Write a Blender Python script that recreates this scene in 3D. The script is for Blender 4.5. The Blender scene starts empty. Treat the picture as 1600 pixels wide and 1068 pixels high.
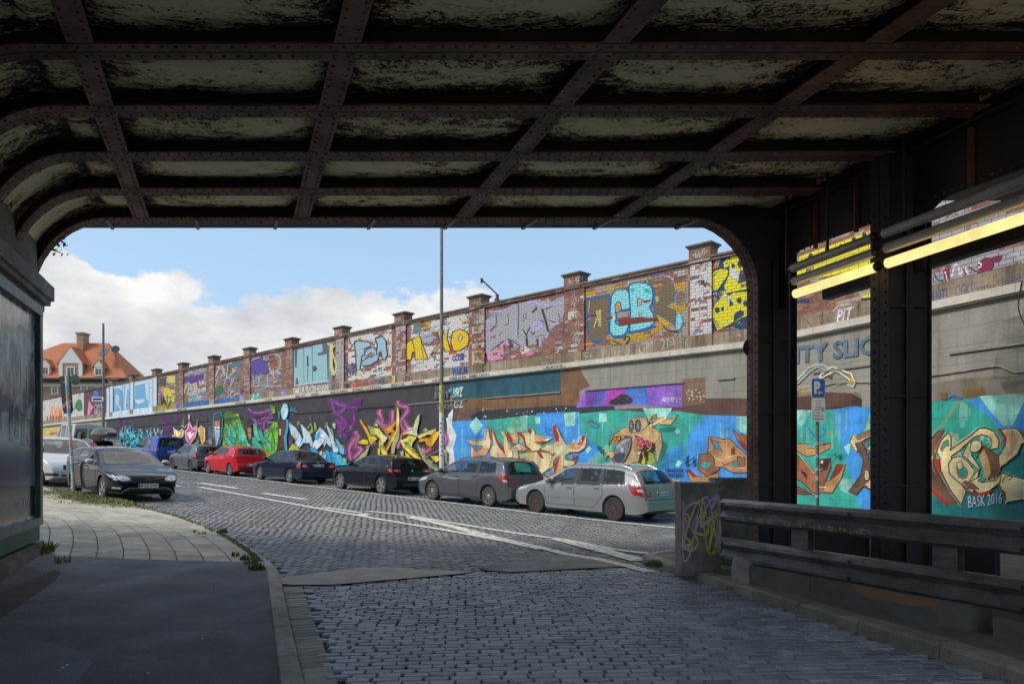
import bpy, bmesh, math, random
from mathutils import Vector, Matrix, noise, geometry
from mathutils.bvhtree import BVHTree
R = math.radians
random.seed(7)
S = bpy.context.scene
COL = S.collection

# ------------------------------------------------------------------ camera
F = 1120.0; CX = 800.0; HY = 712.0; CZ = 1.75
cd = bpy.data.cameras.new('camera'); cam = bpy.data.objects.new('camera', cd); COL.objects.link(cam)
cam.location = (0, 0, CZ); cam.rotation_euler = (R(90), 0, 0)
cd.sensor_width = 36; cd.lens = F / 1600 * 36; cd.shift_y = (HY - 534) / 1600
cd.clip_start = .05; cd.clip_end = 3000
S.camera = cam
# ------------------------------------------------------------------ world
SUN_AZ = R(-110); SUN_EL = R(44)       # azimuth measured from +Y towards +X
w = bpy.data.worlds.new('World'); S.world = w; w.use_nodes = True
nt = w.node_tree; N = nt.nodes; L = nt.links
for n in list(N): N.remove(n)
def nd(nt, t, **kw):
    n = nt.nodes.new(t)
    for k, v in kw.items(): setattr(n, k, v)
    return n
def mth(nt, op, a, b=None, c=None, clamp=False):
    n = nt.nodes.new('ShaderNodeMath'); n.operation = op; n.use_clamp = clamp
    for i, v in enumerate((a, b, c)):
        if v is None: continue
        if isinstance(v, (int, float)): n.inputs[i].default_value = v
        else: nt.links.new(v, n.inputs[i])
    return n.outputs[0]
def mixc(nt, f, a, b, mode='MIX'):
    n = nt.nodes.new('ShaderNodeMix'); n.data_type = 'RGBA'; n.blend_type = mode
    for i, v in ((0, f), (6, a), (7, b)):
        if isinstance(v, (int, float)): n.inputs[i].default_value = v
        elif isinstance(v, tuple): n.inputs[i].default_value = v if len(v) == 4 else (*v, 1)
        else: nt.links.new(v, n.inputs[i])
    return n.outputs[2]
def ramp(nt, fac, pts):
    n = nt.nodes.new('ShaderNodeValToRGB')
    e = n.color_ramp.elements
    while len(e) < len(pts): e.new(.5)
    for i, (p, c) in enumerate(pts):
        e[i].position = p; e[i].color = (*c, 1) if isinstance(c, tuple) else (c, c, c, 1)
    nt.links.new(fac, n.inputs[0]); return n.outputs[0]
def mrange(nt, v, a, b, c, d, smooth=False):
    n = nt.nodes.new('ShaderNodeMapRange')
    if smooth: n.interpolation_type = 'SMOOTHSTEP'
    nt.links.new(v, n.inputs[0])
    for i, x in enumerate((a, b, c, d)):
        if isinstance(x, (int, float)): n.inputs[1 + i].default_value = x
        else: nt.links.new(x, n.inputs[1 + i])
    return n.outputs[0]
def noi(nt, vec, scale, detail=4, rough=.55, dist=0):
    n = nt.nodes.new('ShaderNodeTexNoise'); n.inputs['Scale'].default_value = scale
    n.inputs['Detail'].default_value = detail; n.inputs['Roughness'].default_value = rough
    n.inputs['Distortion'].default_value = dist
    if vec is not None: nt.links.new(vec, n.inputs['Vector'])
    return n.outputs[0]
sky = nd(nt, 'ShaderNodeTexSky', sky_type='NISHITA', sun_disc=False, sun_elevation=SUN_EL, sun_rotation=SUN_AZ)
sky.air_density = 1.0; sky.dust_density = 1.6; sky.ozone_density = 1.3
tc = nd(nt, 'ShaderNodeTexCoord'); sp = nd(nt, 'ShaderNodeSeparateXYZ'); L.new(tc.outputs['Generated'], sp.inputs[0])
hx, hy, hz = sp.outputs
hlen = mth(nt, 'SQRT', mth(nt, 'ADD', mth(nt, 'MULTIPLY', hx, hx), mth(nt, 'MULTIPLY', hy, hy)))
el = mth(nt, 'DIVIDE', hz, mth(nt, 'MAXIMUM', hlen, .01))
az = mth(nt, 'ARCTAN2', hx, hy)
mp = nd(nt, 'ShaderNodeMapping'); mp.inputs['Scale'].default_value = (1, 1, 1.9); L.new(tc.outputs['Generated'], mp.inputs[0])
big = noi(nt, mp.outputs[0], 6.5, 6, .58); small = noi(nt, mp.outputs[0], 15, 8, .55)
top = mth(nt, 'ADD', mrange(nt, az, -.08, .10, .222, .06, True), mrange(nt, az, -.62, -.46, .05, 0, True))            # the cloud bank sinks towards the right
edge = mth(nt, 'ADD', top, mth(nt, 'ADD', mth(nt, 'MULTIPLY_ADD', big, .17, -.085), mth(nt, 'MULTIPLY_ADD', small, .10, -.05)))
bank = mrange(nt, mth(nt, 'SUBTRACT', edge, el), -.006, .012, 0, 1, True)
high = mrange(nt, noi(nt, mp.outputs[0], 2.2, 5, .6), .42, .62, 0, .9, True)
high = mth(nt, 'MULTIPLY', high, mrange(nt, el, .45, .8, 0, 1))
cm = mth(nt, 'MAXIMUM', bank, high)
cs = noi(nt, mp.outputs[0], 5, 7, .55)
ccol = ramp(nt, cs, [(.36, (2.05, 2.14, 2.28)), (.47, (2.6, 2.65, 2.7)), (.57, (3.25, 3.22, 3.15))])
ccol = mixc(nt, high, ccol, (6.2, 6.2, 6.2))  # unseen overhead cloud made extra bright as fill light
skc = mixc(nt, .72, sky.outputs[0], (1.25, 1.85, 2.5))
cc = mixc(nt, cm, skc, ccol)
bg = nd(nt, 'ShaderNodeBackground'); bg.inputs[1].default_value = .175
L.new(cc, bg.inputs[0]); wo = nd(nt, 'ShaderNodeOutputWorld'); L.new(bg.outputs[0], wo.inputs[0])
# ------------------------------------------------------------------ sun and exposure
ld = bpy.data.lights.new('sun', 'SUN'); sun = bpy.data.objects.new('sun', ld); COL.objects.link(sun)
ld.energy = 1.6; ld.angle = R(12); ld.color = (1, .95, .87)
sd = Vector((math.sin(SUN_AZ) * math.cos(SUN_EL), math.cos(SUN_AZ) * math.cos(SUN_EL), math.sin(SUN_EL)))
sun.rotation_euler = sd.to_track_quat('Z', 'Y').to_euler()
S.view_settings.view_transform = 'Standard'; S.view_settings.look = 'None'
S.view_settings.exposure = .80; S.view_settings.gamma = 1
S.render.engine = 'CYCLES'
S.cycles.use_denoising = True
S.cycles.max_bounces = 6; S.cycles.diffuse_bounces = 4; S.cycles.glossy_bounces = 3
S.cycles.sample_clamp_indirect = 6

# ------------------------------------------------------------------ materials
MATS = {}
def sat(c, k):
    m = .3 * c[0] + .55 * c[1] + .15 * c[2]; return tuple(max(0., m + (v - m) * k) for v in c)
def lin(r, g=None, b=None):
    if isinstance(r, str):
        r = r.lstrip('#'); r, g, b = (int(r[i:i + 2], 16) / 255 for i in (0, 2, 4))
    f = lambda c: c / 12.92 if c <= .04045 else ((c + .055) / 1.055) ** 2.4
    return (f(r), f(g), f(b))
def pmat(name, c, c2=None, rough=.7, scale=6, bump=0., metal=0, spec=.5, emit=None, coat=0, rnd=0, detail=5, bscale=None, stretch=None, rr=0):
    """plain surface whose colour wanders between c and c2 with noise"""
    if name in MATS: return MATS[name]
    m = bpy.data.materials.new(name); m.use_nodes = True; MATS[name] = m
    nt = m.node_tree; b = nt.nodes['Principled BSDF']
    tc = nd(nt, 'ShaderNodeTexCoord'); v = tc.outputs['Object']
    if stretch:
        mp = nd(nt, 'ShaderNodeMapping'); mp.inputs['Scale'].default_value = stretch
        nt.links.new(v, mp.inputs[0]); v = mp.outputs[0]
    if c2 is None: c2 = tuple(x * .75 for x in c)
    nf = noi(nt, v, scale, detail, .6)
    col = mixc(nt, mrange(nt, nf, .32, .68, 0, 1), c, c2)
    if rnd:
        g = nd(nt, 'ShaderNodeNewGeometry')
        k = mrange(nt, g.outputs['Random Per Island'], 0, 1, 1 - rnd, 1 + rnd)
        h = nd(nt, 'ShaderNodeVectorMath', operation='SCALE'); nt.links.new(col, h.inputs[0]); nt.links.new(k, h.inputs['Scale'])
        col = h.outputs[0]
    nt.links.new(col, b.inputs['Base Color'])
    b.inputs['Roughness'].default_value = rough; b.inputs['Metallic'].default_value = metal
    if rr: nt.links.new(mrange(nt, nf, .3, .7, rough - rr, rough + rr), b.inputs['Roughness'])
    b.inputs['Specular IOR Level'].default_value = spec; b.inputs['Coat Weight'].default_value = coat
    b.inputs['Coat Roughness'].default_value = .06
    if emit: b.inputs['Emission Color'].default_value = (*emit[0], 1); b.inputs['Emission Strength'].default_value = emit[1]
    if bump:
        bn = nd(nt, 'ShaderNodeBump'); bn.inputs['Strength'].default_value = bump; bn.inputs['Distance'].default_value = .02
        nt.links.new(noi(nt, v, bscale or scale * 4, 4, .65), bn.inputs['Height']); nt.links.new(bn.outputs[0], b.inputs['Normal'])
    return m

# ------------------------------------------------------------------ objects
ORG = {}
def tag(o, label=None, cat=None, group=None, kind=None):
    if label: o['label'] = label
    if cat: o['category'] = cat
    if group: o['group'] = group
    if kind: o['kind'] = kind
    return o
def thing(name, label, cat, loc=(0, 0, 0), rz=0, group=None):
    o = bpy.data.objects.new(name, None); COL.objects.link(o)
    o.location = loc; o.rotation_euler = (0, 0, rz); o.empty_display_size = .2
    ORG[o] = Vector(loc)
    return tag(o, label, cat, group)
class MB:
    def __init__(s): s.v = []; s.f = []; s.m = []; s.uv = {}; s.sm = False
    def add(s, vs, fs, mi=0):
        k = len(s.v); s.v += [tuple(p) for p in vs]
        for f in fs: s.f.append(tuple(k + i for i in f)); s.m.append(mi)
        return s
    def box(s, x0, x1, y0, y1, z0, z1, mi=0, M=None):
        vs = [Vector(p) for p in ((x0, y0, z0), (x1, y0, z0), (x1, y1, z0), (x0, y1, z0), (x0, y0, z1), (x1, y0, z1), (x1, y1, z1), (x0, y1, z1))]
        if M is not None: vs = [M @ p for p in vs]
        return s.add(vs, [(3, 2, 1, 0), (4, 5, 6, 7), (0, 1, 5, 4), (1, 2, 6, 5), (2, 3, 7, 6), (3, 0, 4, 7)], mi)
    def obox(s, c, ax, ay, az, hx, hy, hz, mi=0):
        """box of half sizes hx, hy, hz along unit axes"""
        M = Matrix((ax, ay, az)).transposed().to_4x4(); M.translation = Vector(c)
        return s.box(-hx, hx, -hy, hy, -hz, hz, mi, M)
    def beam(s, p, q, wd, ht, mi=0, up=(0, 0, 1)):
        p, q = Vector(p), Vector(q); d = (q - p); l = d.length; d.normalize()
        sd = d.cross(Vector(up)).normalized(); u = sd.cross(d)
        return s.obox((p + q) / 2, d, sd, u, l / 2, wd / 2, ht / 2, mi)
    def cyl(s, p, q, r, r2=None, n=12, mi=0, cap=True):
        p, q = Vector(p), Vector(q); d = (q - p).normalized(); r2 = r if r2 is None else r2
        a = d.orthogonal().normalized(); b = d.cross(a)
        vs = []
        for c, rr in ((p, r), (q, r2)):
            for i in range(n):
                t = 2 * math.pi * i / n; vs.append(c + a * math.cos(t) * rr + b * math.sin(t) * rr)
        fs = [(i, (i + 1) % n, n + (i + 1) % n, n + i) for i in range(n)]
        if cap: fs += [tuple(range(n))[::-1], tuple(range(n, 2 * n))]
        return s.add(vs, fs, mi)
    def lathe(s, c, prof, n=16, mi=0, axis=(0, 0, 1)):
        c = Vector(c); d = Vector(axis).normalized(); a = d.orthogonal().normalized(); b = d.cross(a)
        vs = [c + d * z + (a * math.cos(2 * math.pi * i / n) + b * math.sin(2 * math.pi * i / n)) * r for r, z in prof for i in range(n)]
        fs = [(j * n + i, j * n + (i + 1) % n, (j + 1) * n + (i + 1) % n, (j + 1) * n + i) for j in range(len(prof) - 1) for i in range(n)]
        fs += [tuple(range(n))[::-1], tuple((len(prof) - 1) * n + i for i in range(n))]
        return s.add(vs, fs, mi)
    def prism(s, poly, off, mi=0):
        """closed solid: planar polygon (3D points) swept by vector off"""
        n = len(poly); off = Vector(off); a = [Vector(p) for p in poly]; b = [p + off for p in a]
        tr = geometry.tessellate_polygon([a])
        fs = [tuple(t) for t in tr] + [tuple(n + i for i in t[::-1]) for t in tr]
        fs += [(i, (i + 1) % n, n + (i + 1) % n, n + i) for i in range(n)]
        return s.add(a + b, fs, mi)
    def grid(s, rows, mi=0, flip=False):
        n = len(rows[0]); vs = [p for r in rows for p in r]; fs = []
        for j in range(len(rows) - 1):
            for i in range(n - 1):
                f = (j * n + i, j * n + i + 1, (j + 1) * n + i + 1, (j + 1) * n + i)
                fs.append(f[::-1] if flip else f)
        return s.add(vs, fs, mi)
    def build(s, name, mats, parent=None, local=False, smooth=None, fix=False):
        if not isinstance(mats, (list, tuple)): mats = [mats]
        o0 = Vector((0, 0, 0))
        if parent is not None and not local: o0 = ORG[parent]
        me = bpy.data.meshes.new(name)
        me.from_pydata([(p[0] - o0.x, p[1] - o0.y, p[2] - o0.z) for p in s.v], [], s.f)
        for m in mats: me.materials.append(m)
        me.polygons.foreach_set('material_index', s.m)
        me.update()
        if fix:
            bm = bmesh.new(); bm.from_mesh(me); bmesh.ops.remove_doubles(bm, verts=bm.verts, dist=.0004)
            bmesh.ops.recalc_face_normals(bm, faces=bm.faces); bm.to_mesh(me); bm.free()
        if smooth is not None:
            me.polygons.foreach_set('use_smooth', [True] * len(me.polygons))
            if smooth < 179:
                me.set_sharp_from_angle(angle=R(smooth))
        o = bpy.data.objects.new(name, me); COL.objects.link(o)
        if parent is not None: o.parent = parent; ORG[o] = ORG[parent]
        else: ORG[o] = Vector((0, 0, 0))
        return o
def solo(mb, name, mats, label, cat, base, group=None, **kw):
    """a one-mesh thing with its origin at base"""
    b = Vector(base); mb.v = [(p[0] - b.x, p[1] - b.y, p[2] - b.z) for p in mb.v]
    o = mb.build(name, mats, **kw); o.location = b; ORG[o] = b
    return tag(o, label, cat, group)
def copy_tree(o, parent=None):
    c = o.copy(); COL.objects.link(c); c.parent = parent
    for ch in [x for x in bpy.data.objects if x.parent == o]: copy_tree(ch, c)
    return c

# ------------------------------------------------------------------ the lie of the land
UX, UY = -.7164, .6977            # along the street, uphill
VX, VY = .6977, .7164             # across the street, towards the long wall
def st(x, y): return UX * x + UY * y, VX * x + VY * y
def xy(s, t): return UX * s + VX * t, UY * s + VY * t
def sstep(a, b, x):
    x = min(1, max(0, (x - a) / (b - a))); return x * x * (3 - 2 * x)
def g(x, y):
    s, t = st(x, y); q = (min(s, 150) - 10) / 1.5
    up = 1.5 * (q if q > 30 else math.log(1 + math.exp(q)))
    return .033 * up + .025 * min(12, max(-3, 15.25 - t)) * sstep(10, 20, s)
def at(px, py, Y): return Vector(((px - CX) / F * Y, Y, CZ + (HY - py) / F * Y))
def onground(px, py, dz=0.):
    Y = 8.
    for _ in range(60):
        X = (px - CX) / F * Y
        Yn = (CZ - g(X, Y) - dz) * F / (py - HY)
        Y = Y * .5 + min(Yn, 150) * .5
    return Vector(((px - CX) / F * Y, Y, g((px - CX) / F * Y, Y) + dz))
def inpoly(x, y, P):
    c = False; j = len(P) - 1
    for i in range(len(P)):
        xi, yi = P[i][0], P[i][1]; xj, yj = P[j][0], P[j][1]
        if (yi > y) != (yj > y) and x < (xj - xi) * (y - yi) / (yj - yi) + xi: c = not c
        j = i
    return c
def spline(P, n=6):
    P = [Vector(p) for p in P]; Q = [P[0] * 2 - P[1]] + P + [P[-1] * 2 - P[-2]]; out = []
    for i in range(1, len(Q) - 2):
        for k in range(n):
            t = k / n; a, b, c, d = Q[i - 1:i + 3]
            out.append(.5 * ((2 * b) + (c - a) * t + (2 * a - 5 * b + 4 * c - d) * t * t + (3 * b - a - 3 * c + d) * t ** 3))
    return out + [P[-1]]
# ================================================================== GROUND
joint = pmat('joint_dirt', (.028, .026, .024), (.05, .045, .038), rough=.95, scale=9)
earth = pmat('earth', (.16, .14, .11), (.10, .10, .06), rough=.95, scale=1.2)
stone = pmat('road_stone', (.20, .206, .22), (.29, .294, .305), rough=.38, scale=1.3, rnd=.32, bump=.25, bscale=45, spec=.55, rr=.08)
stonew = pmat('road_stone_outside', (.125, .125, .128), (.20, .198, .19), rough=.5, scale=1.3, rnd=.22, bump=.25, bscale=45, spec=.4, rr=.06)
stone2 = pmat('gutter_stone', (.28, .255, .215), (.38, .35, .30), rough=.7, scale=2.3, rnd=.25, bump=.3, bscale=40)
asph = pmat('asphalt', (.095, .095, .10), (.165, .163, .165), rough=.75, scale=1.1, bump=.9, bscale=200)
def speck(m, amt=.5, sc=240):
    nt = m.node_tree; b = nt.nodes['Principled BSDF']; src = b.inputs['Base Color'].links[0].from_socket
    tc = nd(nt, 'ShaderNodeTexCoord'); f = noi(nt, tc.outputs['Object'], sc, 2, .7)
    k = mrange(nt, f, .42, .70, 1 - amt * .35, 1 + amt * 2.2)
    h = nd(nt, 'ShaderNodeVectorMath', operation='SCALE'); nt.links.new(src, h.inputs[0]); nt.links.new(k, h.inputs['Scale'])
    nt.links.new(h.outputs[0], b.inputs['Base Color'])
speck(asph, .8, 130)
def mottle(m, amt, sc):
    nt = m.node_tree; b = nt.nodes['Principled BSDF']; src = b.inputs['Base Color'].links[0].from_socket
    tc = nd(nt, 'ShaderNodeTexCoord'); k = mrange(nt, noi(nt, tc.outputs['Object'], sc, 8, .75, .5), .36, .62, 1 - amt, 1 + amt * .6)
    h = nd(nt, 'ShaderNodeVectorMath', operation='SCALE'); nt.links.new(src, h.inputs[0]); nt.links.new(k, h.inputs['Scale']); nt.links.new(h.outputs[0], b.inputs['Base Color'])
mottle(asph, .35, .9)
patch = pmat('asphalt_patch', (.25, .235, .215), (.36, .335, .30), rough=.85, scale=2, bump=.6, bscale=150); speck(patch, .5, 110)
dpatch = pmat('asphalt_patch_dark', (.09, .085, .078), (.22, .205, .185), rough=.8, scale=1.6, bump=.6, bscale=120); speck(dpatch, .4, 110)
kerbm = pmat('kerb_granite', (.24, .225, .195), (.36, .34, .30), rough=.8, scale=3, bump=.4, bscale=50, rnd=.12); speck(kerbm, .4, 150)
kerbd = pmat('kerb_mossy', (.17, .155, .12), (.28, .26, .215), rough=.85, scale=3, bump=.5, bscale=40, rnd=.12); speck(kerbd, .4, 120)
mottle(kerbm, .3, 2.5)
tilem = pmat('pavement_tile', (.31, .28, .225), (.43, .39, .315), rough=.85, scale=1.6, bump=.2, bscale=60, rnd=.11); speck(tilem, .15, 120)
mottle(tilem, .28, 2.2); mottle(stone, .22, 1.1); mottle(stonew, .25, .8)
dirtp = pmat('worn_pavement', (.22, .20, .165), (.33, .30, .25), rough=.9, scale=2.2, bump=.3)

def sheet(name, xs, ys, dz, m, keep=None, kind='structure'):
    b = MB(); idx = {}
    for j in range(len(ys) - 1):
        for i in range(len(xs) - 1):
            if keep and not keep((xs[i] + xs[i + 1]) / 2, (ys[j] + ys[j + 1]) / 2): continue
            f = []
            for a, c in ((i, j), (i + 1, j), (i + 1, j + 1), (i, j + 1)):
                if (a, c) not in idx: idx[(a, c)] = len(b.v); b.v.append((xs[a], ys[c], g(xs[a], ys[c]) + dz))
                f.append(idx[(a, c)])
            b.f.append(tuple(f)); b.m.append(0)
    return tag(b.build(name, m, smooth=180), kind=kind)
xs = [-900, -500, -300, -200, -150] + [-110 + 2 * i for i in range(90)] + [90, 130, 200, 400, 900]
ys = [-300, -120, -60, -30] + [-14 + 2 * i for i in range(90)] + [190, 250, 400, 900, 1500]
sheet('ground', xs, ys, -.10, earth)
xs = [-70 + .7 * i for i in range(150)]; ys = [-8 + .7 * i for i in range(150)]
sheet('road', xs, ys, -.035, joint, lambda x, y: st(x, y)[1] < 17.4 or st(x, y)[0] < 12)

# left kerb (road-side foot of the kerb stone), from behind the camera up the street
KP = [onground(px, py) for px, py in ((472.5, 1068), (452, 975), (436, 902), (424, 889), (400, 867), (357, 839), (281, 809), (197, 791), (168, 784))]
d0 = (KP[0] - KP[1]); KP = [KP[0] + d0 * 4.] + KP
s8, t8 = st(KP[-1].x, KP[-1].y)
for s_ in (4, 9, 16, 26, 40, 60, 90):
    x, y = xy(s8 + s_, t8 - .02 * s_); KP.append(Vector((x, y, 0)))
K = [Vector((p.x, p.y)) for p in spline(KP, 8)]
def kx(Y):
    for a, b in zip(K, K[1:]):
        if a.y <= Y <= b.y: return a.x + (b.x - a.x) * (Y - a.y) / max(1e-6, b.y - a.y)
    return K[0].x if Y < K[0].y else K[-1].x
# right kerb foot: nose, then towards the camera
RK = [onground(px, py) for px, py in ((1003, 879), (1022, 886), (1070, 900), (1161, 929), (1240, 955), (1354, 991), (1480, 1031), (1600, 1071))]
d1 = RK[-1] - RK[-2]; RK.append(RK[-1] + d1 * 6)
RKb = [onground(px, py) for px, py in ((1003, 879), (1012, 873), (1064, 868))]
d2 = (RKb[-1] - RKb[-2]).normalized(); RKb.append(RKb[-1] + d2 * 14)
isl = [(p.x, p.y) for p in RK] + [(14, -4), (16, RKb[-1].y)] + [(p.x, p.y) for p in RKb[::-1]]
PA = [onground(a, b) for a, b in ((437, 903), (455, 901), (520, 893), (560, 887), (600, 886), (650, 889), (720, 893), (738, 894), (715, 897), (650, 903), (600, 907), (520, 914), (456, 914), (440, 913))]
PB = [onground(a, b) for a, b in ((747, 887), (775, 880), (805, 878), (840, 870), (886, 864), (930, 871), (966, 879), (1002, 884), (966, 886), (916, 888), (850, 892), (800, 894), (762, 892))]
for nm, P, m in (('asphalt_strip', PA, patch), ('asphalt_strip', PB, dpatch)):
    P = [p + Vector((0, 0, .012)) for p in P]
    b = MB(); b.add(P, [tuple(t) for t in geometry.tessellate_polygon([P])]); o = tag(b.build(nm, m), kind='structure')
zs_ = [onground(a, b) for a, b in ((436, 905), (740, 893), (1005, 884), (1012, 873), (1064, 868), (1200, 861))]
def zoneline(x):
    for a, b in zip(zs_, zs_[1:]):
        if a.x <= x <= b.x: return a.y + (b.y - a.y) * (x - a.x) / (b.x - a.x)
    return zs_[0].y if x < zs_[0].x else zs_[-1].y
def sett(b, c, ex, ey, hx, hy, dz, bev=.009, tilt=.0025):
    """one rounded sett: centre, unit row/column directions, half sizes"""
    j = lambda: random.uniform(-1, 1)
    hx *= 1 + .03 * j(); hy *= 1 + .05 * j(); top = dz + .0035 * j(); ta, tb = tilt * j(), tilt * j()
    V = []; gz = g(c[0], c[1])
    for ring, (e, z) in enumerate(((0, -.045), (.0, -.016), (bev, 0.))):
        for sx, sy in ((-1, -1), (1, -1), (1, 1), (-1, 1)):
            ax, ay = sx * (hx - e + .003 * j()), sy * (hy - e + .002 * j())
            X = c[0] + ex[0] * ax + ey[0] * ay; Y = c[1] + ex[1] * ax + ey[1] * ay
            V.append((X, Y, gz + top + z + (ta * sx + tb * sy if ring else 0)))
    Fs = [(k + i, k + (i + 1) % 4, k + 4 + (i + 1) % 4, k + 4 + i) for k in (0, 4) for i in range(4)] + [(8, 9, 10, 11)]
    b.add(V, Fs)
b = MB()
# under the bridge: rows almost square to the view
def rows(b, ang, x0, x1, y0, y1, test, pw=.200, pd=.185, wob=.03, gy=.0065):
    ex = (math.cos(ang), math.sin(ang)); ey = (-math.sin(ang), math.cos(ang))
    r = y0
    k = 0
    while r < y1:
        off = .5 * pw * (k % 2) + .012 * math.sin(k * 1.7) + (.002 * k if k % 9 == 0 else 0); c = x0 + off
        while c < x1:
            wd = pw * random.uniform(.94, 1.06) + (k * 0)
            cx = c + wd / 2; rr = r + wob * math.sin(cx * .9 + r * .35) + wob * .6 * math.sin(cx * 2.3 + 1)
            X = ex[0] * cx + ey[0] * rr; Y = ex[1] * cx + ey[1] * rr
            if test(X, Y): sett(b, (X, Y), ex, ey, wd / 2 - .005, pd / 2 - gy, -.004)
            c += pw
        r += pd; k += 1
def gut(Y): return kx(Y) + .285
Qs = [(p.x, p.y) for p in PA]; Qt = [(p.x, p.y) for p in PB]
Q1 = [(p.x, p.y) for p in RKb]
def ok_common(X, Y):
    if inpoly(X, Y, isl) or inpoly(X, Y, Qs) or inpoly(X, Y, Qt): return False
    return True
rows(b, R(4), -6, 13, 2.8, 13, lambda X, Y: Y < zoneline(X) and X > gut(Y) and ok_common(X, Y), pw=.205, pd=.107, wob=.012)
def inB(X, Y):
    s, t = st(X, Y)
    if Y < zoneline(X) or t > 17.3 or s > 46: return False
    if X < kx(Y) + .12 or not ok_common(X, Y): return False
    if X > 9 and Y < 12: return False
    return True
tag(b.build('road_cobbles', stone), kind='structure'); b = MB()
rows(b, R(-29), -60, 30, -6, 44, inB, pw=.19, pd=.118, wob=.04, gy=.0035)
tag(b.build('road_cobbles', stonew), kind='structure')
b = MB(); Y = 3.
while Y < 10.6:
    tx = Vector((kx(Y + .2) - kx(Y), .2)).normalized()
    ln = random.uniform(.10, .15); c = (kx(Y + ln / 2) + .15, Y + ln / 2)
    sett(b, c, (tx.y, -tx.x), (tx.x, tx.y), .125, ln / 2 - .008, -.012); Y += ln
Y = 11.2
while Y < 19:
    tx = Vector((kx(Y + .2) - kx(Y), .2)).normalized()
    sett(b, (kx(Y) + .06, Y), (tx.y, -tx.x), (tx.x, tx.y), .055, .085, -.006); Y += .18 * tx.y
tag(b.build('gutter_stones', stone2), kind='structure')
# kerb stones: real blocks 1 m long
def kerb(name, path, wd, h0, side, m, ln=1.0, gap=.006, upto=1e9):
    b = MB(); acc = []; 
    pts = [Vector((p[0], p[1])) for p in path]; cum = [0]
    for a, c in zip(pts, pts[1:]): cum.append(cum[-1] + (c - a).length)
    def P(d):
        for i in range(len(pts) - 1):
            if d <= cum[i + 1]: return pts[i].lerp(pts[i + 1], (d - cum[i]) / max(1e-6, cum[i + 1] - cum[i]))
        return pts[-1]
    d = 0.; tot = min(cum[-1], upto)
    while d < tot - .05:
        l = ln * random.uniform(.85, 1.15); e = min(tot, d + l); q = 4; rows_ = []
        jz = random.uniform(-.006, .006)
        for k in range(q + 1):
            dd = d + gap + (e - d - 2 * gap) * k / q; p = P(dd); t = (P(dd + .05) - P(dd - .05)).normalized()
            n = Vector((-t.y, t.x)) * side; z = g(p.x, p.y); h = h0(p) if callable(h0) else h0
            o = p + n * wd
            ring = [(p.x, p.y, z - .06), (p.x + n.x * .004, p.y + n.y * .004, z + h - .03 + jz), (p.x + n.x * .028, p.y + n.y * .028, z + h + jz), (o.x - n.x * .01, o.y - n.y * .01, z + h + jz), (o.x, o.y, z + h - .012 + jz), (o.x, o.y, z - .06)]
            rows_.append(ring)
        b.grid(rows_, flip=side > 0)
        k0 = len(b.v) - 6 * (q + 1); b.f.append(tuple(k0 + i for i in range(6))); b.m.append(0)
        k1 = len(b.v) - 6; b.f.append(tuple(k1 + i for i in range(6))[::-1]); b.m.append(0)
        d = e
    return tag(b.build(name, m, fix=True), kind='structure')
lh = lambda p: .11 if p.y < 10 else max(.055, .11 - .012 * (p.y - 10))
kerb('kerb', K, .17, lh, 1, kerbm)
# pavement slabs beyond the bridge, asphalt beneath it
YB = 10.95
def pave(x, y): return g(x, y) + (.098 if y < 10 else max(.05, .098 - .012 * (y - 10)))
b = MB(); rws = []
Ys = [-6 + .5 * i for i in range(34)] + [YB]
for Yv in [y for y in Ys if y <= YB]:
    rws.append([(kx(Yv) - .165 - 6.5 * k / 16, Yv, pave(kx(Yv) - .165 - 6.5 * k / 16, Yv)) for k in range(17)])
b.grid(rws, flip=True); tag(b.build('pavement', asph, smooth=180), kind='structure')
b = MB(); Yv = YB; r = 0
base = MB(); bw = []
while Yv < 40:
    st_ = .40 if Yv < 16 else .8
    if r % 2 == 0: bw.append([(kx(Yv) - .16 - 22 * k / 20, Yv, pave(kx(Yv) - .16 - 22 * k / 20, Yv) - .012) for k in range(21)])
    for j in range(34 if Yv < 16 else 16):
        wd = .415 if Yv < 16 else .83
        xa = -.172 - wd * j; xb = xa - wd
        cs = []
        for X0, Yq in ((xb, Yv), (xa, Yv), (xa, Yv + st_), (xb, Yv + st_)):
            cs.append(Vector((kx(Yq) + X0, Yq)))
        c = sum(cs, Vector((0, 0))) / 4; z = random.uniform(-.003, .003)
        V = []
        for sc, dz in ((1, -.02), (1, 0.0)):
            for p in cs:
                q = c + Vector(((p - c).x * .955, (p - c).y * .975)); V.append((q.x, q.y, pave(q.x, q.y) + dz + z))
        b.add(V, [(4, 5, 6, 7), (0, 1, 5, 4), (1, 2, 6, 5), (2, 3, 7, 6), (3, 0, 4, 7)])
    Yv += st_; r += 1
bw.append([(kx(Yv) - .16 - 22 * k / 20, Yv, pave(kx(Yv) - .16 - 22 * k / 20, Yv) - .012) for k in range(21)])
base.grid(bw, flip=True); tag(base.build('pavement_bed', joint, smooth=180), kind='structure')
tag(b.build('pavement_slabs', tilem), kind='structure')
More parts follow.
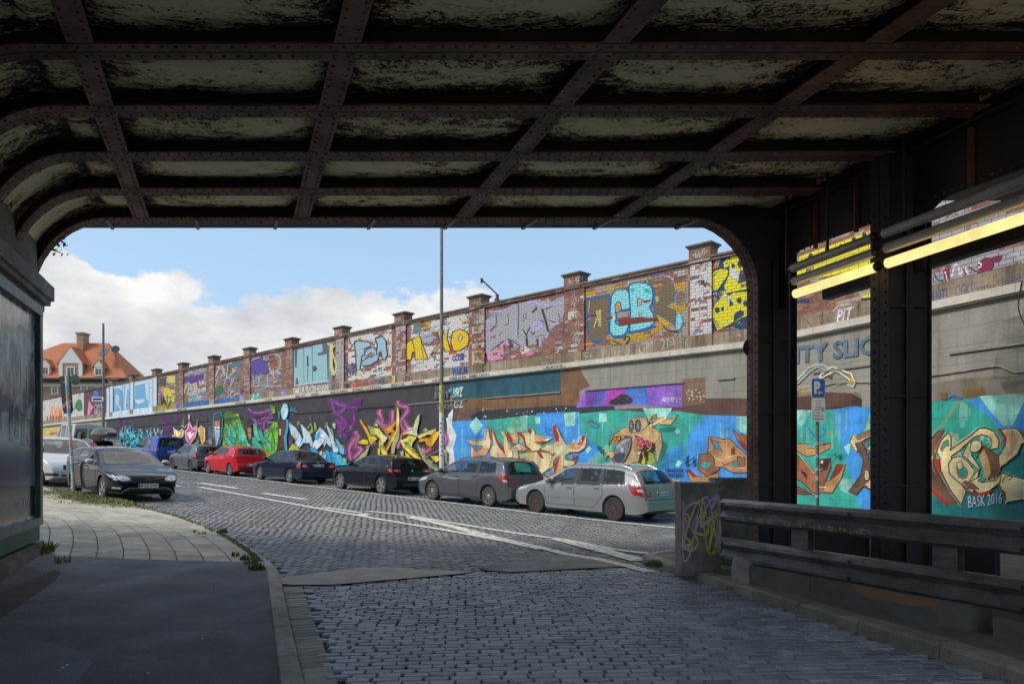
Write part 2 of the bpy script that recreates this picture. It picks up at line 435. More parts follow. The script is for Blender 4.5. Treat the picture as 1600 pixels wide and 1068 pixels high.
# cracks, a repair and stains in the asphalt
crk = pmat('crack_dirt', (.03, .03, .03)); random.seed(31)
b = MB()
for px, py, hd in ((330, 990, 2.6), (180, 960, .5), (95, 930, -.3), (360, 925, 2.9), (250, 1040, .3)):
    p = onground(px, py, .1); x, y = p.x, p.y; a = hd; pts = []
    for _ in range(14): pts.append((x, y)); a += random.uniform(-.5, .5); x += .09 * math.cos(a); y += .09 * math.sin(a)
    rw = [[(q[0] - .003, q[1], pave(*q) + .003), (q[0] + .003, q[1] + .004, pave(*q) + .003)] for q in pts]; b.grid(rw)
tag(b.build('asphalt_crack', crk), kind='structure')
stn = pmat('asphalt_repair', (.06, .062, .068), (.12, .12, .125), rough=.6, scale=2, bump=.7, bscale=180); speck(stn, .7, 130)
P = []
for px, py in ((-260, 1000), (-60, 1004), (60, 1000), (120, 1014), (145, 1034), (120, 1066), (90, 1120), (-260, 1120)): q = onground(px, py, .1); P.append(Vector((q.x, q.y, pave(q.x, q.y) + .004)))
b = MB(); b.add(P, [tuple(t) for t in geometry.tessellate_polygon([P])]); tag(b.build('asphalt_repair', stn), kind='structure')
drt = pmat('dirt_by_wall', (.05, .045, .04), (.10, .09, .08), rough=.95, scale=5, bump=.6)
P = []
for px, py in ((84, 890), (96, 893), (88, 904), (78, 912), (60, 925), (40, 938), (10, 960), (-40, 985), (-60, 960), (0, 925), (60, 900)): q = onground(px, py, .1); P.append(Vector((q.x, q.y, pave(q.x, q.y) + .005)))
b = MB(); b.add(P, [tuple(t) for t in geometry.tessellate_polygon([P])]); tag(b.build('dirt_patch', drt), kind='structure')
# right island under the columns
kerb('kerb', [(p.x, p.y) for p in RK], .24, .12, 1, kerbd)
kerb('kerb', [(p.x, p.y) for p in RKb], .2, .12, -1, kerbd)
Pi = []
RKi = [Vector((p[0], p[1])) for p in isl]
b = MB(); P3 = [Vector((x, y, g(x, y) + .112)) for x, y in isl]
cen = Vector((sum(p.x for p in P3) / len(P3), sum(p.y for p in P3) / len(P3), 0))
P3 = [p + (Vector((cen.x, cen.y, p.z)) - p).normalized() * .12 for p in P3]
b.add(P3, [tuple(t) for t in geometry.tessellate_polygon([P3])])
tag(b.build('traffic_island', pmat('island_dirt', (.12, .11, .09), (.2, .185, .15), rough=.95, scale=3, bump=.5)), kind='structure')
# pavement at the foot of the long wall
def strip(name, t0, t1, s0, s1, dz, m, step=1.5, face=True):
    b = MB(); rw = []; n = int((s1 - s0) / step)
    for k in range(n + 1):
        s = s0 + (s1 - s0) * k / n; r = []
        for t, z in ((t0, -.06), (t0 + .01, dz), (t0 + .16, dz + .002), (t1, dz + .01)):
            x, y = xy(s, t); r.append((x, y, g(x, y) + z))
        rw.append(r)
    b.grid(rw, flip=True); return tag(b.build(name, m), kind='structure')
strip('wall_pavement', 17.35, 19.4, 6, 120, .10, dirtp)
# painted lines on the setts
def linemat():
    m = bpy.data.materials.new('road_paint'); m.use_nodes = True; nt = m.node_tree; p = nt.nodes['Principled BSDF']
    p.inputs['Base Color'].default_value = (.66, .63, .55, 1); p.inputs['Roughness'].default_value = .7
    tcx = nd(nt, 'ShaderNodeTexCoord'); f = noi(nt, tcx.outputs['Object'], 7, 5, .7)
    a = mrange(nt, f, .32, .50, .10, .95); nt.links.new(a, p.inputs['Alpha']); return m
lm = linemat()
def line(pts, wd, name='road_marking', n=5):
    P = [onground(*p) for p in pts]; P = spline([(p.x, p.y) for p in P], n) if len(P) > 2 else [P[0].xy, *[P[0].xy.lerp(P[1].xy, i / 8) for i in range(1, 8)], P[1].xy]
    b = MB(); rw = []
    for i, p in enumerate(P):
        t = (P[min(i + 1, len(P) - 1)] - P[max(i - 1, 0)]).normalized(); nn = Vector((-t.y, t.x)) * wd / 2
        rw.append([(p.x + s * nn.x, p.y + s * nn.y, g(p.x + s * nn.x, p.y + s * nn.y) + .014) for s in (-1, 0, 1)])
    b.grid(rw); return tag(b.build(name, lm), kind='structure')
def sline(t, s0, s1, wd=.12):
    b = MB(); rw = []; n = max(2, int((s1 - s0) / .8))
    for k in range(n + 1):
        s = s0 + (s1 - s0) * k / n; r = []
        for d in (-wd / 2, 0, wd / 2):
            x, y = xy(s, t + d); r.append((x, y, g(x, y) + .014))
        rw.append(r)
    b.grid(rw, flip=True); return tag(b.build('road_marking', lm), kind='structure')
sline(15.0, 8.2, 60, .20)
line([(312, 761), (440, 784), (557, 805), (700, 829), (786, 845)], .20)
line([(786, 845), (840, 854.5), (886, 866), (941, 875), (1016, 894)], .20)
line([(575, 798.5), (640, 806), (700, 816), (820, 835), (891, 845), (963, 859), (1064, 870)], .18)
line([(640, 808), (700, 821), (780, 842), (850, 858)], .30)
line([(872, 842), (930, 857), (1000, 876)], .34)
line([(410, 770.5), (479, 780.5)], .28); line([(505, 792.5), (562, 801)], .2); line([(312, 754.5), (371, 763)], .30)
line([(262, 757), (283, 760)], .15); line([(558, 803.5), (577, 804.5)], .5)
strip2 = [onground(a, b) for a, b in ((600, 803), (700, 818), (820, 838), (891, 849), (963, 864), (1010, 873), (1000, 886), (941, 873), (886, 862), (840, 852), (700, 826), (600, 808))]
P = [p + Vector((0, 0, .009)) for p in strip2]
if 0: tag(b.build('worn_road_strip', pmat('worn_strip', (.24, .19, .13), (.17, .16, .14), rough=.9, scale=2.5, bump=.4, bscale=60)), kind='structure')

# ================================================================== PLANTS at the kerb
leafm = pmat('weed_leaf', (.07, .13, .02), (.16, .19, .05), rough=.6, scale=7, rnd=.35)
drym = pmat('dry_grass', (.20, .20, .07), (.30, .26, .13), rough=.8, scale=5, rnd=.3)
def blades(b, c, n, r, h, lean=.6):
    for _ in range(n):
        a = random.uniform(0, 6.28); q = r * math.sqrt(random.random()); x = c[0] + q * math.cos(a); y = c[1] + q * math.sin(a)
        z = c[2]; hh = h * random.uniform(.4, 1); d = random.uniform(0, 6.28); wv = random.uniform(.006, .014)
        ex, ey = math.cos(d), math.sin(d); lx, ly = -ey * lean * hh * random.uniform(.2, 1), ex * lean * hh * random.uniform(.2, 1)
        b.add([(x - ex * wv, y - ey * wv, z), (x + ex * wv, y + ey * wv, z), (x + lx * .5 + ex * wv, y + ly * .5 + ey * wv, z + hh * .6), (x + lx, y + ly, z + hh)], [(0, 1, 2, 3)])
b = MB()
for px, py, n, r, h in ((1024, 885, 60, .10, .14), (1012, 884, 30, .06, .1), (402, 889, 90, .12, .11), (392, 880, 40, .1, .09), (385, 874, 50, .1, .1), (368, 868, 20, .06, .1), (347, 832, 60, .1, .12), (316, 834, 18, .08, .07), (305, 831, 14, .06, .07), (96, 878, 30, .12, .12), (1140, 921, 14, .05, .06)):
    blades(b, onground(px, py, .09), n, r, h)
tag(b.build('weeds', leafm), kind='stuff')
b = MB()
for i, p in enumerate(K):
    if 10.9 < p.y < 40:
        for k in range(12):
            q = K[i + 1] if i + 1 < len(K) else p; f = random.random(); c = p.lerp(q, f)
            blades(b, (c.x - .16 + random.uniform(-.03, .03), c.y, pave(c.x, c.y)), random.randint(1, 7), .04, .07)
for _ in range(650):
    px = random.gauss(150, 38); py = random.gauss(777, 4.5) + (px - 150) * .10
    if py < 763 or px < 50 or px > 235: continue
    c = onground(px, py, .06)
    if c.x > kx(c.y) + .3: continue
    blades(b, c, 10, .22, .05, 1.2)
tag(b.build('verge_grass', [drym]), kind='stuff')
b = MB()
for _ in range(420):
    px = random.gauss(160, 36); py = random.gauss(777, 4) + (px - 150) * .10
    if py < 764 or px > 235: continue
    c = onground(px, py, .06)
    if c.x > kx(c.y) + .2: continue
    blades(b, c, 9, .12, .08, 1)
tag(b.build('verge_grass', [leafm]), kind='stuff')
# ================================================================== RAILWAY BRIDGE
rustm = pmat('riveted_iron', (.19, .080, .055), (.065, .034, .027), rough=.62, scale=2.2, bump=.25, bscale=30, rr=.1)
ironk = pmat('dark_iron', (.012, .010, .010), (.036, .025, .022), rough=.6, scale=2, bump=.2, bscale=25)
def sootmat():
    m = bpy.data.materials.new('sooty_ceiling_plate'); m.use_nodes = True; nt = m.node_tree; p = nt.nodes['Principled BSDF']
    tcx = nd(nt, 'ShaderNodeTexCoord'); o = tcx.outputs['Object']; u = tcx.outputs['UV']
    mpn = nd(nt, 'ShaderNodeMapping'); mpn.inputs['Scale'].default_value = (1.1, 2.6, 1); nt.links.new(o, mpn.inputs[0])
    n1 = noi(nt, mpn.outputs[0], 1.9, 11, .74, .9); n2 = noi(nt, o, 16, 9, .8, .6); n3 = noi(nt, o, .5, 3)
    s = nd(nt, 'ShaderNodeSeparateXYZ'); nt.links.new(u, s.inputs[0])
    ed = mth(nt, 'MINIMUM', mth(nt, 'MULTIPLY', mth(nt, 'MINIMUM', s.outputs[0], mth(nt, 'SUBTRACT', 1, s.outputs[0])), 2.4), mth(nt, 'MINIMUM', s.outputs[1], mth(nt, 'SUBTRACT', 1, s.outputs[1])))
    k = mth(nt, 'ADD', mth(nt, 'MULTIPLY_ADD', n1, 3.6, -1.72), mth(nt, 'ADD', mth(nt, 'MULTIPLY_ADD', n2, 3.0, -1.5), mth(nt, 'MULTIPLY', ed, 1.5)))
    k = mth(nt, 'ADD', k, mth(nt, 'MULTIPLY_ADD', n3, 2.2, -1.1))
    c = ramp(nt, k, [(.10, (.024, .019, .016)), (.30, (.085, .055, .032)), (.40, (.36, .27, .16)), (.58, (.66, .52, .31)), (.95, (.80, .68, .45))])
    nt.links.new(c, p.inputs['Base Color']); p.inputs['Roughness'].default_value = .8
    bn = nd(nt, 'ShaderNodeBump'); bn.inputs['Strength'].default_value = .35; nt.links.new(n2, bn.inputs['Height']); nt.links.new(bn.outputs[0], p.inputs['Normal'])
    return m
soot = sootmat()
SK = -.39; SL = -.034; YR = 11.3
def bp(X, Y, z, dy=0.): return (X + SK * (Y + dy - YR), Y + dy, z + SL * (Y + dy - YR) + 0)     # X, z given at Y = YR
ZB = 5.53
XI = [-5.86, -3.31, -.75, 1.75]
bridge = thing('railway_bridge', 'dark riveted iron railway bridge with sooty panelled ceiling spanning the street', 'bridge', (0, 11.3, 0))
def rivets(b, pts, nrm, rad=.021, h=.014, mi=0):
    nrm = Vector(nrm).normalized(); a = nrm.orthogonal().normalized(); c = nrm.cross(a)
    for p in pts:
        p = Vector(p); vs = [p + (a * math.cos(i * 1.0472) + c * math.sin(i * 1.0472)) * rad for i in range(6)] + [p + nrm * h + (a * math.cos(i * 1.0472) + c * math.sin(i * 1.0472)) * rad * .5 for i in range(6)]
        b.add(vs, [(i, (i + 1) % 6, 6 + (i + 1) % 6, 6 + i) for i in range(6)] + [tuple(range(6, 12))], mi)
def arc(cx, cz, r, a0, a1, n=9): return [(cx + r * math.cos(R(a0 + (a1 - a0) * i / n)), cz + r * math.sin(R(a0 + (a1 - a0) * i / n))) for i in range(n + 1)]
RL = 1.22; XWL = -7.62; XCR = 3.93; RR = 1.1
lk = arc(XWL + RL, ZB - RL, RL, 180, 90)                       # left knee: from the springing up to the ceiling
rk = arc(XCR - RR, ZB - RR, RR, 90, 0)
def resample(P, d):
    out = []; acc = 0.
    for (x0, z0), (x1, z1) in zip(P, P[1:]):
        l = math.hypot(x1 - x0, z1 - z0)
        while acc < l: f = acc / l; out.append((x0 + (x1 - x0) * f, z0 + (z1 - z0) * f, -(z1 - z0) / l, (x1 - x0) / l)); acc += d
        acc -= l
    return out
def ribbon(b, P, Y, hw, th, riv=True, off=0.):
    """flange following the profile P (x, z); its body lies on the outer side, rivet heads on the inner side"""
    rw = []
    nr = []
    for i, (x, z) in enumerate(P):
        a = P[max(i - 1, 0)]; c = P[min(i + 1, len(P) - 1)]; l = math.hypot(c[0] - a[0], c[1] - a[1]); nx, nz = -(c[1] - a[1]) / l, (c[0] - a[0]) / l
        i0 = bp(x + nx * off, Y, z + nz * off, -hw); i1 = bp(x + nx * off, Y, z + nz * off, hw); o1 = bp(x + nx * (off + th), Y, z + nz * (off + th), hw); o0 = bp(x + nx * (off + th), Y, z + nz * (off + th), -hw)
        rw.append([i0, i1, o1, o0, i0])
    b.grid(rw)
    for e in (0, -1): b.add(rw[e][:4], [(0, 1, 2, 3)])
    if riv:
        for k, (x, z, nx, nz) in enumerate(resample(P, .135)):
            for dy in (-hw * .62, hw * .62):
                x2, z2 = x, z
                if dy > 0 and True: x2, z2 = x + nz * .06, z - nx * .06
                rivets(b, [bp(x2 + nx * off, Y, z2 + nz * off, dy)], (-nx, 0, -nz))
frames = []
for k in range(0, 10):
    Y = 11.5 - 1.13 * k
    b = MB(); P = lk + rk + [(XCR, .05)] if k == 0 else lk + [(XCR + .1, ZB)]
    P = [(XWL, 4.30)] + P
    vis = k < 5
    ribbon(b, P, Y, .13 if k else .12, .022, vis)
    # web plate of the ceiling part and knees
    wz = ZB + .36
    web = lk + (rk if k == 0 else [(XCR, ZB)] if k % 2 == 0 else [(XCR + .1, ZB)])
    outer = [(XWL - .32, 4.3)] + [(XWL + RL + (RL + .3) * math.cos(R(t)), ZB - RL + (RL + .36) * math.sin(R(t))) for t in (180, 160, 140, 120, 100, 90)]
    Q = [(XWL, 4.3)] + web + ([(XCR, .05), (XCR + .58, .05), (XCR + .58, wz)] if k % 2 == 0 else [(XCR + .1, wz)]) + outer[::-1]
    Q3 = [Vector(bp(x, Y, z, -.011)) for x, z in Q]
    b.prism(Q3, Vector(bp(0, Y, 0, .011)) - Vector(bp(0, Y, 0, -.011)), 1)
    # angle irons along the foot of the web
    for dy in (-.05, .05):
        a_ = [Vector(bp(x, Y, z, dy)) for x, z in ((-6.3, ZB + .022), (XCR - RR, ZB + .022))]
        b.beam(a_[0], a_[1], .075, .012)
    o = b.build('cross_frame' if k % 2 == 0 else 'cross_beam', [rustm, ironk], bridge)
    if k % 2 == 0:      # outer column flange, rivets, foot plate
        c = MB()
        if k: ribbon(c, [(XCR, ZB), (XCR, .05)], Y, .13, .02, k < 5)
        for X in (XCR + .58,):
            ribbon(c, [(X + .02, wz), (X + .02, .05)], Y, .13 if k == 0 else .06, .02, False)
        c.add([bp(XCR - .1, Y, .03, -.2), bp(XCR + .8, Y, .03, -.2), bp(XCR + .8, Y, .03, .2), bp(XCR - .1, Y, .03, .2), bp(XCR - .1, Y, .10, -.2), bp(XCR + .8, Y, .10, -.2), bp(XCR + .8, Y, .10, .2), bp(XCR - .1, Y, .10, .2)], [(3, 2, 1, 0), (4, 5, 6, 7), (0, 1, 5, 4), (1, 2, 6, 5), (2, 3, 7, 6), (3, 0, 4, 7)])
        for z in (1.3, 2.45, 3.6): c.beam(bp(XCR + .02, Y, z, -.04), bp(XCR + .56, Y, z, -.04), .05, .03)
        c.beam(bp(XCR + .34, Y, .1, -.05), bp(XCR + .34, Y, 4.9, -.05), .09, .03, up=(0, 1, 0))
        c.build('column_flange', ironk, bridge)
# longitudinal girders
for X in XI:
    b = MB(); y0, y1 = 0.2, 11.38; hw = .13
    for (a, t, z0, z1) in ((-hw, hw, .004, .026), (-.012, .012, .026, .36), (-.06, -.012, .026, .038), (.012, .06, .026, .038)):
        vs = [bp(X + q, Y, ZB + z) for Y in (y0, y1) for q, z in ((a, z0), (t, z0), (t, z1), (a, z1))]
        b.add(vs, [(0, 1, 2, 3), (7, 6, 5, 4), (0, 4, 5, 1), (1, 5, 6, 2), (2, 6, 7, 3), (3, 7, 4, 0)], 0 if z0 < .02 else 1)
    yy = 5.6
    while yy < 11.4:
        rivets(b, [bp(X - .08, yy, ZB + .004), bp(X + .08, yy + .05, ZB + .004)], (0, 0, -1)); yy += .125
    b.build('longitudinal_girder', [rustm, ironk], bridge, fix=False)
# ceiling plates: one sagging plate per bay
def plate(P4, sag, nx=10, ny=6):
    """P4(u, v) -> point"""
    b = MB(); rw = []
    for j in range(ny + 1):
        r = []
        for i in range(nx + 1):
            u, v = i / nx, j / ny; p = Vector(P4(u, v)); s = (1 - (2 * u - 1) ** 4) * (1 - (2 * v - 1) ** 2); p.z -= sag * s; r.append(p)
        rw.append(r)
    b.grid(rw, flip=True); o = b.build('ceiling_plate', soot, bridge, smooth=180)
    uvl = o.data.uv_layers.new(name='UVMap')
    for l in o.data.loops:
        i = l.vertex_index % (nx + 1); j = l.vertex_index // (nx + 1); uvl.data[l.index].uv = (i / nx, j / ny)
    return o
bays = [(-6.45, XI[0]), (XI[0], XI[1]), (XI[1], XI[2]), (XI[2], XI[3]), (XI[3], XCR + .3)]
for k in range(0, 9):
    Ya, Yb = 11.5 - 1.13 * (k + 1), 11.5 - 1.13 * k
    for (xa, xb) in bays:
        plate(lambda u, v: bp(xa + (xb - xa) * u, Ya + (Yb - Ya) * v, ZB + .20), .09)
    # curved plate of the left knee
    def kp(u, v):
        t = 180 - 90 * u; r = RL + .14
        return bp(XWL + RL + r * math.cos(R(t)) , Ya + (Yb - Ya) * v, ZB - RL + (RL + .14 + .06 * u) * math.sin(R(t)))
    plate(kp, 0.0, 14, 4)
# front fascia girder with little brackets
b = MB(); P = [(XWL - .3, ZB + .02), (XCR + .7, ZB + .02)]
ya, yb = 11.86, 11.90
for (q0, q1, z0, z1) in ((11.84, 11.87, .06, .95), (11.74, 11.97, .045, .065), (11.70, 12.02, .95, .98)):
    vs = [bp(X, q, ZB + z) for X in (XWL - .6, 5.6) for q, z in ((q0, z0), (q1, z0), (q1, z1), (q0, z1))]
    b.add(vs, [(0, 1, 2, 3), (7, 6, 5, 4), (0, 4, 5, 1), (1, 5, 6, 2), (2, 6, 7, 3), (3, 7, 4, 0)], 1)
b.build('fascia_girder', [rustm, ironk], bridge)
for px in (172, 308, 431, 580, 702, 826, 940, 1071):
    X = (px - 800) / 1120 * 11.7; q = X - SK * .4
    b = MB(); z = ZB - .02
    b.beam(bp(q, 11.36, ZB - .03), bp(q, 11.96, ZB + .03), .05, .03); b.build('bracket', pmat('bare_bracket', (.30, .28, .25), (.18, .16, .14), rough=.6), bridge)
# edge girder above the columns with rounded openings
for k in (0, 2, 4, 6):
    Ya, Yb = 11.5 - 1.13 * (k + 2), 11.5 - 1.13 * k
    b = MB(); X = XCR + .42; zt = ZB + .36; zo = 4.93; rr = .34
    pts = [(Ya, zt), (Ya, 4.1)]
    pts += [(Ya + .17, 4.1)] + [(Ya + .17 + rr - rr * math.cos(R(t)), zo - rr + rr * math.sin(R(t))) for t in range(0, 91, 15)]
    pts += [(Yb - .17 - rr + rr * math.sin(R(t)), zo - rr + rr * math.cos(R(t))) for t in range(0, 91, 15)] + [(Yb - .17, 4.1), (Yb, 4.1), (Yb, zt)]
    Q3 = [Vector(bp(X, y, z - SL * (y - YR))) for y, z in pts]
    b.prism(Q3, (.02, 0, 0), 1)
    for yv in (Ya + .8, Ya + 1.5): b.beam(bp(X - .02, yv, 4.84), bp(X - .02, yv, zt), .05, .05, 0, up=(0, 1, 0))
    for i in range(16): rivets(b, [Vector(bp(X - .002, Ya + .3 + i * .11, 4.9))], (-1, -.3, 0))
    b.build('edge_girder', [rustm, ironk], bridge)
b = MB(); b.beam(bp(XCR + .38, 2, ZB + .02), bp(XCR + .38, 11.5, ZB + .02), .24, .03, 0); b.build('edge_flange', ironk, bridge)
# deck above everything
b = MB(); q = []
vs = [bp(X, Y, z) for Y in (.6, 11.84) for X, z in ((-16, 5.98), (10.5, 5.98), (10.5, 7.1), (-16, 7.1))]
b.add(vs, [(0, 1, 2, 3), (7, 6, 5, 4), (0, 4, 5, 1), (1, 5, 6, 2), (2, 6, 7, 3), (3, 7, 4, 0)]); b.build('deck', ironk, bridge)
b = MB(); c_ = at(1177, 543, 11.62); b.lathe(c_, [(.03, 0), (.17, .0), (.17, .02), (.05, .03)], n=20, axis=(0, -1, 0)); b.build('round_plate', ironk, bridge)
for Ya_, Yb_ in ((10.85, 9.78), (8.95, 8.12), (7.4, 5.6)):
    b = MB(); vs = [bp(XCR + q, Y, z - SL * (Y - YR)) for Y in (Ya_, Yb_) for q, z in ((.30, .08), (.36, .08), (.36, 1.0), (.30, 1.0))]
    b.add(vs, [(0, 1, 2, 3), (7, 6, 5, 4), (0, 4, 5, 1), (1, 5, 6, 2), (2, 6, 7, 3), (3, 7, 4, 0)]); b.build('skirt_plate', ironk, bridge)
# cable duct and pipe along the outer side
b = MB(); b.beam(bp(4.95, 3.5, 4.33), bp(4.95, 11.3, 4.31), .16, .20); b.build('cable_duct', ironk, bridge)
for Yc in (10.9, 10.15, 9.0):
    b = MB(); b.cyl(bp(4.02, Yc, 4.5), bp(4.02, Yc, 5.8), .022, n=8); b.build('hanger_pipe', ironk, bridge)

def textmesh(s, size, shear=0., bold=0.):
    c = bpy.data.curves.new('t', 'FONT'); c.body = s; c.size = size; c.shear = shear; c.offset = bold; c.resolution_u = 2
    o = bpy.data.objects.new('t', c); COL.objects.link(o)
    me = bpy.data.meshes.new_from_object(o.evaluated_get(bpy.context.evaluated_depsgraph_get()))
    vs = [v.co.copy() for v in me.vertices]; fs = [tuple(p.vertices) for p in me.polygons]
    bpy.data.objects.remove(o); bpy.data.curves.remove(c); bpy.data.meshes.remove(me)
    if not vs: return [], [], 1, 1
    x0 = min(v.x for v in vs); x1 = max(v.x for v in vs); y0 = min(v.y for v in vs); y1 = max(v.y for v in vs)
    return [((v.x - x0) / (x1 - x0), (v.y - y0) / (y1 - y0)) for v in vs], fs, x1 - x0, y1 - y0
# ---- left abutment
abm = pmat('abutment_stone', (.22, .205, .18), (.11, .10, .09), rough=.85, scale=1.5, bump=.5, bscale=18)
abut = thing('abutment', 'grimy stone bridge abutment with heavy cornice at the left edge', 'bridge abutment', (-7.4, 11.4, 0))
XF = -7.54
def ap(X, Y, z): return (X + SK * (Y - 11.4), Y, z)
def abox(b, X0, X1, Y0, Y1, z0, z1, mi=0):
    vs = [ap(X, Y, z) for z in (z0, z1) for X, Y in ((X0, Y0), (X1, Y0), (X1, Y1), (X0, Y1))]
    b.add(vs, [(3, 2, 1, 0), (4, 5, 6, 7), (0, 1, 5, 4), (1, 2, 6, 5), (2, 3, 7, 6), (3, 0, 4, 7)], mi)
b = MB(); abox(b, XF - 6, XF, -1, 11.36, -.1, 5.9); b.build('wall', abm, abut)
b = MB()
Yq = -1.
while Yq < 11.3:
    e = min(11.42, Yq + 1.1); abox(b, XF - .02, XF + .16, Yq, e - .012, -.1, .34); abox(b, XF - .02, XF + .10, Yq, e - .012, .34, .41); Yq = e
b.build('plinth', pmat('plinth_stone', (.20, .185, .155), (.09, .085, .075), rough=.85, scale=2.4, bump=.6, bscale=14), abut)
b = MB(); abox(b, XF - 6, XF + .24, -1, 11.5, 4.22, 4.44); abox(b, XF - 6, XF + .19, -1, 11.46, 4.14, 4.22); abox(b, XF - 6, XF + .10, -1, 11.42, 4.04, 4.14); abox(b, XF - 6, XF + .12, -1, 11.40, 4.44, 4.56)
b.build('cornice', pmat('cornice_stone', (.27, .255, .22), (.14, .132, .12), rough=.85, scale=2.4, bump=.5, bscale=16), abut)
b = MB()
for z0, z1, c in ((3.0, 3.6, 0), (2.0, 2.55, 0), (1.3, 1.75, 0), (.8, 1.1, 0)):
    b = MB(); abox(b, XF + .002, XF + .006, 11.19, 11.33, z0, z1); b.build('paint_patch', pmat('ochre_paint', (.45, .32, .03), (.30, .28, .08), rough=.7, scale=9), abut)
# ---- billboard on the abutment
frm = pmat('billboard_frame', (.16, .185, .17), (.08, .095, .09), rough=.45, scale=4, bump=.15)
bb = thing('billboard', 'large grey advertising poster in a metal frame on the abutment wall', 'billboard', ap(XF, 9.8, .7))
b = MB(); y0, y1, z0, z1 = 7.6, 11.10, .72, 4.02
abox(b, XF + .03, XF + .07, y0, y1, z0, z1); 
abox(b, XF, XF + .03, y0 + .02, y1 - .02, z0 + .02, z1 - .02); b.build('backing', pmat('backing', (.05, .05, .05)), bb)
b = MB()
for q in ((y0 - .02, y1 + .02, z1 - .12, z1 + .03), (y0 - .02, y1 + .02, z0 - .03, z0 + .09)): abox(b, XF + .03, XF + .16, *q)
abox(b, XF + .03, XF + .155, y1 - .12, y1 + .02, z0 + .09, z1 - .12); abox(b, XF + .03, XF + .155, y0 - .02, y0 + .1, z0 + .09, z1 - .12)
b.build('frame', frm, bb)
b = MB(); abox(b, XF + .02, XF + .11, y0, y1, z0 - .26, z0 - .035); b.build('base_board', pmat('green_board', (.02, .10, .075), (.03, .07, .06), rough=.5, scale=3), bb)
def postermat():
    m = bpy.data.materials.new('poster_print'); m.use_nodes = True; nt = m.node_tree; p = nt.nodes['Principled BSDF']
    tcx = nd(nt, 'ShaderNodeTexCoord'); mpn = nd(nt, 'ShaderNodeMapping'); mpn.inputs['Scale'].default_value = (1, 1.3, .8); nt.links.new(tcx.outputs['Object'], mpn.inputs[0])
    n1 = noi(nt, mpn.outputs[0], 2.6, 7, .6, .6); c = ramp(nt, n1, [(.36, (.03, .034, .038)), (.45, (.14, .155, .17)), (.54, (.30, .325, .345)), (.64, (.60, .62, .64))])
    nt.links.new(c, p.inputs['Base Color']); p.inputs['Roughness'].default_value = .2; p.inputs['Specular IOR Level'].default_value = .35; p.inputs['Coat Weight'].default_value = .05; p.inputs['Coat Roughness'].default_value = .03
    return m
b = MB(); abox(b, XF + .072, XF + .078, y0 + .1, y1 - .12, z0 + .09, z1 - .12); poster = b.build('poster', postermat(), bb)
def wallstrip(b, pts, wd, dx, mi=0):
    """ribbon of width wd on the abutment face; pts = (Y, z)"""
    P = spline([(a, c) for a, c in pts], 6); rw = []
    for i, p in enumerate(P):
        t = (P[min(i + 1, len(P) - 1)] - P[max(i - 1, 0)]).normalized(); n = Vector((-t.y, t.x)) * wd / 2
        rw.append([ap(XF + dx, p.x + n.x, p.y + n.y), ap(XF + dx, p.x - n.x, p.y - n.y)])
    b.grid(rw, mi)
pg = [pmat('print_light', (.45, .47, .49), (.32, .34, .36), rough=.2, scale=2), pmat('print_mid', (.13, .145, .155), (.18, .195, .205), rough=.15, scale=1), pmat('print_dark', (.010, .011, .013), (.02, .022, .025), rough=.15, scale=1)]
b = MB()
wallstrip(b, [(9.2, 2.45), (9.8, 2.42), (10.4, 2.2), (10.95, 1.95)], .22, .0815, 1)
b2 = [(9.0, .85), (10.93, .85), (10.93, 1.30), (9.0, 1.38)]
b.add([ap(XF + .0800, *q) for q in b2], [(0, 1, 2, 3)], 2)
b.add([ap(XF + .0798, *q) for q in ((9.0, 1.38), (10.93, 1.30), (10.93, 1.95), (9, 2.1))], [(0, 1, 2, 3)], 1)
for (ya_, yb_, za_, zb_, tx_) in ((10.1, 10.8, 3.52, 3.62, 'WINTERREISE'), (10.35, 10.8, 3.38, 3.43, 'ab 12. Oktober'), (9.95, 10.6, 1.02, 1.12, 'TICKETS'), (10.15, 10.75, 2.28, 2.32, 'Musik Tanz Theater')):
    vs_, fs_, _, _ = textmesh(tx_, 1, 0, .01); bt = MB(); bt.add([ap(XF + .0835, yb_ - (yb_ - ya_) * (1 - u) , za_ + (zb_ - za_) * v) for u, v in vs_], fs_, 0); bt.build('poster_text', pg[0], poster)
for yv in (9.9, 10.2, 10.5, 10.75):      # lamp-like upright figures in the print
    zz = random.uniform(2.9, 3.3); wallstrip(b, [(yv, zz), (yv + .02, zz - .25), (yv, zz - .5)], .035, .082, 0)
for yv, zv, hh in ((9.75, 1.95, .5), (10.0, 2.0, .42), (10.3, 1.9, .46), (10.62, 1.9, .4)):
    wallstrip(b, [(yv, zv), (yv + .02, zv + hh * .5), (yv, zv + hh)], .17, .0825, 2)
b.build('print', pg, poster)
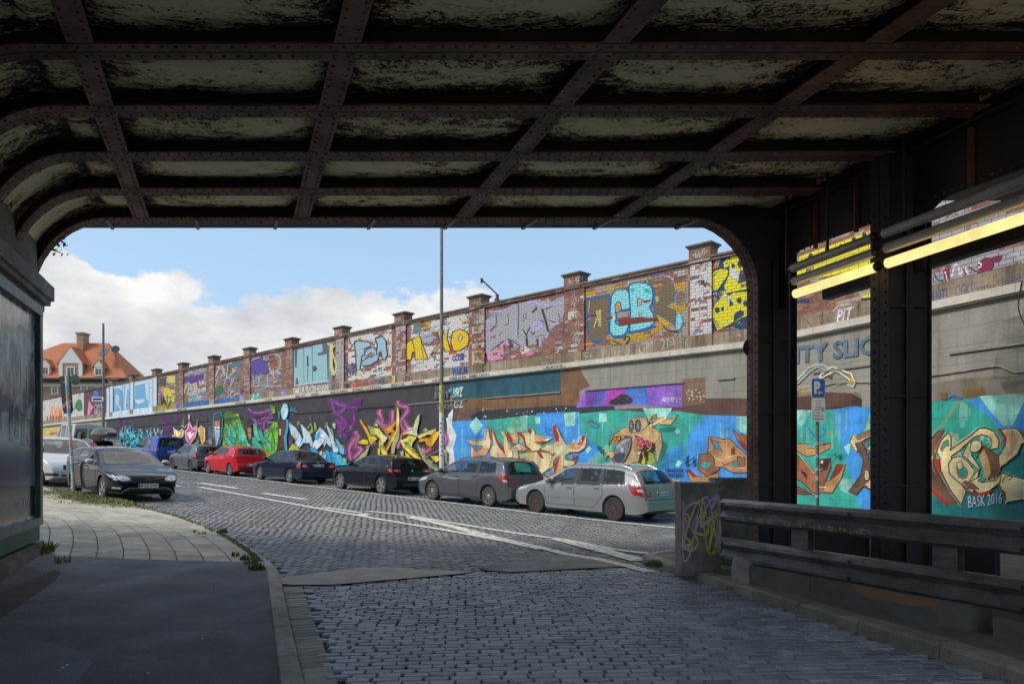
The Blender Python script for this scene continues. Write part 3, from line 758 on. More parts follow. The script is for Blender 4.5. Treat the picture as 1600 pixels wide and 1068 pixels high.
# ================================================================== TUBE LAMPS
tubeg = pmat('tube_glass', (.55, .51, .46), (.36, .33, .30), rough=.18, scale=3, coat=.5)
litm = pmat('lit_tube', (.6, .45, .2), (.6, .45, .2), emit=((1., .75, .28), .66))
nt = litm.node_tree; p = nt.nodes['Principled BSDF']; tcx = nd(nt, 'ShaderNodeTexCoord')
nt.links.new(mrange(nt, noi(nt, tcx.outputs['Object'], 3.5, 4, .6), .35, .65, .52, .78), p.inputs['Emission Strength'])
capm = pmat('lamp_end', (.05, .045, .04), rough=.4, metal=.6)
def lamp(label, Y0, Y1, zb, lit=True, X=3.75):
    t = thing('tube_lamp', label, 'lamp', bp(X, (Y0 + Y1) / 2, zb - .2), group='tube lamps hung under the bridge')
    for i in range(3):
        z = zb + .185 * i; dx = -.02 * i
        p = Vector(bp(X + dx, Y0, z)); q = Vector(bp(X + dx, Y1, z)); d = (q - p).normalized()
        b = MB(); b.cyl(p, q, .062, n=20); b.build('lit_tube' if (i == 0 and lit) else 'dark_tube', litm if (i == 0 and lit) else tubeg, t, smooth=40)
        for e, sgn in ((p, -1), (q, 1)):
            b = MB(); ax = d * sgn
            b.lathe(e - ax * .01, [(.062, 0), (.062, .035), (.05, .05), (.03, .06), (.03, .085), (.022, .09), (.022, .11)], n=16, axis=ax); b.build('end_cap', capm, t, smooth=35)
    return t
zl = lambda Y: CZ + (HY - 459) / F * 10.39 + .034 * (10.39 - YR)
ZL = zl(0)
lamp('far triple tube lamp with its lowest tube glowing warm yellow, nearer the brick wall', 10.39, 9.08, ZL)
lamp('near triple tube lamp with its lowest tube glowing warm yellow, cut by the right edge', 8.93, 6.9, ZL)
b = MB()
for Yc in (9.9, 8.2, 7.5): pass
# ================================================================== GUARD RAIL
railm = pmat('guard_rail_steel', (.22, .21, .21), (.10, .088, .084), rough=.42, scale=3, metal=.4, bump=.25, bscale=20, rr=.12, stretch=(1, 1, 3), detail=9)
speck(railm, .12, 30)
GA = Vector((2.86, 9.68)); GB = Vector((5.9, 3.7)); gd = (GB - GA).normalized(); gn = Vector((gd.y, -gd.x))   # gn points away from the road side?
if gn.x > 0: gn = -gn
guard = thing('guard_rail', 'dark steel double guard rail in front of the bridge columns', 'guard rail', (GA.x, GA.y, .12))
prof = [(0.0, .155), (.03, .15), (.075, .115), (.08, .075), (.035, .035), (.01, 0), (.035, -.035), (.08, -.075), (.075, -.115), (.03, -.15), (0, -.155)]
def wrail(zc, name):
    b = MB(); rw = []; n = 14; Ltot = (GB - GA).length
    for k in range(n + 1):
        p = GA + gd * (Ltot * k / n) + gn * random.uniform(-.006, .006)
        rw.append([(p.x + gn.x * o, p.y + gn.y * o, zc + z) for o, z in prof] + [(p.x + gn.x * (o - .012), p.y + gn.y * (o - .012), zc + z) for o, z in prof[::-1]] + [(p.x + gn.x * prof[0][0], p.y + gn.y * prof[0][0], zc + prof[0][1])])
    b.grid(rw)
    o = b.build('rail', railm, guard, smooth=25, fix=True)
    # splice and bolts
    for d in (4.02, ):
        b = MB(); rw = []
        for dd in (d, d + .32):
            p = GA + gd * dd; rw.append([(p.x + gn.x * (oo + .010), p.y + gn.y * (oo + .010), zc + z * 1.03) for oo, z in prof])
        b.grid(rw); b.build('splice', railm, o, smooth=25)
    b = MB()
    for d in (.06, 3.75, 3.95, 4.1, 4.28, 2.0):
        for z in (.095, -.095):
            p = GA + gd * d; rivets(b, [(p.x + gn.x * .082, p.y + gn.y * .082, zc + z)], (gn.x, gn.y, 0), .018, .014)
    b.build('bolt_row', ironk, o)
    return o
wrail(1.02, 0); r2 = wrail(.50, 1)
for d in (1.25, 3.0, 4.4):
    p = GA + gd * d - gn * .07; b = MB()
    M = Matrix(((gd.x, gn.x, 0, p.x), (gd.y, gn.y, 0, p.y), (0, 0, 1, 0), (0, 0, 0, 1)))
    for q in ((-.12, .12, .05, .06), (-.12, .12, -.06, -.05), (-.006, .006, -.05, .05)): b.box(q[0], q[1], q[2], q[3], .12, 1.15, 0, M)
    b.build('post', railm, guard)
# scrawl on the upper rail
yell = pmat('yellow_spray', (.75, .66, .06), (.6, .52, .08), rough=.6, scale=20)
def scribble(b, fn, n, wdt, rnd_, mi=0):
    for k in range(n):
        P = [Vector((random.uniform(0, 1), random.uniform(0, 1)))]
        for _ in range(rnd_): P.append(Vector((min(1, max(0, P[-1].x + random.uniform(-.5, .5))), random.uniform(0, 1))))
        Q = spline(P, 5); rw = []
        for i, p in enumerate(Q):
            t = (Q[min(i + 1, len(Q) - 1)] - Q[max(i - 1, 0)]); t = t.normalized() if t.length > 1e-6 else Vector((1, 0)); nn = Vector((-t.y, t.x)) * wdt
            rw.append([fn(p.x + nn.x, p.y + nn.y), fn(p.x - nn.x, p.y - nn.y)])
        b.grid(rw, mi)
for i in range(9):
    b = MB(); d0_ = .42 + i * .21
    def fn(u, v, d0_=d0_):
        z = 1.02 - .125 + .085 * v; pz = min(prof[5:], key=lambda q: abs(q[1] - (z - 1.02))); o = .093
        p = GA + gd * (d0_ + .17 * u); return (p.x + gn.x * o, p.y + gn.y * o, z)
    scribble(b, fn, 2, .02, 4); b.build('spray_tag', yell, guard)
# ---- graffitied concrete post
conc = pmat('concrete_post', (.27, .26, .21), (.10, .10, .08), rough=.85, scale=4, bump=.5, bscale=25)
pc = at(1095, 880, 10.15); pc.z = .12
post = thing('concrete_post', 'short square concrete post covered in yellow and violet scrawls', 'concrete post', (pc.x, pc.y, .1))
b = MB(); M = Matrix.Translation((pc.x, pc.y, 0)) @ Matrix.Rotation(R(-3), 4, 'Z'); b.box(-.275, .275, 0, .5, .05, 1.34, 0, M); b.box(-.285, .285, -.01, .51, 1.34, 1.37, 0, M); b.build('pillar', conc, post)
vio = pmat('violet_spray', (.45, .35, .62), (.6, .56, .75), rough=.6, scale=20)
b = MB()
def fn(u, v): return M @ Vector((-.25 + .5 * u, -.006, .35 + .85 * v))
scribble(b, fn, 1, .018, 34, 0); b.build('spray_tag', [yell, vio], post); b = MB()
def fn(u, v): return M @ Vector((-.25 + .5 * u, -.009, .3 + .9 * v))
scribble(b, fn, 1, .016, 22, 1); b.build('spray_tag', [yell, vio], post); b = MB()
def fn(u, v): return M @ Vector((.279, .05 + .4 * u, .3 + .9 * v))
scribble(b, fn, 1, .02, 16, 0)
b.build('spray_tag', [yell, vio], post)
b = MB(); c = at(1150, 760, 10.9); b.box(c.x - .32, c.x + .18, 10.8, 11.1, .1, 1.36); b.box(c.x - .35, c.x + .21, 10.77, 11.13, 1.36, 1.42)
solo(b, 'concrete_block', conc, 'dark concrete block behind the scrawled post at the column foot', 'concrete block', (c.x, 10.95, .1))
# bollard stone
c = onground(1166, 908, .12)
b = MB(); b.lathe((c.x, c.y, .09), [(.175, 0), (.185, .08), (.185, .24), (.165, .32), (.12, .345)], n=20)
solo(b, 'stone_bollard', kerbm, 'stubby round stone bollard under the end of the guard rail', 'bollard', (c.x, c.y, .1), smooth=40)
# plinth blocks under the rail
pl = thing('plinth_wall', 'low rust-stained stone plinth running beneath the guard rail', 'plinth', (3.4, 9.2, .1))
plm = pmat('plinth_grey', (.17, .165, .15), (.10, .096, .088), rough=.85, scale=3, bump=.5, bscale=25)
rus = pmat('rust_stain', (.30, .13, .05), (.24, .16, .11), rough=.9, scale=6)
for d0_, d1_, mt in ((.55, 1.50, plm), (1.51, 3.3, plm), (3.52, 4.9, plm), (4.91, 6.2, plm)):
    b = MB(); p = GA + gd * ((d0_ + d1_) / 2) - gn * .06
    M = Matrix(((gd.x, gn.x, 0, p.x), (gd.y, gn.y, 0, p.y), (0, 0, 1, 0), (0, 0, 0, 1)))
    b.box(-(d1_ - d0_) / 2, (d1_ - d0_) / 2, -.2, .17, .08, .36 if d0_ < 3.4 else .30, 0, M); o = b.build('stone_block', mt, pl)
    if d0_ == 1.51:
        b = MB(); q = [(-.35, .355), (.62, .355), (.60, .29), (.45, .27), (.3, .245), (.1, .26), (-.1, .24), (-.25, .27)]
        P = [M @ Vector((a, .1735, z)) for a, z in q]; b.add(P, [tuple(t) for t in geometry.tessellate_polygon([P])]); b.build('rust_stain', rus, pl)
# ================================================================== THE LONG WALL
S.cycles.transparent_max_bounces = 24
B0 = Vector((6.70, 19.90))
SEG = {1: (Vector((UX, UY)), Vector((-VX, -VY))), 2: (Vector((.374, -.9274)), Vector((-.9274, -.374)))}
def wp(seg, a, off, z): d, n = SEG[seg]; p = B0 + d * a + n * off; return (p.x, p.y, z)
def wallpx(seg, px, py, off=0.):
    d, n = SEG[seg]; dx = (px - CX) / F; P = B0 + n * off
    Y = P.dot(n) / (dx * n.x + n.y); return (dx * Y, Y, CZ + (HY - py) / F * Y)
def apx(seg, px): p = wallpx(seg, px, 700); return (Vector((p[0], p[1])) - B0).dot(SEG[seg][0])
def wuv(o, seg, org):
    me = o.data; uvl = me.uv_layers.new(name='UVMap'); d, n = SEG[seg]; sg = 1 if seg == 1 else -1
    for l in me.loops:
        v = me.vertices[l.vertex_index].co; q = Vector((v.x + org.x, v.y + org.y)) - B0
        a = q.dot(d) * sg; dep = q.dot(n)
        uvl.data[l.index].uv = (a - dep * .999, v.z + org.z)
def brickgroup(nt):
    tcx = nd(nt, 'ShaderNodeTexCoord'); uv = tcx.outputs['UV']
    br = nd(nt, 'ShaderNodeTexBrick'); nt.links.new(uv, br.inputs['Vector'])
    for k, v in (('Scale', 1), ('Mortar Size', .0085), ('Mortar Smooth', .15), ('Bias', 0), ('Brick Width', .27), ('Row Height', .094)): br.inputs[k].default_value = v
    br.inputs['Color1'].default_value = (0, 0, 0, 1); br.inputs['Color2'].default_value = (1, 1, 1, 1); br.inputs['Mortar'].default_value = (.5, .5, .5, 1)
    rnd = br.outputs['Color']; mort = br.outputs['Fac']
    s = nd(nt, 'ShaderNodeSeparateXYZ'); nt.links.new(uv, s.inputs[0])
    row = mth(nt, 'FLOOR', mth(nt, 'DIVIDE', s.outputs[1], .094))
    half = mth(nt, 'MULTIPLY', mth(nt, 'MODULO', row, 2), .5)
    colm = mth(nt, 'FLOOR', mth(nt, 'ADD', mth(nt, 'DIVIDE', s.outputs[0], .27), half))
    cb = nd(nt, 'ShaderNodeCombineXYZ'); nt.links.new(mth(nt, 'MULTIPLY', colm, .16), cb.inputs[0]); nt.links.new(mth(nt, 'MULTIPLY', row, .21), cb.inputs[1])
    wear = noi(nt, cb.outputs[0], 1.7, 5, .75)
    fine = noi(nt, uv, 9, 5, .7)
    base = ramp(nt, rnd, [(0, (.17, .062, .040)), (.45, (.25, .088, .055)), (.8, (.32, .125, .08)), (1, (.22, .10, .075))])
    base = mixc(nt, mrange(nt, noi(nt, uv, 1.1, 5, .7), .42, .64, 0, .55), base, (.12, .07, .055))
    mcol = mixc(nt, mrange(nt, noi(nt, uv, 2.1, 4), .4, .6, 0, 1), (.30, .25, .21), (.13, .10, .09))
    bcol = mixc(nt, mort, base, mcol)
    return uv, mort, wear, fine, bcol
def finish(nt, p, mort, fine, d=.012, st_=.7):
    h = mth(nt, 'SUBTRACT', mth(nt, 'MULTIPLY', fine, .35), mort); bn = nd(nt, 'ShaderNodeBump'); bn.inputs['Strength'].default_value = st_; bn.inputs['Distance'].default_value = d
    nt.links.new(h, bn.inputs['Height']); nt.links.new(bn.outputs[0], p.inputs['Normal']); p.inputs['Roughness'].default_value = .85
def newm(name):
    m = bpy.data.materials.new(name); m.use_nodes = True; return m, m.node_tree, m.node_tree.nodes['Principled BSDF']
brickm, nt, p = newm('red_brick'); uv, mort, wear, fine, bcol = brickgroup(nt)
lite = mixc(nt, mrange(nt, fine, .35, .6, .4, 1), bcol, (.42, .40, .38))
nt.links.new(mixc(nt, mrange(nt, wear, .55, .58, 0, .75), bcol, lite), p.inputs['Base Color']); finish(nt, p, mort, fine)
paintb, nt, p = newm('paint_on_brick'); uv, mort, wear, fine, bcol = brickgroup(nt)
at_ = nd(nt, 'ShaderNodeAttribute', attribute_name='Col')
cov = at_.outputs['Alpha']; wn = mrange(nt, mth(nt, 'ADD', wear, mth(nt, 'MULTIPLY_ADD', fine, .24, -.12)), .30, .70, 0, 1)
vis = mrange(nt, mth(nt, 'SUBTRACT', cov, wn), -.01, .03, 0, 1)
pc_ = mixc(nt, mth(nt, 'MULTIPLY', mort, .72), at_.outputs['Color'], (.05, .045, .045))
pc_ = mixc(nt, mrange(nt, fine, .35, .7, .16, 0), pc_, (.10, .09, .08))
nt.links.new(mixc(nt, vis, bcol, pc_), p.inputs['Base Color']); finish(nt, p, mort, fine)
def concgroup(nt):
    tcx = nd(nt, 'ShaderNodeTexCoord'); uv = tcx.outputs['UV']
    mpn = nd(nt, 'ShaderNodeMapping'); mpn.inputs['Scale'].default_value = (1, .35, 1); nt.links.new(uv, mpn.inputs[0])
    n1 = noi(nt, mpn.outputs[0], 1.4, 6, .65); n2 = noi(nt, uv, 14, 5, .7)
    s = nd(nt, 'ShaderNodeSeparateXYZ'); nt.links.new(uv, s.inputs[0])
    fr = mth(nt, 'FRACT', mth(nt, 'DIVIDE', mth(nt, 'ADD', s.outputs[1], mth(nt, 'MULTIPLY', n1, .04)), .36)); ln = mth(nt, 'LESS_THAN', fr, .035)
    f2 = mth(nt, 'FRACT', mth(nt, 'DIVIDE', s.outputs[0], 2.44)); l2 = mth(nt, 'LESS_THAN', f2, .009)
    return uv, n1, n2, mth(nt, 'MAXIMUM', ln, l2)
def conc_mat(name, a, b, c, streak=1.):
    m, nt, p = newm(name); uv, n1, n2, gr = concgroup(nt)
    col = ramp(nt, mth(nt, 'ADD', mth(nt, 'MULTIPLY', n1, .75), mth(nt, 'MULTIPLY', n2, .25)), [(.34, a), (.5, b), (.66, c)])
    mp2 = nd(nt, 'ShaderNodeMapping'); mp2.inputs['Scale'].default_value = (5, .25, 1); nt.links.new(uv, mp2.inputs[0])
    col = mixc(nt, mrange(nt, noi(nt, mp2.outputs[0], 1.2, 5, .7), .50, .72, 0, .7 * streak), col, tuple(x * .38 for x in a))
    col = mixc(nt, mth(nt, 'MULTIPLY', gr, .45), col, (.06, .055, .05)); nt.links.new(col, p.inputs['Base Color']); p.inputs['Roughness'].default_value = .85
    bn = nd(nt, 'ShaderNodeBump'); bn.inputs['Strength'].default_value = .4; bn.inputs['Distance'].default_value = .02; nt.links.new(mth(nt, 'SUBTRACT', n2, gr), bn.inputs['Height']); nt.links.new(bn.outputs[0], p.inputs['Normal'])
    return m
concm = conc_mat('wall_concrete', (.20, .185, .155), (.27, .255, .215), (.34, .32, .27), .5)
bandm = conc_mat('weathered_render', (.12, .085, .05), (.26, .20, .135), (.42, .37, .28), 1.2)
ledgem = conc_mat('ledge_concrete', (.42, .38, .32), (.54, .50, .42), (.64, .60, .52), .35)
capm2 = pmat('mossy_coping', (.11, .10, .075), (.17, .16, .12), rough=.9, scale=3, bump=.4)
paintc, nt, p = newm('paint_on_concrete'); uv, n1, n2, gr = concgroup(nt)
at_ = nd(nt, 'ShaderNodeAttribute', attribute_name='Col')
c = mixc(nt, mth(nt, 'MULTIPLY', gr, .30), at_.outputs['Color'], (.03, .03, .03))
c = mixc(nt, mrange(nt, n2, .35, .65, .10, 0), c, (.05, .05, .05)); hh = nd(nt, 'ShaderNodeVectorMath', operation='SCALE'); nt.links.new(c, hh.inputs[0])
mp3 = nd(nt, 'ShaderNodeMapping'); mp3.inputs['Scale'].default_value = (9, .7, 1); nt.links.new(uv, mp3.inputs[0])
kk = mth(nt, 'MULTIPLY', mrange(nt, noi(nt, uv, 1.9, 5, .6, .3), .32, .68, .66, 1.28), mrange(nt, noi(nt, mp3.outputs[0], 1.5, 5, .7), .30, .55, .72, 1.04)); nt.links.new(kk, hh.inputs['Scale']); c = hh.outputs[0]
nt.links.new(c, p.inputs['Base Color']); p.inputs['Roughness'].default_value = .65
fog = noi(nt, uv, 2.3, 3, .5)
A_ = at_.outputs['Alpha']; soft = mth(nt, 'MULTIPLY', A_, mrange(nt, fog, .34, .64, .35, 1.2), clamp=True)
hard = mth(nt, 'GREATER_THAN', A_, .99); nt.links.new(mth(nt, 'MAXIMUM', soft, hard), p.inputs['Alpha'])

wall = thing('retaining_wall', 'long retaining wall of concrete and red brick covered in graffiti murals behind the parked cars', 'wall', (B0.x, B0.y, 0))
def wbox(name, seg, a0, a1, o0, o1, z0, z1, m, n=1):
    """slab from depth o0 (back) to o1 (front)"""
    b = MB()
    for k in range(n):
        x0 = a0 + (a1 - a0) * k / n; x1 = a0 + (a1 - a0) * (k + 1) / n
        vs = [wp(seg, a, o, z) for z in (z0, z1) for a, o in ((x0, o0), (x1, o0), (x1, o1), (x0, o1))]
        b.add(vs, [(3, 2, 1, 0), (4, 5, 6, 7), (0, 1, 5, 4), (1, 2, 6, 5), (2, 3, 7, 6), (3, 0, 4, 7)])
    o = b.build(name, m, wall, fix=True); wuv(o, seg, ORG[wall]); return o
E1, E2 = 92., 15.
s0 = apx(1, 1095); PIT = (apx(1, 242) - apx(1, 1095)) / 9
PIL = [s0 + PIT * k for k in range(0, 12)]
for seg, a0, a1 in ((1, 0, E1), (2, 0, E2)):
    wbox('concrete_base', seg, a0 - .0, a1, -.8, 0, -.3, 4.73, concm)
    wbox('ledge', seg, a0 - .02, a1, -.5, .13, 4.765, 4.93, ledgem); wbox('ledge', seg, a0 - .02, a1, -.5, .08, 4.73, 4.765, ledgem)
    wbox('render_band', seg, a0, a1, -.5, .0, 4.93, 5.30, bandm)
    wbox('brick_parapet', seg, a0, a1, -.38, -.03, 5.30, 7.42, brickm)
    wbox('coping', seg, a0, a1, -.44, .05, 7.42, 7.50, brickm); wbox('coping', seg, a0, a1, -.47, .09, 7.50, 7.56, capm2)
gaps = [0.0] + PIL + [PIL[-1] + PIT * (k + 1) for k in range(4)]
blackp = pmat('black_shadow_strip', (.022, .022, .024)); greyp = pmat('grey_shadow_strip', (.25, .235, .20))
for a, c in zip(gaps, gaps[1:]):
    if c - a > 1.5: wbox('shadow_strip', 1, a + .55, c - .55, -.02, .045, 3.93, 3.975, greyp if a < apx(1, 700) else blackp)  # added strip, standing proud to cast the recessed panels' shadow line
for a, c in ((.3, 1.6), (2.2, 5.2), (5.8, 9.6)): wbox('shadow_strip', 2, a, c, -.02, .045, 3.80, 3.845, greyp)
for k, a in enumerate(PIL + [s0 - PIT * .0 + 0] * 0):
    wbox('pilaster', 1, a - .36, a + .36, -.03, .03, 5.30, 7.42, brickm)
    wbox('pilaster_foot', 1, a - .38, a + .38, -.03, .035, 4.93, 5.30, bandm)
    wbox('pier_cap', 1, a - .35, a + .35, -.36, .08, 7.42, 7.83, brickm)
    b = MB()
    def ring(e, z): return [wp(1, a - .35 - e, -.36 - e, z), wp(1, a + .35 + e, -.36 - e, z), wp(1, a + .35 + e, .08 + e, z), wp(1, a - .35 - e, .08 + e, z)]
    rw = [ring(.0, 7.83), ring(.035, 7.86), ring(.035, 7.90), ring(.08, 7.905), ring(.08, 7.95), ring(-.12, 8.02)]
    for r in rw: r.append(r[0])
    b.grid(rw); b.add(rw[-1][:4], [(0, 1, 2, 3)]); b.build('pier_coping', capm2, wall, fix=True)
# ---- graffiti
LAY = [0.]
class Mural:
    def __init__(s, label, seg, mat, off0=.004, org=None, sc=1., name='mural'):
        s.b = MB(); s.c = []; s.seg = seg; s.mat = mat; s.z = off0; s.label = label; s.dz = .0002; s.o = org or (0, 0); s.s = sc; s.name = name
    def P(s, q):
        if isinstance(q, str): q = [tuple(float(v) for v in w_.split(',')) for w_ in q.split()]
        return [(s.o[0] + x / s.s, s.o[1] + y / s.s) for x, y in q]
    def _add(s, pts, fs, col, a):
        s.b.add([wallpx(s.seg, x, y, s.z) for x, y in pts], fs); s.c += [(*(v * .95 for v in sat(col, 1.10)), a)] * len(fs)
    def poly(s, q, col, a=1., sm=0):
        P = s.P(q); s.z += s.dz
        if sm:
            P = P + [P[0], P[1]]; Q = spline([Vector(p_) for p_ in [P[-3]] + P], sm); P = [tuple(v) for v in Q[sm:-sm]]
            if (Vector(P[0]) - Vector(P[-1])).length < 1e-4: P = P[:-1]
        V = [Vector((x, y, 0)) for x, y in P]; s._add(P, [tuple(t) for t in geometry.tessellate_polygon([V])], lin(col) if isinstance(col, str) else col, a); return s
    def line(s, q, wd, col, a=1., sm=4, close=False, taper=False):
        P = [Vector(v) for v in s.P(q)]; s.z += s.dz
        if close: P.append(P[0])
        if sm and len(P) > 2: P = spline(P, sm)
        pts = []; fs = []; n = len(P); wd = wd / s.s
        for i, p_ in enumerate(P):
            t = P[min(i + 1, n - 1)] - P[max(i - 1, 0)]
            t = t.normalized() if t.length > 1e-6 else Vector((1, 0)); w_ = wd / 2 * ((1 - i / (n - 1)) * .9 + .1 if taper else 1)
            pts += [(p_.x - t.y * w_, p_.y + t.x * w_), (p_.x + t.y * w_, p_.y - t.x * w_)]
            if i: fs.append((2 * i - 2, 2 * i - 1, 2 * i + 1, 2 * i))
        s._add(pts, fs, lin(col) if isinstance(col, str) else col, a); return s
    def ol(s, q, fill, oc='#1b1418', wd=6, a=1., sm=0):
        """filled shape with an outline"""
        P = s.P(q); mx = sum(p_[0] for p_ in P) / len(P); my = sum(p_[1] for p_ in P) / len(P); o, k = s.o, s.s; c0 = lin(fill)
        k0 = s.s; s.o, s.s = (0, 0), 1; big_ = s.mat is not paintb and max(abs(p_[0] - mx) for p_ in P) > 2.5
        if big_: s.poly([(mx + (x - mx) * 1.07, my + (y - my) * 1.07) for x, y in P], c0, .30, sm)
        s.poly(P, c0, a, sm)
        if s.mat is not paintb and max(abs(p_[0] - mx) for p_ in P) > 2.5:
            for f, e, am, gn in ((.80, .10, .42, 1.35), (.52, .16, .5, 1.7)):
                dy = (max(p_[1] for p_ in P) - my) * e; s.poly([(mx + (x - mx) * f, my + (y - my) * f - dy) for x, y in P], tuple(min(.85, v * gn + .02) for v in c0), am, sm)
        if big_:
            dk = tuple(v * .45 for v in c0); lt = tuple(min(.9, v * 1.5 + .06) for v in c0); n_ = len(P)
            s.line([(mx + (x - mx) * .90, my + (y - my) * .90) for x, y in P], wd * .42 / k0, lt, .85, sm, True)
            for i in range(0, n_, 2):
                x, y = P[i]; j = (i * 5 + 3) % n_; x2, y2 = P[j]; s.line([(mx + (x - mx) * .88, my + (y - my) * .88), (mx + (x - mx) * .4 + (x2 - mx) * .08, my + (y - my) * .4 + (y2 - my) * .08)], wd * .36 / k0, dk, .8, 0)
        s.o, s.s = o, k; s.line(q, wd, oc, a, sm, True); return s
    def dots(s, n, box, r, col, a=1.):
        x0, y0, x1, y1 = box; s.z += s.dz
        for _ in range(n):
            x, y = random.uniform(x0, x1), random.uniform(y0, y1); rr = r * random.uniform(.4, 1.3)
            P = s.P([(x + rr * math.cos(t * 1.047), y + rr * math.sin(t * 1.047)) for t in range(6)]); s._add(P, [tuple(range(6))], lin(col), a)
        return s
    def text(s, tx, q, col, a=1., bold=.0, shear=0.):
        """text stretched into the pixel quad (tl, tr, br, bl)"""
        vs, fs, _, _ = textmesh(tx, 1, shear, bold); tl, tr, br, bl = [Vector(v) for v in s.P(q)]; s.z += s.dz
        P = [tuple(bl.lerp(br, u).lerp(tl.lerp(tr, u), v)) for u, v in vs]
        s._add(P, fs, lin(col) if isinstance(col, str) else col, a); return s
    def done(s):
        o = s.b.build(s.name, s.mat, wall); wuv(o, s.seg, ORG[wall])
        ca = o.data.color_attributes.new('Col', 'FLOAT_COLOR', 'CORNER'); k = 0
        for f, c in zip(o.data.polygons, s.c):
            for _ in f.vertices: ca.data[k].color = c; k += 1
        if s.label: o['label'] = s.label
        return o
def zone(seg, cols, off, mat=None, label=None, name='paint_coat'):
    m = Mural(label, seg, mat or paintc, off, name=name)
    for q, c, a in cols: m.poly(q, c, a)
    return m.done()
def ly(px, z, seg=1): p = wallpx(seg, px, 700); return HY - (z - CZ) * F / p[1]      # image row of height z on the wall
def band(m, x0, x1, z0, z1, col, a=1.):
    m.o = (0, 0); m.s = 1
    m.poly([(x0, ly(x0, z1, m.seg)), (x1, ly(x1, z1, m.seg)), (x1, ly(x1, z0, m.seg)), (x0, ly(x0, z0, m.seg))], col, a)
# coats of paint on the concrete
m = Mural('black paint coat behind the mural letters', 1, paintc, .002, name='paint_coat')
band(m, 166, 704, -.2, 4.72, '#35353a')
m.poly([(704, ly(704, 4.72)), (876, ly(876, 4.72)), (876, 616), (706, 623)], '#17505f')
m.poly([(706, 623), (876, 616), (876, ly(876, 4.7)), (905, ly(905, 4.72)), (922, 603), (905, 610), (907, 648), (760, 660), (716, 662)], '#7a5a3c')
m.poly([(716, 640), (756, 636), (758, 664), (716, 664)], '#6b5146')
m.poly([(706, 623), (722, 622), (716, 645), (712, 668), (704, 668)], '#5c463e', .8)
m.poly([(905, 642), (1066, 634), (1066, 592), (1102, 590), (1102, 622), (1180, 622), (1180, 652), (1000, 648), (905, 652)], '#5b3f38')
m.poly([(1066, 592), (1102, 589), (1102, 630), (1066, 634)], '#7a604b')
m.poly([(735, 648), (752, 641), (800, 638), (880, 633), (960, 634), (960, 643), (800, 652), (737, 661)], '#2b2c33')
m.poly([(914, 611), (1066, 597), (1066, 636), (990, 632), (900, 636)], '#8f62c8')
m.poly([(925, 609), (975, 606), (1000, 604), (990, 632), (915, 634)], '#d05ac6', .75); m.poly([(915, 611), (950, 608), (935, 634), (915, 634)], '#7a4fb0', .8)
m.poly([(975, 606), (1010, 603), (1015, 631), (985, 632)], '#4c8fe0', .75); m.poly([(930, 610), (950, 608), (940, 634), (925, 634)], '#4f86dd', .6); m.poly([(1035, 601), (1065, 598), (1065, 632), (1030, 631)], '#a77bd6', .8)
m.o = (930, 620); m.s = 8.9
m.poly('195,100 215,45 290,10 330,-30 420,-40 470,-10 520,30 505,80 400,100', '#262a2e', 1, 2); m.dots(14, (940 - 930, -60, 1200, 80), 9, '#4b3a86'); m.dots(14, (10, -60, 1200, 80), 5, '#2b2144'); m.dots(12, (10, -60, 1200, 80), 4, '#f2eaff'); m.dots(60, (930, 0, 1190, 70), 9, '#f5f0ff', .8)
m.o = (0, 0); m.s = 1; m.dots(34, (738, 637, 900, 656), .9, '#eef0f2'); m.dots(30, (1072, 606, 1100, 626), 1.2, '#d8cfc8')
m.line('700,652 702,665 700,700 703,735', 7, '#e4e6e2')
m.done()
# teal-blue ground of the right-hand murals
m = Mural('blue and turquoise background of the beige letters', 1, paintc, .013, name='paint_coat')
G_, BL_, MI_, LG_ = '#40ab9c', '#4c9ae4', '#a6e6d8', '#9fd2a4'
m.poly([(704, 662), (716, 657), (770, 655), (835, 648), (905, 646), (960, 640), (1000, 643), (1060, 642), (1100, 648), (1180, 650), (1180, 810), (704, 800)], G_)
m.poly('704,658 756,655 772,690 800,760 704,790', BL_); m.poly('838,645 905,643 905,700 860,690 840,670', BL_); m.poly('860,690 905,672 920,690 905,760 850,770', BL_)
m.poly('905,670 940,705 905,740', BL_); m.poly('1102,649 1180,650 1180,800 1040,800 1010,770 1066,720 1075,680', BL_); m.poly('930,790 1010,730 1066,690 1066,800', BL_, .9)
m.poly('783,690 802,652 812,660 820,690', LG_, .9); m.poly('733,664 744,651 755,664 743,680', MI_); m.poly('753,670 760,669 760,677 753,678', MI_, .8)
m.poly('881,645 899,643 899,664 883,666', MI_); m.poly('836,651 844,651 844,662 837,662', MI_); m.poly('812,650 824,648 824,680 815,676', MI_, .7)
m.poly('1004,637 1050,637 1048,643 1036,655 1014,656', MI_); m.poly('936,645 948,645 948,659 936,659', MI_); m.poly('914,702 920,696 925,700 918,708', MI_)
m.poly('1054,674 1058,669 1063,673 1059,679', MI_); m.poly('1055,727 1060,718 1066,722 1060,730', MI_); m.poly('1150,650 1180,650 1180,690 1150,668', MI_, .9)
m.poly('911,727 970,676 976,680 925,730', LG_, .6); m.poly('700,648 708,638 706,664 713,680 708,700 713,740 702,740', '#e6e8e4'); m.line('896,660 905,645', 2, LG_, .8); m.line('779,672 792,656', 2, LG_, .8); m.line('950,660 962,674', 1.4, '#c4b079', .8)
for x, y0, y1 in ((722, 664, 720), (726, 700, 715), (884, 664, 690), (892, 668, 684), (905, 650, 700), (941, 660, 690), (1078, 656, 676), (1090, 700, 715), (1126, 660, 690), (1130, 664, 700), (1136, 668, 696)):
    m.line([(x, y0), (x, y1)], random.uniform(1, 3), MI_, .55)
m.line('916,660 924,657 930,660 938,664 930,668 922,664', 2.2, '#3d7fc0', .9); m.line('918,661 926,660', 2.2, '#e0622c')
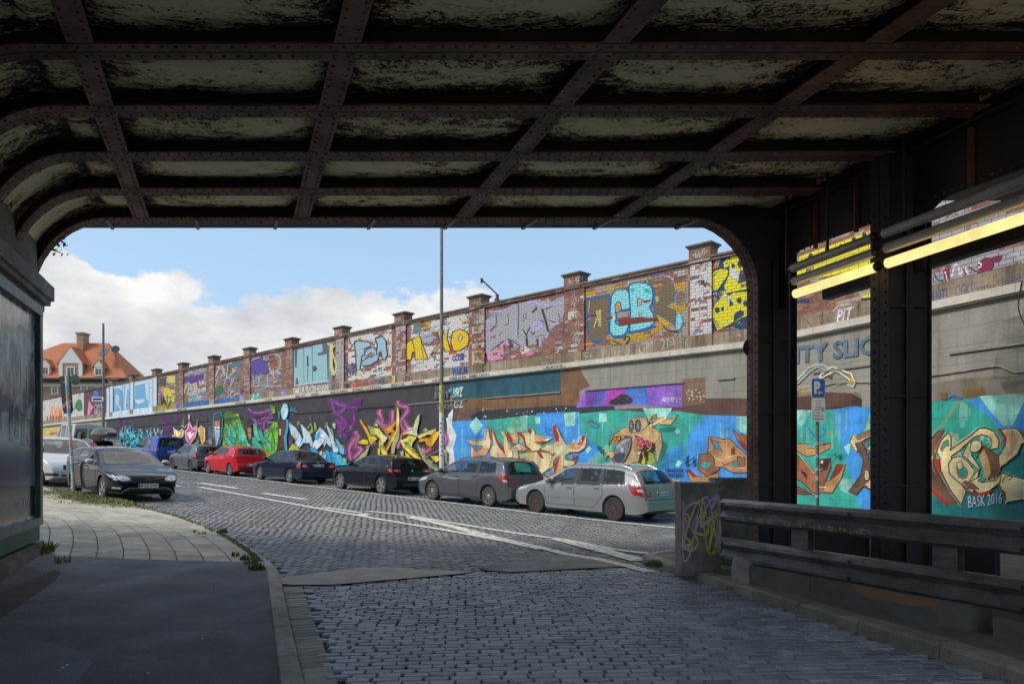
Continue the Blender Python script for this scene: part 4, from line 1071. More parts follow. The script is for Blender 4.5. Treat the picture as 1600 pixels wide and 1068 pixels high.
m.dots(40, (850, 665, 862, 680), .7, '#1d4f7c', .9); m.line('852,672 862,680 866,670', 1, '#1d4f7c'); m.line('1070,700 1095,690', .8, '#1d4f7c', .5)
for _ in range(7): x, y = random.uniform(1068, 1086), random.uniform(716, 726); m.line([(x, y), (x + 5, y - 6), (x + 3, y + 4), (x + 8, y)], .9, '#16324f')
for _ in range(6): x, y = random.uniform(930, 942), random.uniform(700, 708); m.line([(x, y), (x + 4, y - 5), (x + 3, y + 3), (x + 6, y)], .8, '#1c5048')
m.poly('898,728 903,722 907,723 909,727 918,728 909,730 902,732', '#ef7fa8')
m.text("CHANGE YOUR", [(1039, 731), (1068, 732), (1068, 738), (1039, 737)], '#143a6b', 1, .02); m.text("MIND INTO", [(1042, 739), (1068, 740), (1068, 746), (1042, 745)], '#143a6b', 1, .02)
m.text("EI OES", [(1042, 748), (1062, 749), (1062, 756), (1042, 755)], '#e0c53c', 1, .02)
m.done()
m = Mural('turquoise ground paint along the bent end of the wall', 2, paintc, .004, name='paint_coat'); band(m, 1179, 1900, -.2, 2.72, G_); m.poly([(1376, 640), (1440, 636), (1440, 800), (1376, 800)], BL_); m.done()
# beige horned letters
m = Mural('beige horned letters with red shading on turquoise', 1, paintc, .026, (720, 640), 7.619)
BE, BP, RD, TB = '#e8cf9f', '#cf9c7a', '#a8301c', '#c0a474'
K_ = '#2a1512'
m.ol('120,560 115,430 140,425 70,355 180,365 290,350 320,190 345,240 365,330 355,420 340,470 300,540', BE, K_, 6)
m.poly('150,450 200,430 290,450 340,460 300,540 130,545', BP); m.poly('320,190 340,230 370,330 360,390 345,330 330,260', RD); m.ol('130,430 200,430 265,430 240,460 175,488', '#4aa6d8', RD, 10)
m.ol('350,545 345,480 385,400 365,215 400,270 430,360 470,420 525,500 535,570 420,570', BE, K_, 6); m.poly('365,215 400,265 435,360 470,400 530,500 520,525 450,440 415,370', RD); m.poly('430,480 520,520 540,570 430,560', '#dcae8a')
m.ol('455,232 520,260 550,330 570,400 610,440 620,560 540,575 505,420 505,330', BE, K_, 6); m.ol('550,262 600,290 670,265 690,330 680,400 620,400 570,330', TB, K_, 6); m.poly('550,262 580,290 620,350 610,400 575,370 545,300', RD)
m.ol('580,450 680,400 760,430 790,470 730,490 680,480 690,590 620,585 625,500', '#dcbfa0', K_, 6); m.poly('690,420 760,435 790,470 730,492', BP); m.poly('700,480 780,480 720,500', RD)
m.ol('675,265 740,265 800,270 850,220 880,260 885,290 960,310 1000,340 1105,322 1040,370 960,400 860,385 960,430 980,440 930,480 840,490 780,440 750,350 700,290', BE, K_, 6)
m.poly('675,265 720,268 760,320 780,420 850,480 800,475 760,430 740,340 690,295', RD); m.poly('795,235 830,220 850,250 830,290 805,270', RD); m.poly('880,290 960,310 1000,345 960,385 870,370', BP); m.poly('855,378 950,375 1040,365 960,400', RD)
m.ol('690,520 740,520 870,500 940,500 1050,510 1110,560 1100,680 1040,700 940,780 900,740 935,690 860,610 780,600 710,585', BE, K_, 6); m.poly('690,510 740,560 880,500 870,560 840,620 760,600', TB); m.poly('905,490 940,490 990,580 950,570 915,520', RD); m.poly('850,610 935,690 910,740 880,690', RD)
m.ol('935,465 1035,405 1120,400 1150,370 1110,290 1095,200 1125,180 1160,230 1210,340 1255,410 1330,400 1400,400 1440,340 1445,310 1490,300 1495,380 1480,450 1400,500 1300,500 1240,540 1250,590 1310,600 1360,540 1390,530 1350,640 1290,680 1215,660 1245,770 1200,790 1080,830 980,770 1060,770 1110,720 1130,620 1190,530 1100,600 1080,580 1120,510 1080,530 1050,500', BE, K_, 6)
m.poly('1095,195 1130,183 1140,240 1165,300 1170,370 1130,380 1100,280', RD); m.poly('1445,310 1480,305 1470,360 1440,410 1380,420 1440,370', RD); m.poly('1190,530 1195,770 1100,800 1150,620', BP); m.poly('980,768 1060,785 1110,740 1130,620 1180,550 1150,680 1110,790 1030,800', RD)
m.poly('1300,420 1380,420 1470,400 1400,470 1290,450', BP); m.poly('1390,530 1350,610 1300,600 1350,560', RD); m.poly('1110,390 1150,385 1190,420 1130,425', '#e7b98c'); m.poly('1260,520 1340,500 1330,520 1270,560', RD); m.ol('1250,540 1320,520 1340,560 1310,600 1260,580', '#4aa6d8', K_, 5)
m.ol('1075,610 1100,630 1095,680 1060,700 1050,660', '#e6c79b', K_, 5); m.done()
# painted aircraft
m = Mural('beige winged aircraft with twin turbines and a grey cockpit', 1, paintc, .026, (930, 620), 8.9)
HU, HD = '#cfae80', '#a98554'
m.poly('880,430 1100,400 1110,450 980,500 900,480', '#1d7f74', .9); m.poly('930,600 1000,660 960,800 900,900 880,860', '#23867a', .8)
m.ol('190,670 215,560 390,425 470,420 520,470 700,380 840,330 900,380 1050,385 1155,240 1080,300 990,310 985,270 850,300 850,230 790,260 770,320 740,370 620,520 420,540 250,550', HU, K_, 7)
m.ol('740,390 840,440 920,515 930,680 860,920 830,650 540,520', HU, K_, 7); m.line('830,645 920,515', 5, K_); m.line('740,395 870,600', 3, HD)
m.poly('460,520 540,510 560,560 620,700 600,790 700,930 620,900 540,900 470,940 380,930 440,830 500,650', HU); m.poly('560,560 620,700 600,790 540,760 520,640', HD)
m.ol('790,260 850,230 850,300 780,320', HD, K_, 5); m.poly('740,400 985,260 995,300 760,420', '#e2cda2')
m.ol('450,390 475,310 610,275 710,290 735,380 700,430 610,480 560,500', HU, K_, 7)
for cx_, cy_, rx, ry in ((500, 400, 45, 95), (595, 400, 52, 100)):
    el_ = [(cx_ + rx * math.cos(t * .449), cy_ + ry * math.sin(t * .449)) for t in range(14)]; m.poly(el_, '#20222a'); m.line(el_, 10, '#c3b184', 1, 2, True)
    for t in range(10): m.line([(cx_, cy_), (cx_ + rx * .85 * math.cos(t * .628), cy_ + ry * .85 * math.sin(t * .628))], 5, '#aab0ba', 1, 0)
m.ol('560,545 830,650 815,700 780,820 740,880 700,860 640,920 600,900 640,740 600,700', '#352a2c', K_, 5)
for x, y in ((600, 600), (675, 620), (750, 660), (632, 680)):
    el_ = [(x + 34 * math.cos(t * .785), y + 36 * math.sin(t * .785)) for t in range(8)]; m.ol(el_, '#c62f45', '#e9a0a0', 7, 1, 2)
m.poly('740,760 800,780 860,960 740,950', '#c8c23e', .85); m.line('660,760 690,900', 16, '#e0c02c'); m.line('720,750 780,700', 14, '#e0c02c')
m.poly('700,840 690,940 640,920 660,860', '#d4b53a'); m.poly('590,760 640,760 600,820', '#e8e8e6')
m.poly('245,550 410,530 340,640 300,660 260,600', '#3a241c')
for x, y in ((272, 580), (325, 572), (385, 555), (302, 630)):
    el_ = [(x + 26 * math.cos(t * .785), y + 30 * math.sin(t * .785)) for t in range(8)]; m.ol(el_, '#e48a1e', '#5b2c10', 6, 1, 2)
m.ol('500,560 440,560 340,610 280,700 240,800 245,890 310,930 390,900 440,820 490,700', '#777d86', '#1c1e24', 8, 1, 3); m.poly('260,800 380,760 420,800 380,890 310,915 255,870', '#3a3f48', 1, 2)
m.poly('290,680 400,600 480,570 470,610 380,650 320,720', '#a3a9b2', 1, 2); m.line('430,660 450,720 420,800', 10, '#b88a3c'); m.ol('350,700 400,690 410,760 370,780 340,740', '#8fa9c6', '#1c1e24', 4); m.poly('350,700 380,695 375,740 352,740', '#dca98c')
m.ol('118,880 160,760 240,745 270,800 220,860 180,800', HU, K_, 5); m.poly('190,935 215,880 270,935', '#e8857c'); m.done()
# golden arrows piece
m = Mural('yellow and sage arrow letters in pink smoke on black', 1, paintc, .026, (540, 600), 7.631)
PK, PP = '#c2609a', '#7b3f8a'
def smoke(m, q, wd, col, n=3, a=.42):
    P = m.P(q); o, s_ = m.o, m.s; m.o, m.s = (0, 0), 1
    for k in range(n + 2): m.line([(x + random.uniform(-.8, .8), y + random.uniform(-.8, .8)) for x, y in P], wd / s_ * (1.45 - .26 * k), col, a * .60)
    m.o, m.s = o, s_
for q in ('60,900 40,780 90,680 130,620 120,560', '100,880 190,770 120,750 150,640 140,590', '430,520 440,420 400,340 410,300', '360,430 450,490 520,500 560,440', '560,440 560,380 555,310', '620,200 640,250 730,270 740,330 690,390 650,460 700,560', '700,430 730,500 760,540 680,590', '250,760 320,700 360,690', '900,760 950,800 1010,760 1060,700 1110,640', '930,880 990,940 1000,1010 980,1060', '1160,560 1200,640 1180,720', '700,560 650,640 620,760', '450,520 540,560'):
    smoke(m, q, 52, PK, 2, .45); smoke(m, q, 16, '#e29ac4', 1, .75)
for q in ('0,250 80,230 170,180', '10,430 60,380 100,340', '0,520 40,460 90,420', '150,300 160,220 180,160', '0,640 30,560', '20,330 140,300'):
    smoke(m, q, 44, PP, 2, .42)
Y1, Y2, SG, OU = '#e9c934', '#e8a026', '#9fae7c', '#4a2016'
m.ol('165,430 190,430 250,520 300,620 350,620 380,650 330,690 300,730 270,650 240,570', Y1, OU, 7); m.poly('165,430 190,430 260,560 280,640 240,570', '#e88a2a')
m.ol('130,695 210,650 270,665 270,720 190,715', Y1, OU, 7)
m.ol('265,495 330,510 400,530 450,590 500,630 470,690 400,740 490,790 500,840 440,840 400,770 390,720 430,680 400,640 360,600 300,590', '#e6dc6a', OU, 7); m.poly('265,495 330,510 350,590 300,590', SG); m.poly('420,600 500,640 470,680 430,670', '#f1ead0')
m.ol('330,470 360,455 390,480 385,510 345,500', SG, OU, 5)
m.ol('440,545 520,500 605,420 610,470 560,530 600,560 580,620 520,760 500,800 480,770 540,640 560,560 500,590', Y2, OU, 7)
m.ol('612,262 635,300 645,560 640,640 600,720 580,830 540,820 545,720 600,600 600,420', SG, OU, 7); m.poly('612,262 634,300 640,440 620,560 560,680 540,700 600,560', '#eec62e'); m.poly('630,300 640,430 625,500 620,400', '#f2f0e2')
m.ol('665,590 720,560 800,540 830,420 860,370 885,360 880,430 850,560 860,620 780,600 700,600', '#dfe0bc', OU, 7); m.poly('840,430 880,370 870,470 820,590 790,585', '#c4cb9b'); m.poly('665,590 700,570 790,590 700,600', '#e8a026')
m.ol('640,660 700,650 760,610 850,630 800,700 790,740 760,740 740,690 690,690 720,730 860,860 900,880 860,910 760,830 690,760', '#ece06c', OU, 7); m.poly('690,700 720,730 860,860 900,880 850,900 770,810', Y1)
m.ol('850,610 960,560 1060,530 1080,515 1070,560 1040,600 980,600 880,650', '#dcd98a', OU, 7); m.ol('880,650 960,640 1000,640 1060,560 1130,555 1100,640 1020,750 960,720 950,680 870,690', Y2, OU, 7); m.poly('1040,610 1120,560 1080,660 1030,740', '#f0c63a')
m.ol('850,680 880,740 960,900 1050,980 1120,1000 1080,1040 1000,980 920,900 860,760', SG, OU, 7); m.ol('910,550 950,515 990,540 960,570', SG, OU, 5)
m.ol('100,920 200,820 250,770 300,700 270,790 250,850 180,920', SG, OU, 6); m.ol('380,760 410,760 410,840 380,840', Y1, OU, 5); m.ol('1010,850 1100,850 1130,900 1080,930 1040,900', Y1, OU, 6)
m.ol('650,800 690,790 690,860 660,860', SG, OU, 5); m.ol('700,800 760,840 770,880 720,870', Y1, OU, 5); m.ol('860,910 900,900 960,1000 975,1066 940,1066', '#e8a43a', OU, 6); m.ol('1100,770 1150,740 1210,800 1210,900 1190,960 1180,820', SG, OU, 6)
m.line('960,860 1120,780', 7, '#b98a70', 1, 0); m.line('465,570 535,640', 6, '#d8cfc0', 1, 0)
m.o = (0, 0); m.s = 1; m.text('DO', [(680, 604), (689, 603.5), (689, 611), (680, 612)], '#70747a', 1, .03); m.text('SUIT', [(678, 613), (702, 611), (702, 621), (678, 622)], '#70747a', 1, .03); m.text('2012', [(682, 632), (703, 631), (703, 638), (682, 639)], '#70747a', 1, .02)
m.done()
# ice-blue piece
m = Mural('ice blue fang-shaped letters on black', 1, paintc, .026, (420, 620), 8.9)
IB, IC, IO = '#bfe2ee', '#3aa6dc', '#123a6e'
for q in ('860,20 900,180 960,240 1050,320 1070,400', '1240,30 1180,100 1060,160 980,220', '1190,220 1180,340 1120,470', '1010,330 1020,470 1080,580', '880,40 1000,110 1240,150', '940,300 1000,420 1000,560', '20,220 60,300', '1040,660 1070,800'):
    smoke(m, q, 60, '#83429a', 2, .42); smoke(m, q, 18, '#b671b8', 1, .5)
m.line('1070,380 1000,540', 7, '#e6dff0', .8, 0, taper=True); m.line('1075,370 1170,450', 6, '#e6dff0', .8, 0, taper=True)
m.poly('270,740 330,640 400,700 470,760 470,780 270,780', '#b9c43a'); m.poly('520,780 640,760 900,760 1060,850 1100,940 900,960 700,900', IC)
m.ol('270,370 320,380 380,430 440,520 470,600 460,640 400,700 360,640 380,600 340,560 310,520', IB, IO, 8); m.ol('430,360 480,400 560,490 600,570 620,690 590,700 560,640 480,640 450,680 400,720 460,600 480,560', IB, IO, 8)
m.ol('640,560 660,480 710,420 780,480 860,580 870,700 800,640 770,700 740,600 680,620', IB, IO, 9); m.ol('630,600 700,560 780,580 770,620 700,700 640,760 580,740', '#dfeff4', IO, 9); m.poly('650,540 700,470 720,520 690,600 660,590', IC)
m.ol('790,380 840,420 900,560 930,680 980,700 960,770 890,760 860,600', IB, IO, 8); m.ol('910,560 960,590 1000,650 1050,700 1050,800 990,780 960,700', '#6cc2e6', IO, 8)
m.ol('560,700 640,700 700,780 760,900 680,870 600,780', IC, IO, 7); m.ol('780,720 840,760 880,900 900,970 820,900', IC, IO, 7); m.ol('870,780 1000,800 1040,870 1110,940 940,950', '#4fb4e2', IO, 7)
m.ol('700,760 740,740 740,800 710,810', '#e8d84a', '#8b2a1a', 5); m.ol('760,830 790,790 800,850', '#e8d84a', '#8b2a1a', 5); m.poly('1000,680 1035,670 1040,700 1010,705', '#e88a2a'); m.poly('1030,860 1080,850 1080,900 1050,900', '#aec23a')
for q in ('540,440 580,370 600,450 560,500', '645,460 640,350 660,440', '780,430 800,350 820,400', '900,560 880,470 860,440', '280,380 300,350', '430,370 400,340 410,400', '530,470 590,500 620,460'): m.line(q, 17, '#b3bd52', .9)
m.poly('300,600 330,570 330,650 300,640', '#7c3a7a'); m.poly('280,600 300,590 305,680 290,690', '#7c3a7a')
m.poly('885,370 925,365 930,430 900,435', '#b9bcc0', .85, 2); m.line('560,250 590,330', 14, '#74787e', .8); m.line('725,280 790,320', 14, '#5f6368', .8); m.line('330,345 375,345', 10, '#5f6368', .8)
m.line('290,190 320,135 330,190 350,150 395,200 300,185', 12, '#3a9fd0', 1, 0)
m.done()
# green piece with two bearded figures
m = Mural('green letters between two bearded figures and a balloon head', 1, paintc, .026, (300, 620), 8.9)
for q in ('780,160 850,210 960,220 1090,180', '820,270 900,340 980,370 1100,280', '880,330 930,450 990,420', '1000,330 1000,440 1060,480', '960,300 1100,260'): smoke(m, q, 56, '#84409a', 2, .45); smoke(m, q, 14, '#c88fd0', 1, .6)
GR, GT, GL = '#4fb79c', '#2d7f6a', '#8cc043'
m.poly('430,250 520,200 620,230 700,330 740,470 640,560 500,420', '#5f8f3c', .7, 2); m.poly('440,420 560,360 640,300 700,400 780,620 800,700 430,680', '#79b04a', .8)
m.poly('1060,440 1190,350 1190,660 1160,760 1100,800 1010,850 960,700', '#7fc23e', .95, 2); m.line('1110,470 1150,640 1140,740', 16, '#2c5a22')
for q in ('460,370 490,380 540,470 600,600 580,680 520,640 490,500', '560,400 530,450 560,560 620,560 600,460', '620,340 700,400 740,480 760,600 830,690 780,700 720,600 700,660 740,700 700,690 640,560 650,450', '850,370 900,400 930,520 960,600 900,620 860,500', '920,430 970,470 1000,560 1060,590 1060,640 980,640 930,560', '1000,520 1080,460 1060,560 1010,580', '830,560 880,550 930,640 1000,700 1000,800 940,740 840,680', '1010,620 1100,640 1110,740 1060,720', '780,700 870,670 960,730 1000,800 960,860 900,780', '440,560 500,560 560,640 600,690 520,690', '600,600 680,590 700,640 620,640'):
    m.ol(q, random.choice((GR, '#5fc4a6', '#3fa88c')), '#143c34', 7)
for q in ('620,240 650,280 700,440 760,560', '590,260 640,240 660,310', '460,370 500,430', '850,380 880,370', '1000,500 1060,440', '1050,360 1110,350 1180,370', '700,640 760,690', '1000,830 1060,760', '430,660 500,600'): m.line(q, 15, '#a9cf4e', .95)
m.ol('305,230 400,205 425,300 415,560 390,640 345,690 300,560 295,420', '#1d2b33', '#3f9db3', 9); m.poly('310,330 385,320 385,420 310,420', '#b87a58'); m.poly('305,250 385,230 390,300 305,310', '#3a3d42'); m.poly('310,450 390,460 380,560 345,670 320,560', '#c9d6e8')
for k in range(6): m.line([(312, 470 + 28 * k), (384, 500 + 28 * k)], 9, '#35589c', 1, 0)
for x in (325, 368): m.poly([(x + 18 * math.cos(t * .785), 425 + 20 * math.sin(t * .785)) for t in range(8)], '#dfe3e2')
m.poly('230,420 290,400 295,600 230,620', '#6b7683', .7); m.poly('180,620 250,570 300,640 250,660', '#8d9296', .8); m.poly('170,640 290,700 260,730', '#c9776a', .8)
m.ol('780,290 830,370 820,420 760,420 760,360', '#23262b', '#454a52', 6); m.poly('775,420 825,430 825,560 800,600 775,510', '#b87a58'); m.line('775,490 825,500', 10, '#1a1614'); m.poly('770,400 830,400 830,420 770,420', '#15161a')
m.line('470,300 690,285', 3, '#15161a'); m.poly('1090,120 1150,120 1160,220 1120,230 1090,180', '#6cae3a', .85)
m.ol('1235,200 1270,95 1325,110 1335,210 1300,310 1260,310', '#bfe8ea', '#2fa6c0', 12, 1, 2); m.poly('1250,210 1280,130 1310,150 1310,240 1280,290', '#dff2f2', .9, 2)
m.poly('1200,300 1310,310 1320,440 1300,740 1190,745 1200,520', '#4b3128', .95); m.line('1325,310 1320,450 1300,560 1310,740', 34, '#3a9cc9'); m.line('1210,200 1210,290', 18, '#3fa8a0'); m.line('1225,440 1225,530', 22, '#bcd6c8')
for q in ('1240,340 1250,500 1230,700', '1280,330 1270,520 1280,700'): m.line(q, 10, '#7a3f2c')
m.done()
# far turquoise and pink pieces
m = Mural('turquoise flame letters beside pink and amber letters on black', 1, paintc, .026, (160, 640), 10)
for q in ('930,120 1000,180 1060,90', '950,260 1030,310 1080,250', '1170,100 1200,70', '240,170 320,230 360,180', '980,330 1040,360', '1150,170 1180,130'): smoke(m, q, 60, '#7a3f93', 2, .45)
random.seed(21)
for _ in range(60):
    x = random.uniform(250, 760); y = random.uniform(300, 560); c = random.choice(('#3fc7d3', '#57d3da', '#2aa6c4', '#7fe0e0', '#2c8fb4'))
    m.line([(x, y + 60), (x + random.uniform(-30, 30), y + 10), (x + random.uniform(-20, 40), y - random.uniform(30, 75))], random.uniform(18, 34), c, 1, 3, taper=True)
for _ in range(26):
    x = random.uniform(250, 760); y = random.uniform(330, 560); m.line([(x, y), (x + random.uniform(-30, 30), y - 40)], 8, random.choice(('#14344c', '#0f2030', '#e6f6f6')), 1, 0)
for _ in range(22):
    x = random.uniform(770, 950); y = random.uniform(320, 400); m.line([(x, y + 20), (x + random.uniform(-20, 20), y - 40)], 13, random.choice(('#d9dfe0', '#8f97a8', '#5a6c94', '#6b5a52')), .95, 0)
for _ in range(10):
    x = random.uniform(250, 420); y = random.uniform(280, 420); m.line([(x, y + 20), (x + random.uniform(-20, 20), y - 40)], 13, random.choice(('#4b59a8', '#7a6ab4', '#cfdbe8')), .9, 0)
m.ol('1090,400 1130,380 1110,270 1150,320 1200,340 1240,300 1270,330 1260,400 1210,460 1190,420 1140,440', '#f0b23c', '#f7ecd0', 12); m.poly('1140,330 1200,350 1230,330 1210,400 1160,410', '#fbf0b8')
m.ol('1290,330 1330,290 1360,170 1390,260 1420,300 1460,250 1470,320 1450,420 1370,530 1310,470', '#e56f9e', '#f4d5e2', 12); m.poly('1320,360 1370,340 1440,350 1400,420 1350,480', '#f7e3ea'); m.line('1380,370 1440,330', 14, '#4b2336', 1, 0); m.line('1330,400 1360,500', 12, '#b93a6c', 1, 0)
m.poly('1345,80 1365,70 1362,150 1345,150', '#f5dfe8'); m.ol('1500,290 1540,250 1600,290 1600,480 1560,540 1530,430', '#e8a05a', '#f4d9b0', 10); m.line('1485,150 1480,260 1520,420', 18, '#7aa83c', .9); m.line('1230,240 1290,270 1330,210', 10, '#e7e9ea', .9); m.line('1225,400 1250,520', 20, '#cfd0d0', .9)
m.line('1460,440 1500,500 1440,530', 20, '#9cbf62', .9); m.poly('1250,540 1330,520 1330,560 1250,560', '#c9c9c6', .8); m.line('1270,110 1265,240', 22, '#b9892e', .5)
m.done()
# brown piece, far side of the column (segment 1 part and segment 2 part)
random.seed(5)
BR, BT, BD, RB = '#a0694c', '#bd9264', '#6b4532', '#8e2f1a'
m = Mural('brown interlaced letters with red hollows beside the scrawled concrete post', 1, paintc, .026, (1060, 640), 4.706)
m.ol('60,440 85,440 130,490 200,490 290,460 300,530 90,530', BT, K_, 5); m.poly('60,440 85,440 135,485 110,500', RB)
m.ol('155,325 215,320 215,280 290,360 300,440 210,490 140,430 150,370', BR, K_, 5); m.ol('145,410 190,375 250,385 215,435', '#3fb0a6', RB, 6)
m.ol('220,195 330,215 375,210 430,270 520,340 525,460 400,460 330,420 270,420 260,340 220,300', BT, K_, 5); m.ol('232,210 290,240 325,310 270,280', '#3aa0c9', RB, 8)
m.ol('405,145 440,180 525,180 560,300 490,290 430,220', BR, K_, 5); m.poly('435,225 490,245 520,300 470,280', RB); m.poly('385,290 410,270 420,330 390,340', RB); m.ol('290,350 340,390 420,360 430,400 330,420', BR, '#e6d4c0', 3); m.poly('390,400 430,370 440,410 400,415', '#37a59a')
m.line('220,290 300,370 420,330 480,350 490,400', 4, '#f0e2d0'); m.line('400,425 490,430', 4, '#f0e2d0'); m.ol('430,340 490,350 490,410 440,410', BR, K_, 4); m.done()
m = Mural('brown pointed letters with dark red tips behind the parking sign', 2, paintc, .026, (1060, 640), 4.706)
def coat(m, x0, x1, ytop, col, a=1.): pass
m.s = 1; m.o = (0, 0)
m.poly([(1172, 640), (1245, 637), (1262, 641), (1300, 640), (1330, 634), (1376, 636), (1376, 830), (1172, 830)], G_); m.poly([(1300, 640), (1330, 634), (1352, 637), (1378, 640), (1378, 820), (1345, 800), (1322, 720)], BL_)
m.poly([(1362, 637), (1378, 637), (1378, 700), (1345, 690)], LG_, .95); m.poly([(1245, 640), (1268, 640), (1250, 670), (1240, 672)], MI_, .9); m.poly([(1310, 745), (1340, 750), (1333, 775), (1312, 765)], MI_, .9)
m.poly([(1318, 698), (1330, 690), (1326, 712)], MI_); 
for x, y0, y1 in ((1300, 650, 700), (1306, 642, 680), (1312, 646, 690), (1252, 670, 690), (1262, 665, 700), (1322, 640, 672)): m.line([(x, y0), (x, y1)], 4, MI_, .5)
m.poly([(1172, 612), (1245, 610), (1330, 614), (1345, 622), (1345, 634), (1245, 640), (1172, 642)], '#5a3c33'); 
m.line('1263,668 1274,682 1286,680 1290,672 1284,668', 2.5, '#3a76b8'); m.line('1292,677 1299,677', 2.5, '#e0622c')
for _ in range(5): x, y = random.uniform(1302, 1312), random.uniform(708, 716); m.line([(x, y), (x + 4, y - 4), (x + 3, y + 3), (x + 7, y)], .8, '#173f46')
m.o = (1060, 640); m.s = 4.706
m.ol('800,245 960,250 940,280 1000,280 1050,255 1120,238 1110,285 1020,330 940,340 870,300 800,310', BT, K_, 5); m.ol('800,330 870,330 940,400 1010,470 1060,440 1120,355 1120,420 1080,520 1120,530 1120,610 990,610 900,520 800,480', BR, K_, 5)
m.ol('1165,400 1228,400 1200,500 1130,610 1060,600 1080,530 1110,520', BT, K_, 5); m.poly('1168,400 1222,405 1180,470 1115,520', RB); m.poly('1035,360 1120,355 1090,440 1040,450', '#3c1d18'); m.ol('1045,370 1065,370 1065,395 1045,395', '#e3cf9d', K_, 3)
m.poly('900,430 940,470 945,510 905,460', '#3c1d18'); m.line('880,320 960,420 1000,460 1060,430', 5, '#e0c79c'); m.line('1020,565 1090,570', 5, '#f0e2d0', 1, 0); m.line('900,590 1000,620', 5, '#f0e2d0', 1, 0); m.ol('800,540 880,560 990,620 900,620 800,600', '#7b4b38', K_, 4); m.poly('1060,245 1115,243 1060,262', RB)
m.ol('1260,235 1285,175 1300,195 1400,150 1490,145 1490,200 1420,190 1350,230 1330,260 1310,310 1285,280', '#e3cf9d', K_, 6); m.poly('1300,200 1400,155 1490,150 1490,170 1400,190 1320,225', '#9a7250')
m.ol('1300,250 1350,240 1400,350 1420,390 1490,330 1490,600 1440,600 1400,580 1360,560 1310,620 1250,600 1340,480 1360,360', '#6f523c', K_, 6); m.ol('1365,235 1440,200 1480,210 1490,260 1400,320 1380,290', '#2f9a9a', RB, 9); m.ol('1380,290 1430,230 1460,240 1455,310 1420,300', '#e3cf9d', K_, 5)
m.ol('1370,445 1400,450 1400,510 1370,510', '#e3cf9d', K_, 4, 1, 2); m.ol('1370,550 1410,510 1450,520 1480,560 1480,600 1440,560 1410,580', '#e3cf9d', RB, 5); m.done()
# grey wall lettering and crane
m = Mural('faded blue block capitals and a painted crane arm on bare concrete', 2, paintc, .026, (1240, 540), 6.675)
m.s = 1; m.o = (0, 0); m.text('ITY SLICK', [(1243, 541), (1392, 520), (1392, 550), (1243, 568)], '#5b7486', 1, .035); m.o = (1240, 540)
m.s = 6.675
m.ol('-20,440 30,360 150,230 230,195 300,200 380,230 340,260 250,215 160,280 60,380', '#8b8c84', '#e4e6e4', 8); m.ol('260,330 290,290 400,215 430,225 600,290 640,380 620,430 560,400 600,380 570,340 470,270 420,260 300,330', '#9a8a3a', '#f2f4f2', 12); m.line('300,320 400,250', 14, '#5d5f58', 1, 0); m.poly('590,310 630,370 600,410 580,350', '#b99a35'); m.line('480,260 560,310', 12, '#6c6650', 1, 0)
m.poly('40,430 190,400 190,520 40,530', '#b3ac7c', .7); m.poly('370,310 400,300 395,345 370,340', '#3c3f4a', .7); m.poly('620,470 700,500 690,640 600,600', '#3d3a38', .35)
m.line('395,430 520,385 700,380 900,388', 5, '#d9cfc0', .9); m.line('850,600 840,540 880,490', 14, '#54382f', .8)
m.done()
# rightmost big beige letters
m = Mural('large beige and brown scroll letters on green, between the right-hand columns', 2, paintc, .026, (1440, 600), 5.3375)
m.poly('0,170 120,140 330,130 480,90 620,95 854,110 1000,120 1000,1150 0,1150', '#38a592'); m.poly('370,130 480,115 700,345 1000,340 1000,420 640,365 560,270', BL_); m.poly('480,95 640,95 760,80 854,90 854,150 760,340 680,345 560,210', MI_, .95); m.poly('854,150 1000,100 1000,420 760,360', BL_)
m.poly('0,700 300,900 700,850 1000,800 1000,1150 0,1150', '#1c7a7c'); m.poly('660,700 854,560 1000,560 1000,800 854,800', '#1f7f80')
for x, y0, y1, w_ in ((340, 150, 360, 40), (370, 170, 300, 30), (50, 200, 420, 26), (400, 200, 260, 14), (320, 200, 330, 16), (730, 300, 360, 20)): m.line([(x, y0), (x, y1)], w_, MI_, .55)
m.line('310,140 180,330 70,460', 34, '#a9c79a', .45); m.poly('30,80 60,130 40,160 0,150', '#6b5230', .7); m.poly('150,60 210,70 205,130 150,120', '#7a5c30', .8); m.poly('330,40 500,10 540,90 400,120 330,90', '#8a6a34', .6); m.line('210,120 260,90 330,110 290,130 220,130', 14, '#2c7fbf', .9); m.poly('650,-20 1000,-40 1000,60 700,80', '#4b4038', .45)
CR, CB, CD, CE = '#e6d3a3', '#cfa374', '#755640', '#b02c22'
HL = '#2fc98c'
m.line('120,600 180,980 330,1000 360,900', 14, HL, .8, 0)
m.ol('-20,560 60,480 140,390 185,385 150,470 115,580 100,680 180,820 290,990 200,990 60,850 -20,700', CD, K_, 8); m.poly('-20,560 40,560 95,600 80,670 -20,700', '#d8c292'); m.poly('40,830 200,975 280,985 190,1000 60,880', CE)
m.ol('125,560 160,470 215,405 245,430 245,510 235,550 420,420 480,365 540,365 600,390 645,470 640,530 590,540 560,540 600,500 570,440 500,420 420,450 330,540 245,600 260,700 370,890 330,1000 240,880 160,720 150,610', CR, K_, 9)
m.poly('235,560 430,425 500,385 580,400 625,460 620,520 590,520 590,450 510,410 430,440 340,520', '#e9c88d'); m.ol('155,540 180,480 220,460 230,510 190,520 170,560', '#2f9a84', CE, 8); m.poly('110,620 150,620 150,740 120,700', CE)
m.ol('225,660 260,610 330,600 390,650 440,720 410,800 440,850 360,850 290,800 230,740', CR, K_, 9); m.ol('290,690 330,670 380,720 370,780 310,770', '#2b9a85', CE, 9, 1, 2); m.ol('290,655 330,640 345,690 310,710', CR, K_, 6, 1, 2)
